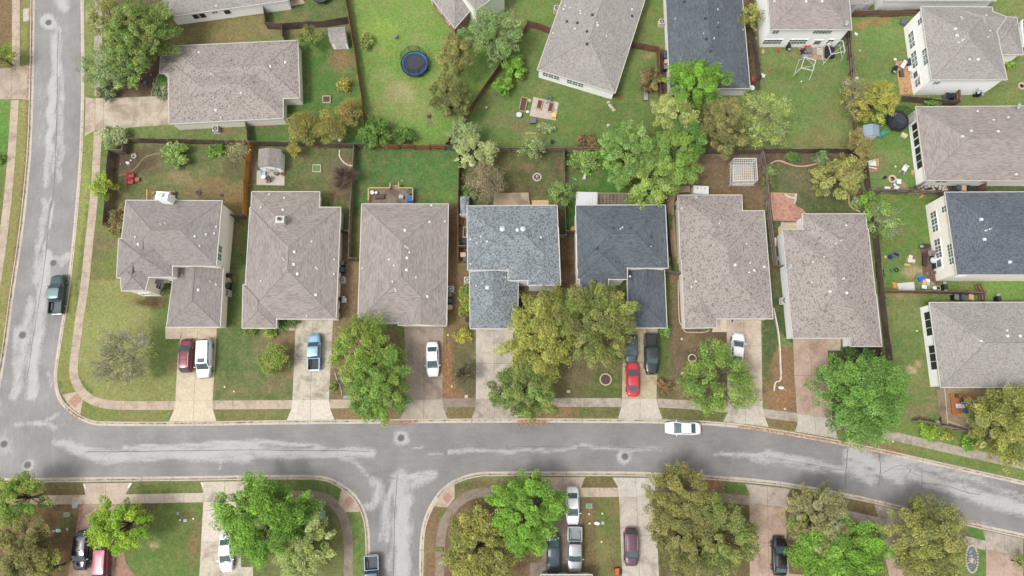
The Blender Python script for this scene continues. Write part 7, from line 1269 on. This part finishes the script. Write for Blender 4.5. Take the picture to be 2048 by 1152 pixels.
    # deck at right
    deckbox('orange-stained wooden deck by the pale fence', [(1898,788),(1948,789),(1952,829),(1902,829)], .25, WOODO, 22); table('round dark table on the orange deck', 1921, 803, A1('table_dark', 62,72,82), .46, z=G + .25); lounger('white and blue striped lounger on the orange deck', 1917, 812, STEEL, A1('stripe', 216,226,230), 1, 0, 1.3); chair('royal blue cushioned chair on the orange deck', 1932, 809, A1('royal', 40,56,130), 0, 1, w=.75); lounger('blue patterned bench at the lower edge of the orange deck', 1936, 823, STEEL, A1('bench_blue', 70,100,150), 1, 0, 1.7); crate('storage_box', 'flat grey box on the right of the orange deck', 'box', 1941, 808, .7, .7, .3, A1('flat_grey', 156,152,158)); tub('flower_pot', 'small dark pot in the upper part of the orange deck', 'planter', 1912, 792, .26, .3, BLKP, A1('pot_olive', 96,96,70), z=G + .25); tub('round_tub', 'dark round tub at the foot of the pale fence', 'tub', 1883, 839, .5, .6, A1('tub_dark', 66,66,74), A1('tub_grey', 110,110,116)); tub('flower_pot', 'pot with plant outside the right fence corner', 'planter', 1850, 839, .28, .3, TERRA, A1('pot_leaf2', 104,130,72)); ribbon('drain_strip', [(1893,842),(1925,853),(1940,860)], .25, CONC, G + .03, joint=0); rock('white box-like stone at the fence corner by the dark tub', 1874, 846, .4, WHP); slab('brick_step', [(1865,748),(1881,746),(1884,772),(1868,772)], BRICK, G + .05)
    # top yards
    tub('bird_bath', 'small grey bird bath on the trampoline lawn', 'bird bath', 792, 76, .3, .6, A1('bath', 150,150,140), A1('bath2', 120,130,124)); tub('fire_bowl', 'dark fire bowl below the blue trampoline', 'fire bowl', 858, 234, .28, .25, BLKP); tub('garden_statue', 'small stone statue beyond the diagonal fence', 'statue', 973, 218, .16, .6, STONE, STONE); crate('black_planter', 'black trough planter beside the dark red shrub', 'planter', 1291, 194, .6, 1.3, .35, BLKP, STEEL); tub('bucket', 'small black bucket near the back fence right of the vegetable plot', 'bucket', 1104, 285, .3, .4, BLKP, BLKP); crate('bird_feeder', 'grey-white lidded box under the big spreading tree', 'box', 1216, 254, .45, .45, .5, A1('feeder', 206,204,200)); tub('flower_pot', 'white plant pot by the charcoal roof corner', 'planter', 1502, 178, .4, .4, WHP, WHP); crate('storage_box', 'white cloth heap in the narrow passage by the charcoal roof', 'box', 1508, 82, .4, .7, .4, WHP); crate('cardboard_box', 'crushed tan box beside the white two-storey wall', 'box', 1525, 104, .4, .7, .15, TANP, du=.2); crate('cardboard_box', 'tan box under the yellow-green shrub tree', 'box', 1509, 62, .5, .4, .3, TANP); crate('storage_box', 'black crate in the passage by the charcoal roof', 'crate', 1504, 160, .4, .8, .3, BLKP, REDP); crate('white_toy', 'white toy right of the charcoal roof corner', 'toy', 1524, 152, .7, .5, .2, WHP, du=.5)
    deckbox('small wooden deck behind the top left house', [(572,4),(606,0),(612,8),(574,16)], .2, WOODP); tub('round_pot', 'white pot on the small top left deck', 'pot', 574, 2, .25, .3, WHP, WHP, z=G + .2)
    tub('blue_pot', 'blue pot in the walled garden of the top left house', 'pot', 292, 167, .3, .35, A1('pot_blue', 96,120,150), A1('pot_blue', 96,120,150)); tub('flower_pot', 'pink flower pot in the walled garden', 'planter', 304, 151, .18, .3, A1('pot_pink', 196,130,140), A1('pot_pink', 196,130,140)); tub('round_pot', 'white jar by the top of the second back yard fence', 'pot', 684, 288, .25, 1.5, WHP, WHP)
    edging('thin stone wall around the walled planter', [(305,193),(306,180),(314,164),(320,148)], .12, W_, .3, 'garden_wall'); slab('planter_soil', [(308,192),(332,192),(340,176),(340,148),(322,148),(316,166)], SOIL, G + .03)
    for k, (u, v) in enumerate([(256,326),(242,328),(262,321)]): rock(['large white rock in the corner garden bed','small dark rock in the corner garden bed','small white rock above the large one'][k], u, v, [.32, .2, .15][k], [WHP, GREYP, WHP][k])
    tub('bird_bath', 'grey bare-twig planter on the corner lawn', 'planter', 397, 386, .4, .25, A1('stone_grey', 120,116,104)); tub('flower_pot', 'small grey pot right of the bare-twig planter', 'planter', 443, 391, .25, .2, A1('stone_grey', 120,116,104)); tub('flower_pot', 'left terracotta pot by the second yard back fence', 'planter', 635, 297, .22, .25, TERRA, A1('pot_olive', 96,96,70)); tub('flower_pot', 'right terracotta pot by the second yard back fence', 'planter', 649, 298, .17, .22, TERRA)
    ball('tiny white ball on the third back lawn', 805, 362, .12, A1('bone', 226,196,170)); tub('round_pot', 'white-rimmed pot in the fifth back yard', 'pot', 1172, 331, .3, .4, A1('pot_olive', 96,96,70), A1('pot_tan', 190,180,150)); r = R_('toy_spring_horse', 'long white toy on the fifth back yard grass', 'toy', 1169, 355, .15, -1); m = MB(); m.tube([(0, -.4, .15), (0, 0, .2), (0, .8, .25)], [.3, .22, .14], 8); obj('body', m, A1('toy_grey', 216,220,222), r); m = MB(); m.ball(0, .9, .3, .2, n=8); obj('head', m, A1('toy_grey', 216,220,222), r)
    r = R_('toy_dinosaur', 'small green toy left of the long white toy', 'toy', 1150, 359, 1, .6); m = MB(); m.tube([(0, -.45, .1), (0, -.1, .2), (0, .25, .2), (0, .45, .12)], [.05, .16, .14, .04], 7); obj('body', m, A1('toy_teal', 70,200,140), r); raised_bed('narrow metal-edged bed beside the weedy yard fence', [(1134,360),(1142,360),(1142,383),(1134,383)], GREYP, .2, A1('weeds', 96,130,60)); tub('fire_bowl', 'orange fire bowl left of the slate roofed house', 'fire bowl', 1146, 459, .36, .35, STONE, A1('pump_orange', 226,150,60)); crate('storage_box', 'green box against the mottled roof house', 'box', 1352, 417, .35, .6, .6, A1('box_green', 60,130,110))
    r = R_('folding_rack', 'white folding frame leaning beside the fourth house', 'rack', 931, 466, 0, 1); m = MB(); 
    for a, b in (((-.3,-.9,.1),(-.2,.9,.9)),((.3,-.9,.1),(.3,.9,.9)),((-.3,-.9,.1),(.3,-.9,.1)),((-.2,.9,.9),(.3,.9,.9))): m.tube([a, b], .035, 6)
    obj('tubes', m, WHP, r); tub('round_tub', 'black and blue tub in the fourth house passage', 'tub', 930, 484, .42, .5, BLKP, A1('tub_navy', 40,60,90)); sheet('log_pile', 'brown log pile in the fourth house passage', 'log pile', [(918,430),(928,427),(924,452),(918,450)], A1('logs', 120,84,62), .5); crate('storage_box', 'pale box against the fence between the last two houses', 'box', 1545, 486, .6, 1.2, .6, A1('box_cream', 226,214,200), du=.05)
    tub('bird_bath', 'grey lidded urn in the last passage', 'urn', 1551, 519, .38, .6, A1('urn', 130,150,156), A1('urn', 130,150,156)); tub('flower_pot', 'orange stone in the dark front bed of the last house', 'pot', 1696, 716, .35, .15, A1('pot_or', 216,130,90), A1('pot_or', 216,130,90)); tub('flower_pot', 'smaller orange stone in the dark front bed', 'pot', 1721, 722, .2, .12, A1('pot_or', 216,130,90), A1('pot_or', 216,130,90))
    crate('electric_meter', 'grey meter cluster on the second house east wall', 'meter', 683, 600, .4, .5, .9, GREYP, BLKP); chair('small white chair right of the second house meter', 690, 602, WHP, 0, 1, w=.45); tub('round_pot', 'dark pot below the second house meter', 'pot', 680, 622, .28, .35, A1('pot_olive', 96,96,70)); 
    # flag at the entrance of house six
    r = R_('flagpole', 'angled flagpole with violet and white flag at the mottled roof entrance', 'flag', 1445, 648, 1, -.7); m = MB(); m.tube([(0, 0, 1.6), (0, 1.5, 2.9)], .03, 6); obj('pole', m, STEEL, r); m = MB()
    pts = [(.0 + .05 * math.sin(k), .75 + k * .12, 2.3 + k * .1) for k in range(7)]
    for a, b in zip(pts, pts[1:]): m.poly([a, b, (b[0] + .42, b[1] - .25, b[2] - .35), (a[0] + .42, a[1] - .25, a[2] - .35)], 1 if pts.index(a) in (2, 3) else 0)
    obj('flag', m, [A1('flag_violet', 70,66,140), A1('flag_pale', 206,190,230)], r)
    # street things
    for k, (u, v, _, _, _) in enumerate(HOLES):
        x, y = P(u, v, 0); Rm = [.42, .42, .45, .42, .42, .42, .42][k]; rt = root('manhole', (x, y, .0), ['manhole cover in the top left road','manhole cover just above the dark green pickup','manhole cover on the left road below the pickup','manhole cover at the left edge of the junction','manhole cover above the bottom left tree','manhole cover in the round pale patch at the junction','manhole cover in the pale patch near the middle of the main road'][k], 'manhole', 'manhole covers in the roads')
        m = MB(); m.cyl(0, 0, .005, .016, Rm, n=24)
        for q in range(5): m.box(0, (q - 2) * .14, .017, Rm * 1.3, .05, .006)
        obj('cover', m, M('cast_iron', c(112,108,106), .8), rt); m = MB(); m.ring(0, 0, .004, .012, Rm * 1.05, Rm * 1.3, 24); obj('rim', m, M('iron_rim', c(150,146,142), .8), rt)
    UB = A1('box_lid_blue', 150,176,184); UG = A1('box_lid_green', 120,150,116); UW = A1('lid_cream', 216,206,180)
    def ulid(label, u, v, sx, sy, mat): 
        r = R_('utility_box', label, 'utility box', u, v); m = MB(); m.box(0, 0, -.02, sx, sy, .06); obj('rim', m, CONC, r); m = MB(); m.box(0, 0, .04, sx * .86, sy * .86, .02); obj('lid', m, mat, r)
    ulid('blue-grey utility lid beside the bottom left sidewalk', 150, 1012, .75, .5, UB); ulid('green utility lid on the bottom left dirt', 134, 1029, .85, .6, UG); ulid('small pale utility lid on the bottom left lawn', 356, 1027, .3, .35, UB); ulid('pale utility lid between two lawn lights', 370.5, 1041, .5, .38, A1('lid_pale', 190,206,200)); ulid('upper mint utility lid at the junction lawn', 643, 1012, .6, .5, UB); ulid('lower mint utility lid at the junction lawn', 645, 1030, .75, 1.0, A1('lid_mint', 150,186,168)); ulid('green utility lid below the pale cream tree', 628, 1139, .7, .8, A1('lid_gr', 150,176,90)); ulid('green utility lid on the lawn right of the white sedan', 1178, 1012, .85, .65, UG); ulid('blue utility lid beside the twin green trees', 691, 794, .6, .4, UB); ulid('cream square lid at the end of the fourth front lawn', 932.5, 793, .42, .42, UW); ulid('pale utility lid below the olive trees', 1137, 783, .5, .35, A1('lid_pale', 190,206,200)); ulid('small dark lid in the verge by the white driveway', 892, 820, .35, .6, GREYP); ulid('concrete meter pad in the top left verge', 53, 30, 1.0, 2.3, CONC); ulid('grey pad below the yellow post lawn light', 1205.5, 1046, .35, .4, A1('lid_olive', 190,190,150)); ulid('tan square lid left of the light green tree', 1364, 746, .35, .3, UW)
    for u, v, l_ in ((361,1040,'left round lawn light on the bottom left lawn'),(387.5,1037,'right round lawn light on the bottom left lawn'),(1178,1028,'upper left lawn light right of the white sedan'),(1204.5,1027,'upper right lawn light right of the white sedan'),(1179,1046.5,'lower left lawn light right of the white sedan'),(1203,1083,'lowest lawn light right of the silver pickup'),(450,774,'pale lawn light right of the cream driveway'),(904,773,'pale lawn light on the brown leaf-covered strip'),(1356,766,'tiny pale lawn light left of the light green tree'),(1569,818,'tiny pale light beside the last sidewalk stretch'),(1785,883,'tiny pale light in the right verge'),(896,670,'tiny white light beside the third house garage'),(1363,678,'tiny white light in front of the mottled roof house'),(1833,662,'tiny white marker on the green right lawn'),(469,783,'tiny green marker on the second front lawn')):
        r = R_('lawn_light', l_, 'lawn light', u, v); m = MB(); m.cyl(0, 0, 0, .12, .03, n=6); obj('stake', m, STEEL, r); m = MB(); m.cyl(0, 0, .12, .18, .15, .11, n=10); obj('cap', m, A1('light_cap', 236,226,190), r)
    for u, v, l_, mt in ((1194,1046.5,'white oval plaque on the lawn right of the white sedan',WHP),(1562,775.5,'white oval plaque beside the low white wall',WHP),(118,1061,'pale blue ornament on the bottom left dirt',A1('orn', 190,216,226))):
        r = R_('lawn_plaque', l_, 'ornament', u, v, 1, .1); m = MB(); m.ball(0, 0, .12, .25, 1., 1.7, .5, 12); obj('stone', m, mt, r)
    rock('tan rock right of the white oval plaque by the wall', 1571, 779, .17, TANP); rock('pale stone right of the pale blue ornament', 135, 1058, .2); rock('small stone left of the pale blue ornament', 108, 1062, .17)
    r = R_('street_sign', 'dark street name sign on a post at the junction corner', 'street sign', 647, 975); m = MB(); m.cyl(0, 0, 0, 2.6, .035, n=8); obj('post', m, STEEL, r); m = MB(); m.box(0, 0, 2.3, .8, .03, .2, .3); m.box(0, 0, 2.55, .03, .7, .18, .3); obj('sign_plate', m, A1('sign_dark', 60,80,70), r)
    x_ = R_('riding_toy', 'orange and black mower at the bottom edge between driveways', 'mower', 1234, 1142); m = MB(); m.box(0, 0, .15, .6, .8, .3); obj('deck', m, A1('mower_or', 216,96,60), x_); m = MB(); m.box(.35, -.1, .1, .3, .6, .5); obj('engine', m, BLKP, x_)
    for s in (-1, 1): m = MB(); m.tube([(s * .34, .3, .15), (s * .4, .3, .15)], .15, 10); obj('wheel', m, BLKP, x_)
    # white painted address blocks on the kerb ramps
    for q in ([(166.5,969),(169.5,968),(173,977),(171,979)], [(260,966),(264,967),(258,976),(255,975)], [(401,965),(404,965),(408,972),(406,973)]): slab('kerb_marking', q, WHP, G + .045)
    # drifts of fallen leaves in the gutters
    rg = np.random.default_rng(9)
    def litter(label, line, wid, n, mats):
        L = dens(toworld(line, .04), .3); m = MB()
        for _ in range(n):
            p = L[rg.integers(0, len(L))]; x = p[0] + rg.normal() * wid; y = p[1] + rg.normal() * wid; t = rg.uniform(0, 6.28); s = rg.uniform(.05, .12); z = (G + .045 if not isroad(np.array([x]), np.array([y]))[0] else .03) + rg.uniform(0, .02)
            m.poly([(x - s * math.cos(t), y - s * math.sin(t), z), (x + s * .5 * math.sin(t), y - s * .5 * math.cos(t), z + .01), (x + s * math.cos(t), y + s * math.sin(t), z), (x - s * .5 * math.sin(t), y + s * .5 * math.cos(t), z + .012)], int(rg.integers(0, 3)))
        tag(obj('fallen_leaves', m, mats), label, 'fallen leaves', kind='stuff')
    LM = [A1('leaf_a', 184,132,96, .9), A1('leaf_b', 150,108,80, .9), A1('leaf_c', 200,156,116, .9)]
    litter('rusty leaf drift in the gutter under the olive-green tree', [(1040,843),(1066,844),(1092,843)], .28, 500, LM); litter('leaf drift in the gutter right of the twin green trees', [(775,843),(790,844),(830,842)], .22, 320, LM); litter('leaf litter along the gutter of the curving main road', [(1480,852),(1560,864),(1660,880),(1740,896),(1800,908)], .22, 1500, LM); litter('thin leaves at the foot of the corner ramp', [(135,812),(145,824),(155,832)], .15, 160, LM); litter('leaf litter in the gutter of the left road', [(59,20),(57,150),(50,330),(30,500),(10,640)], .12, 900, LM)
    litter('fallen leaves under the orange-olive tree at the bottom', [(1380,965),(1430,968),(1440,980)], .5, 700, LM); litter('brown leaves on the strip beside the white sedan drive', [(890,690),(892,740),(900,785)], .6, 900, LM); litter('leaves by the low white wall', [(1545,790),(1570,812),(1580,780)], .6, 500, LM); litter('leaf litter in the gutter at the lower right', [(1900,1042),(1960,1050),(1700,990)], .2, 300, LM)
props()
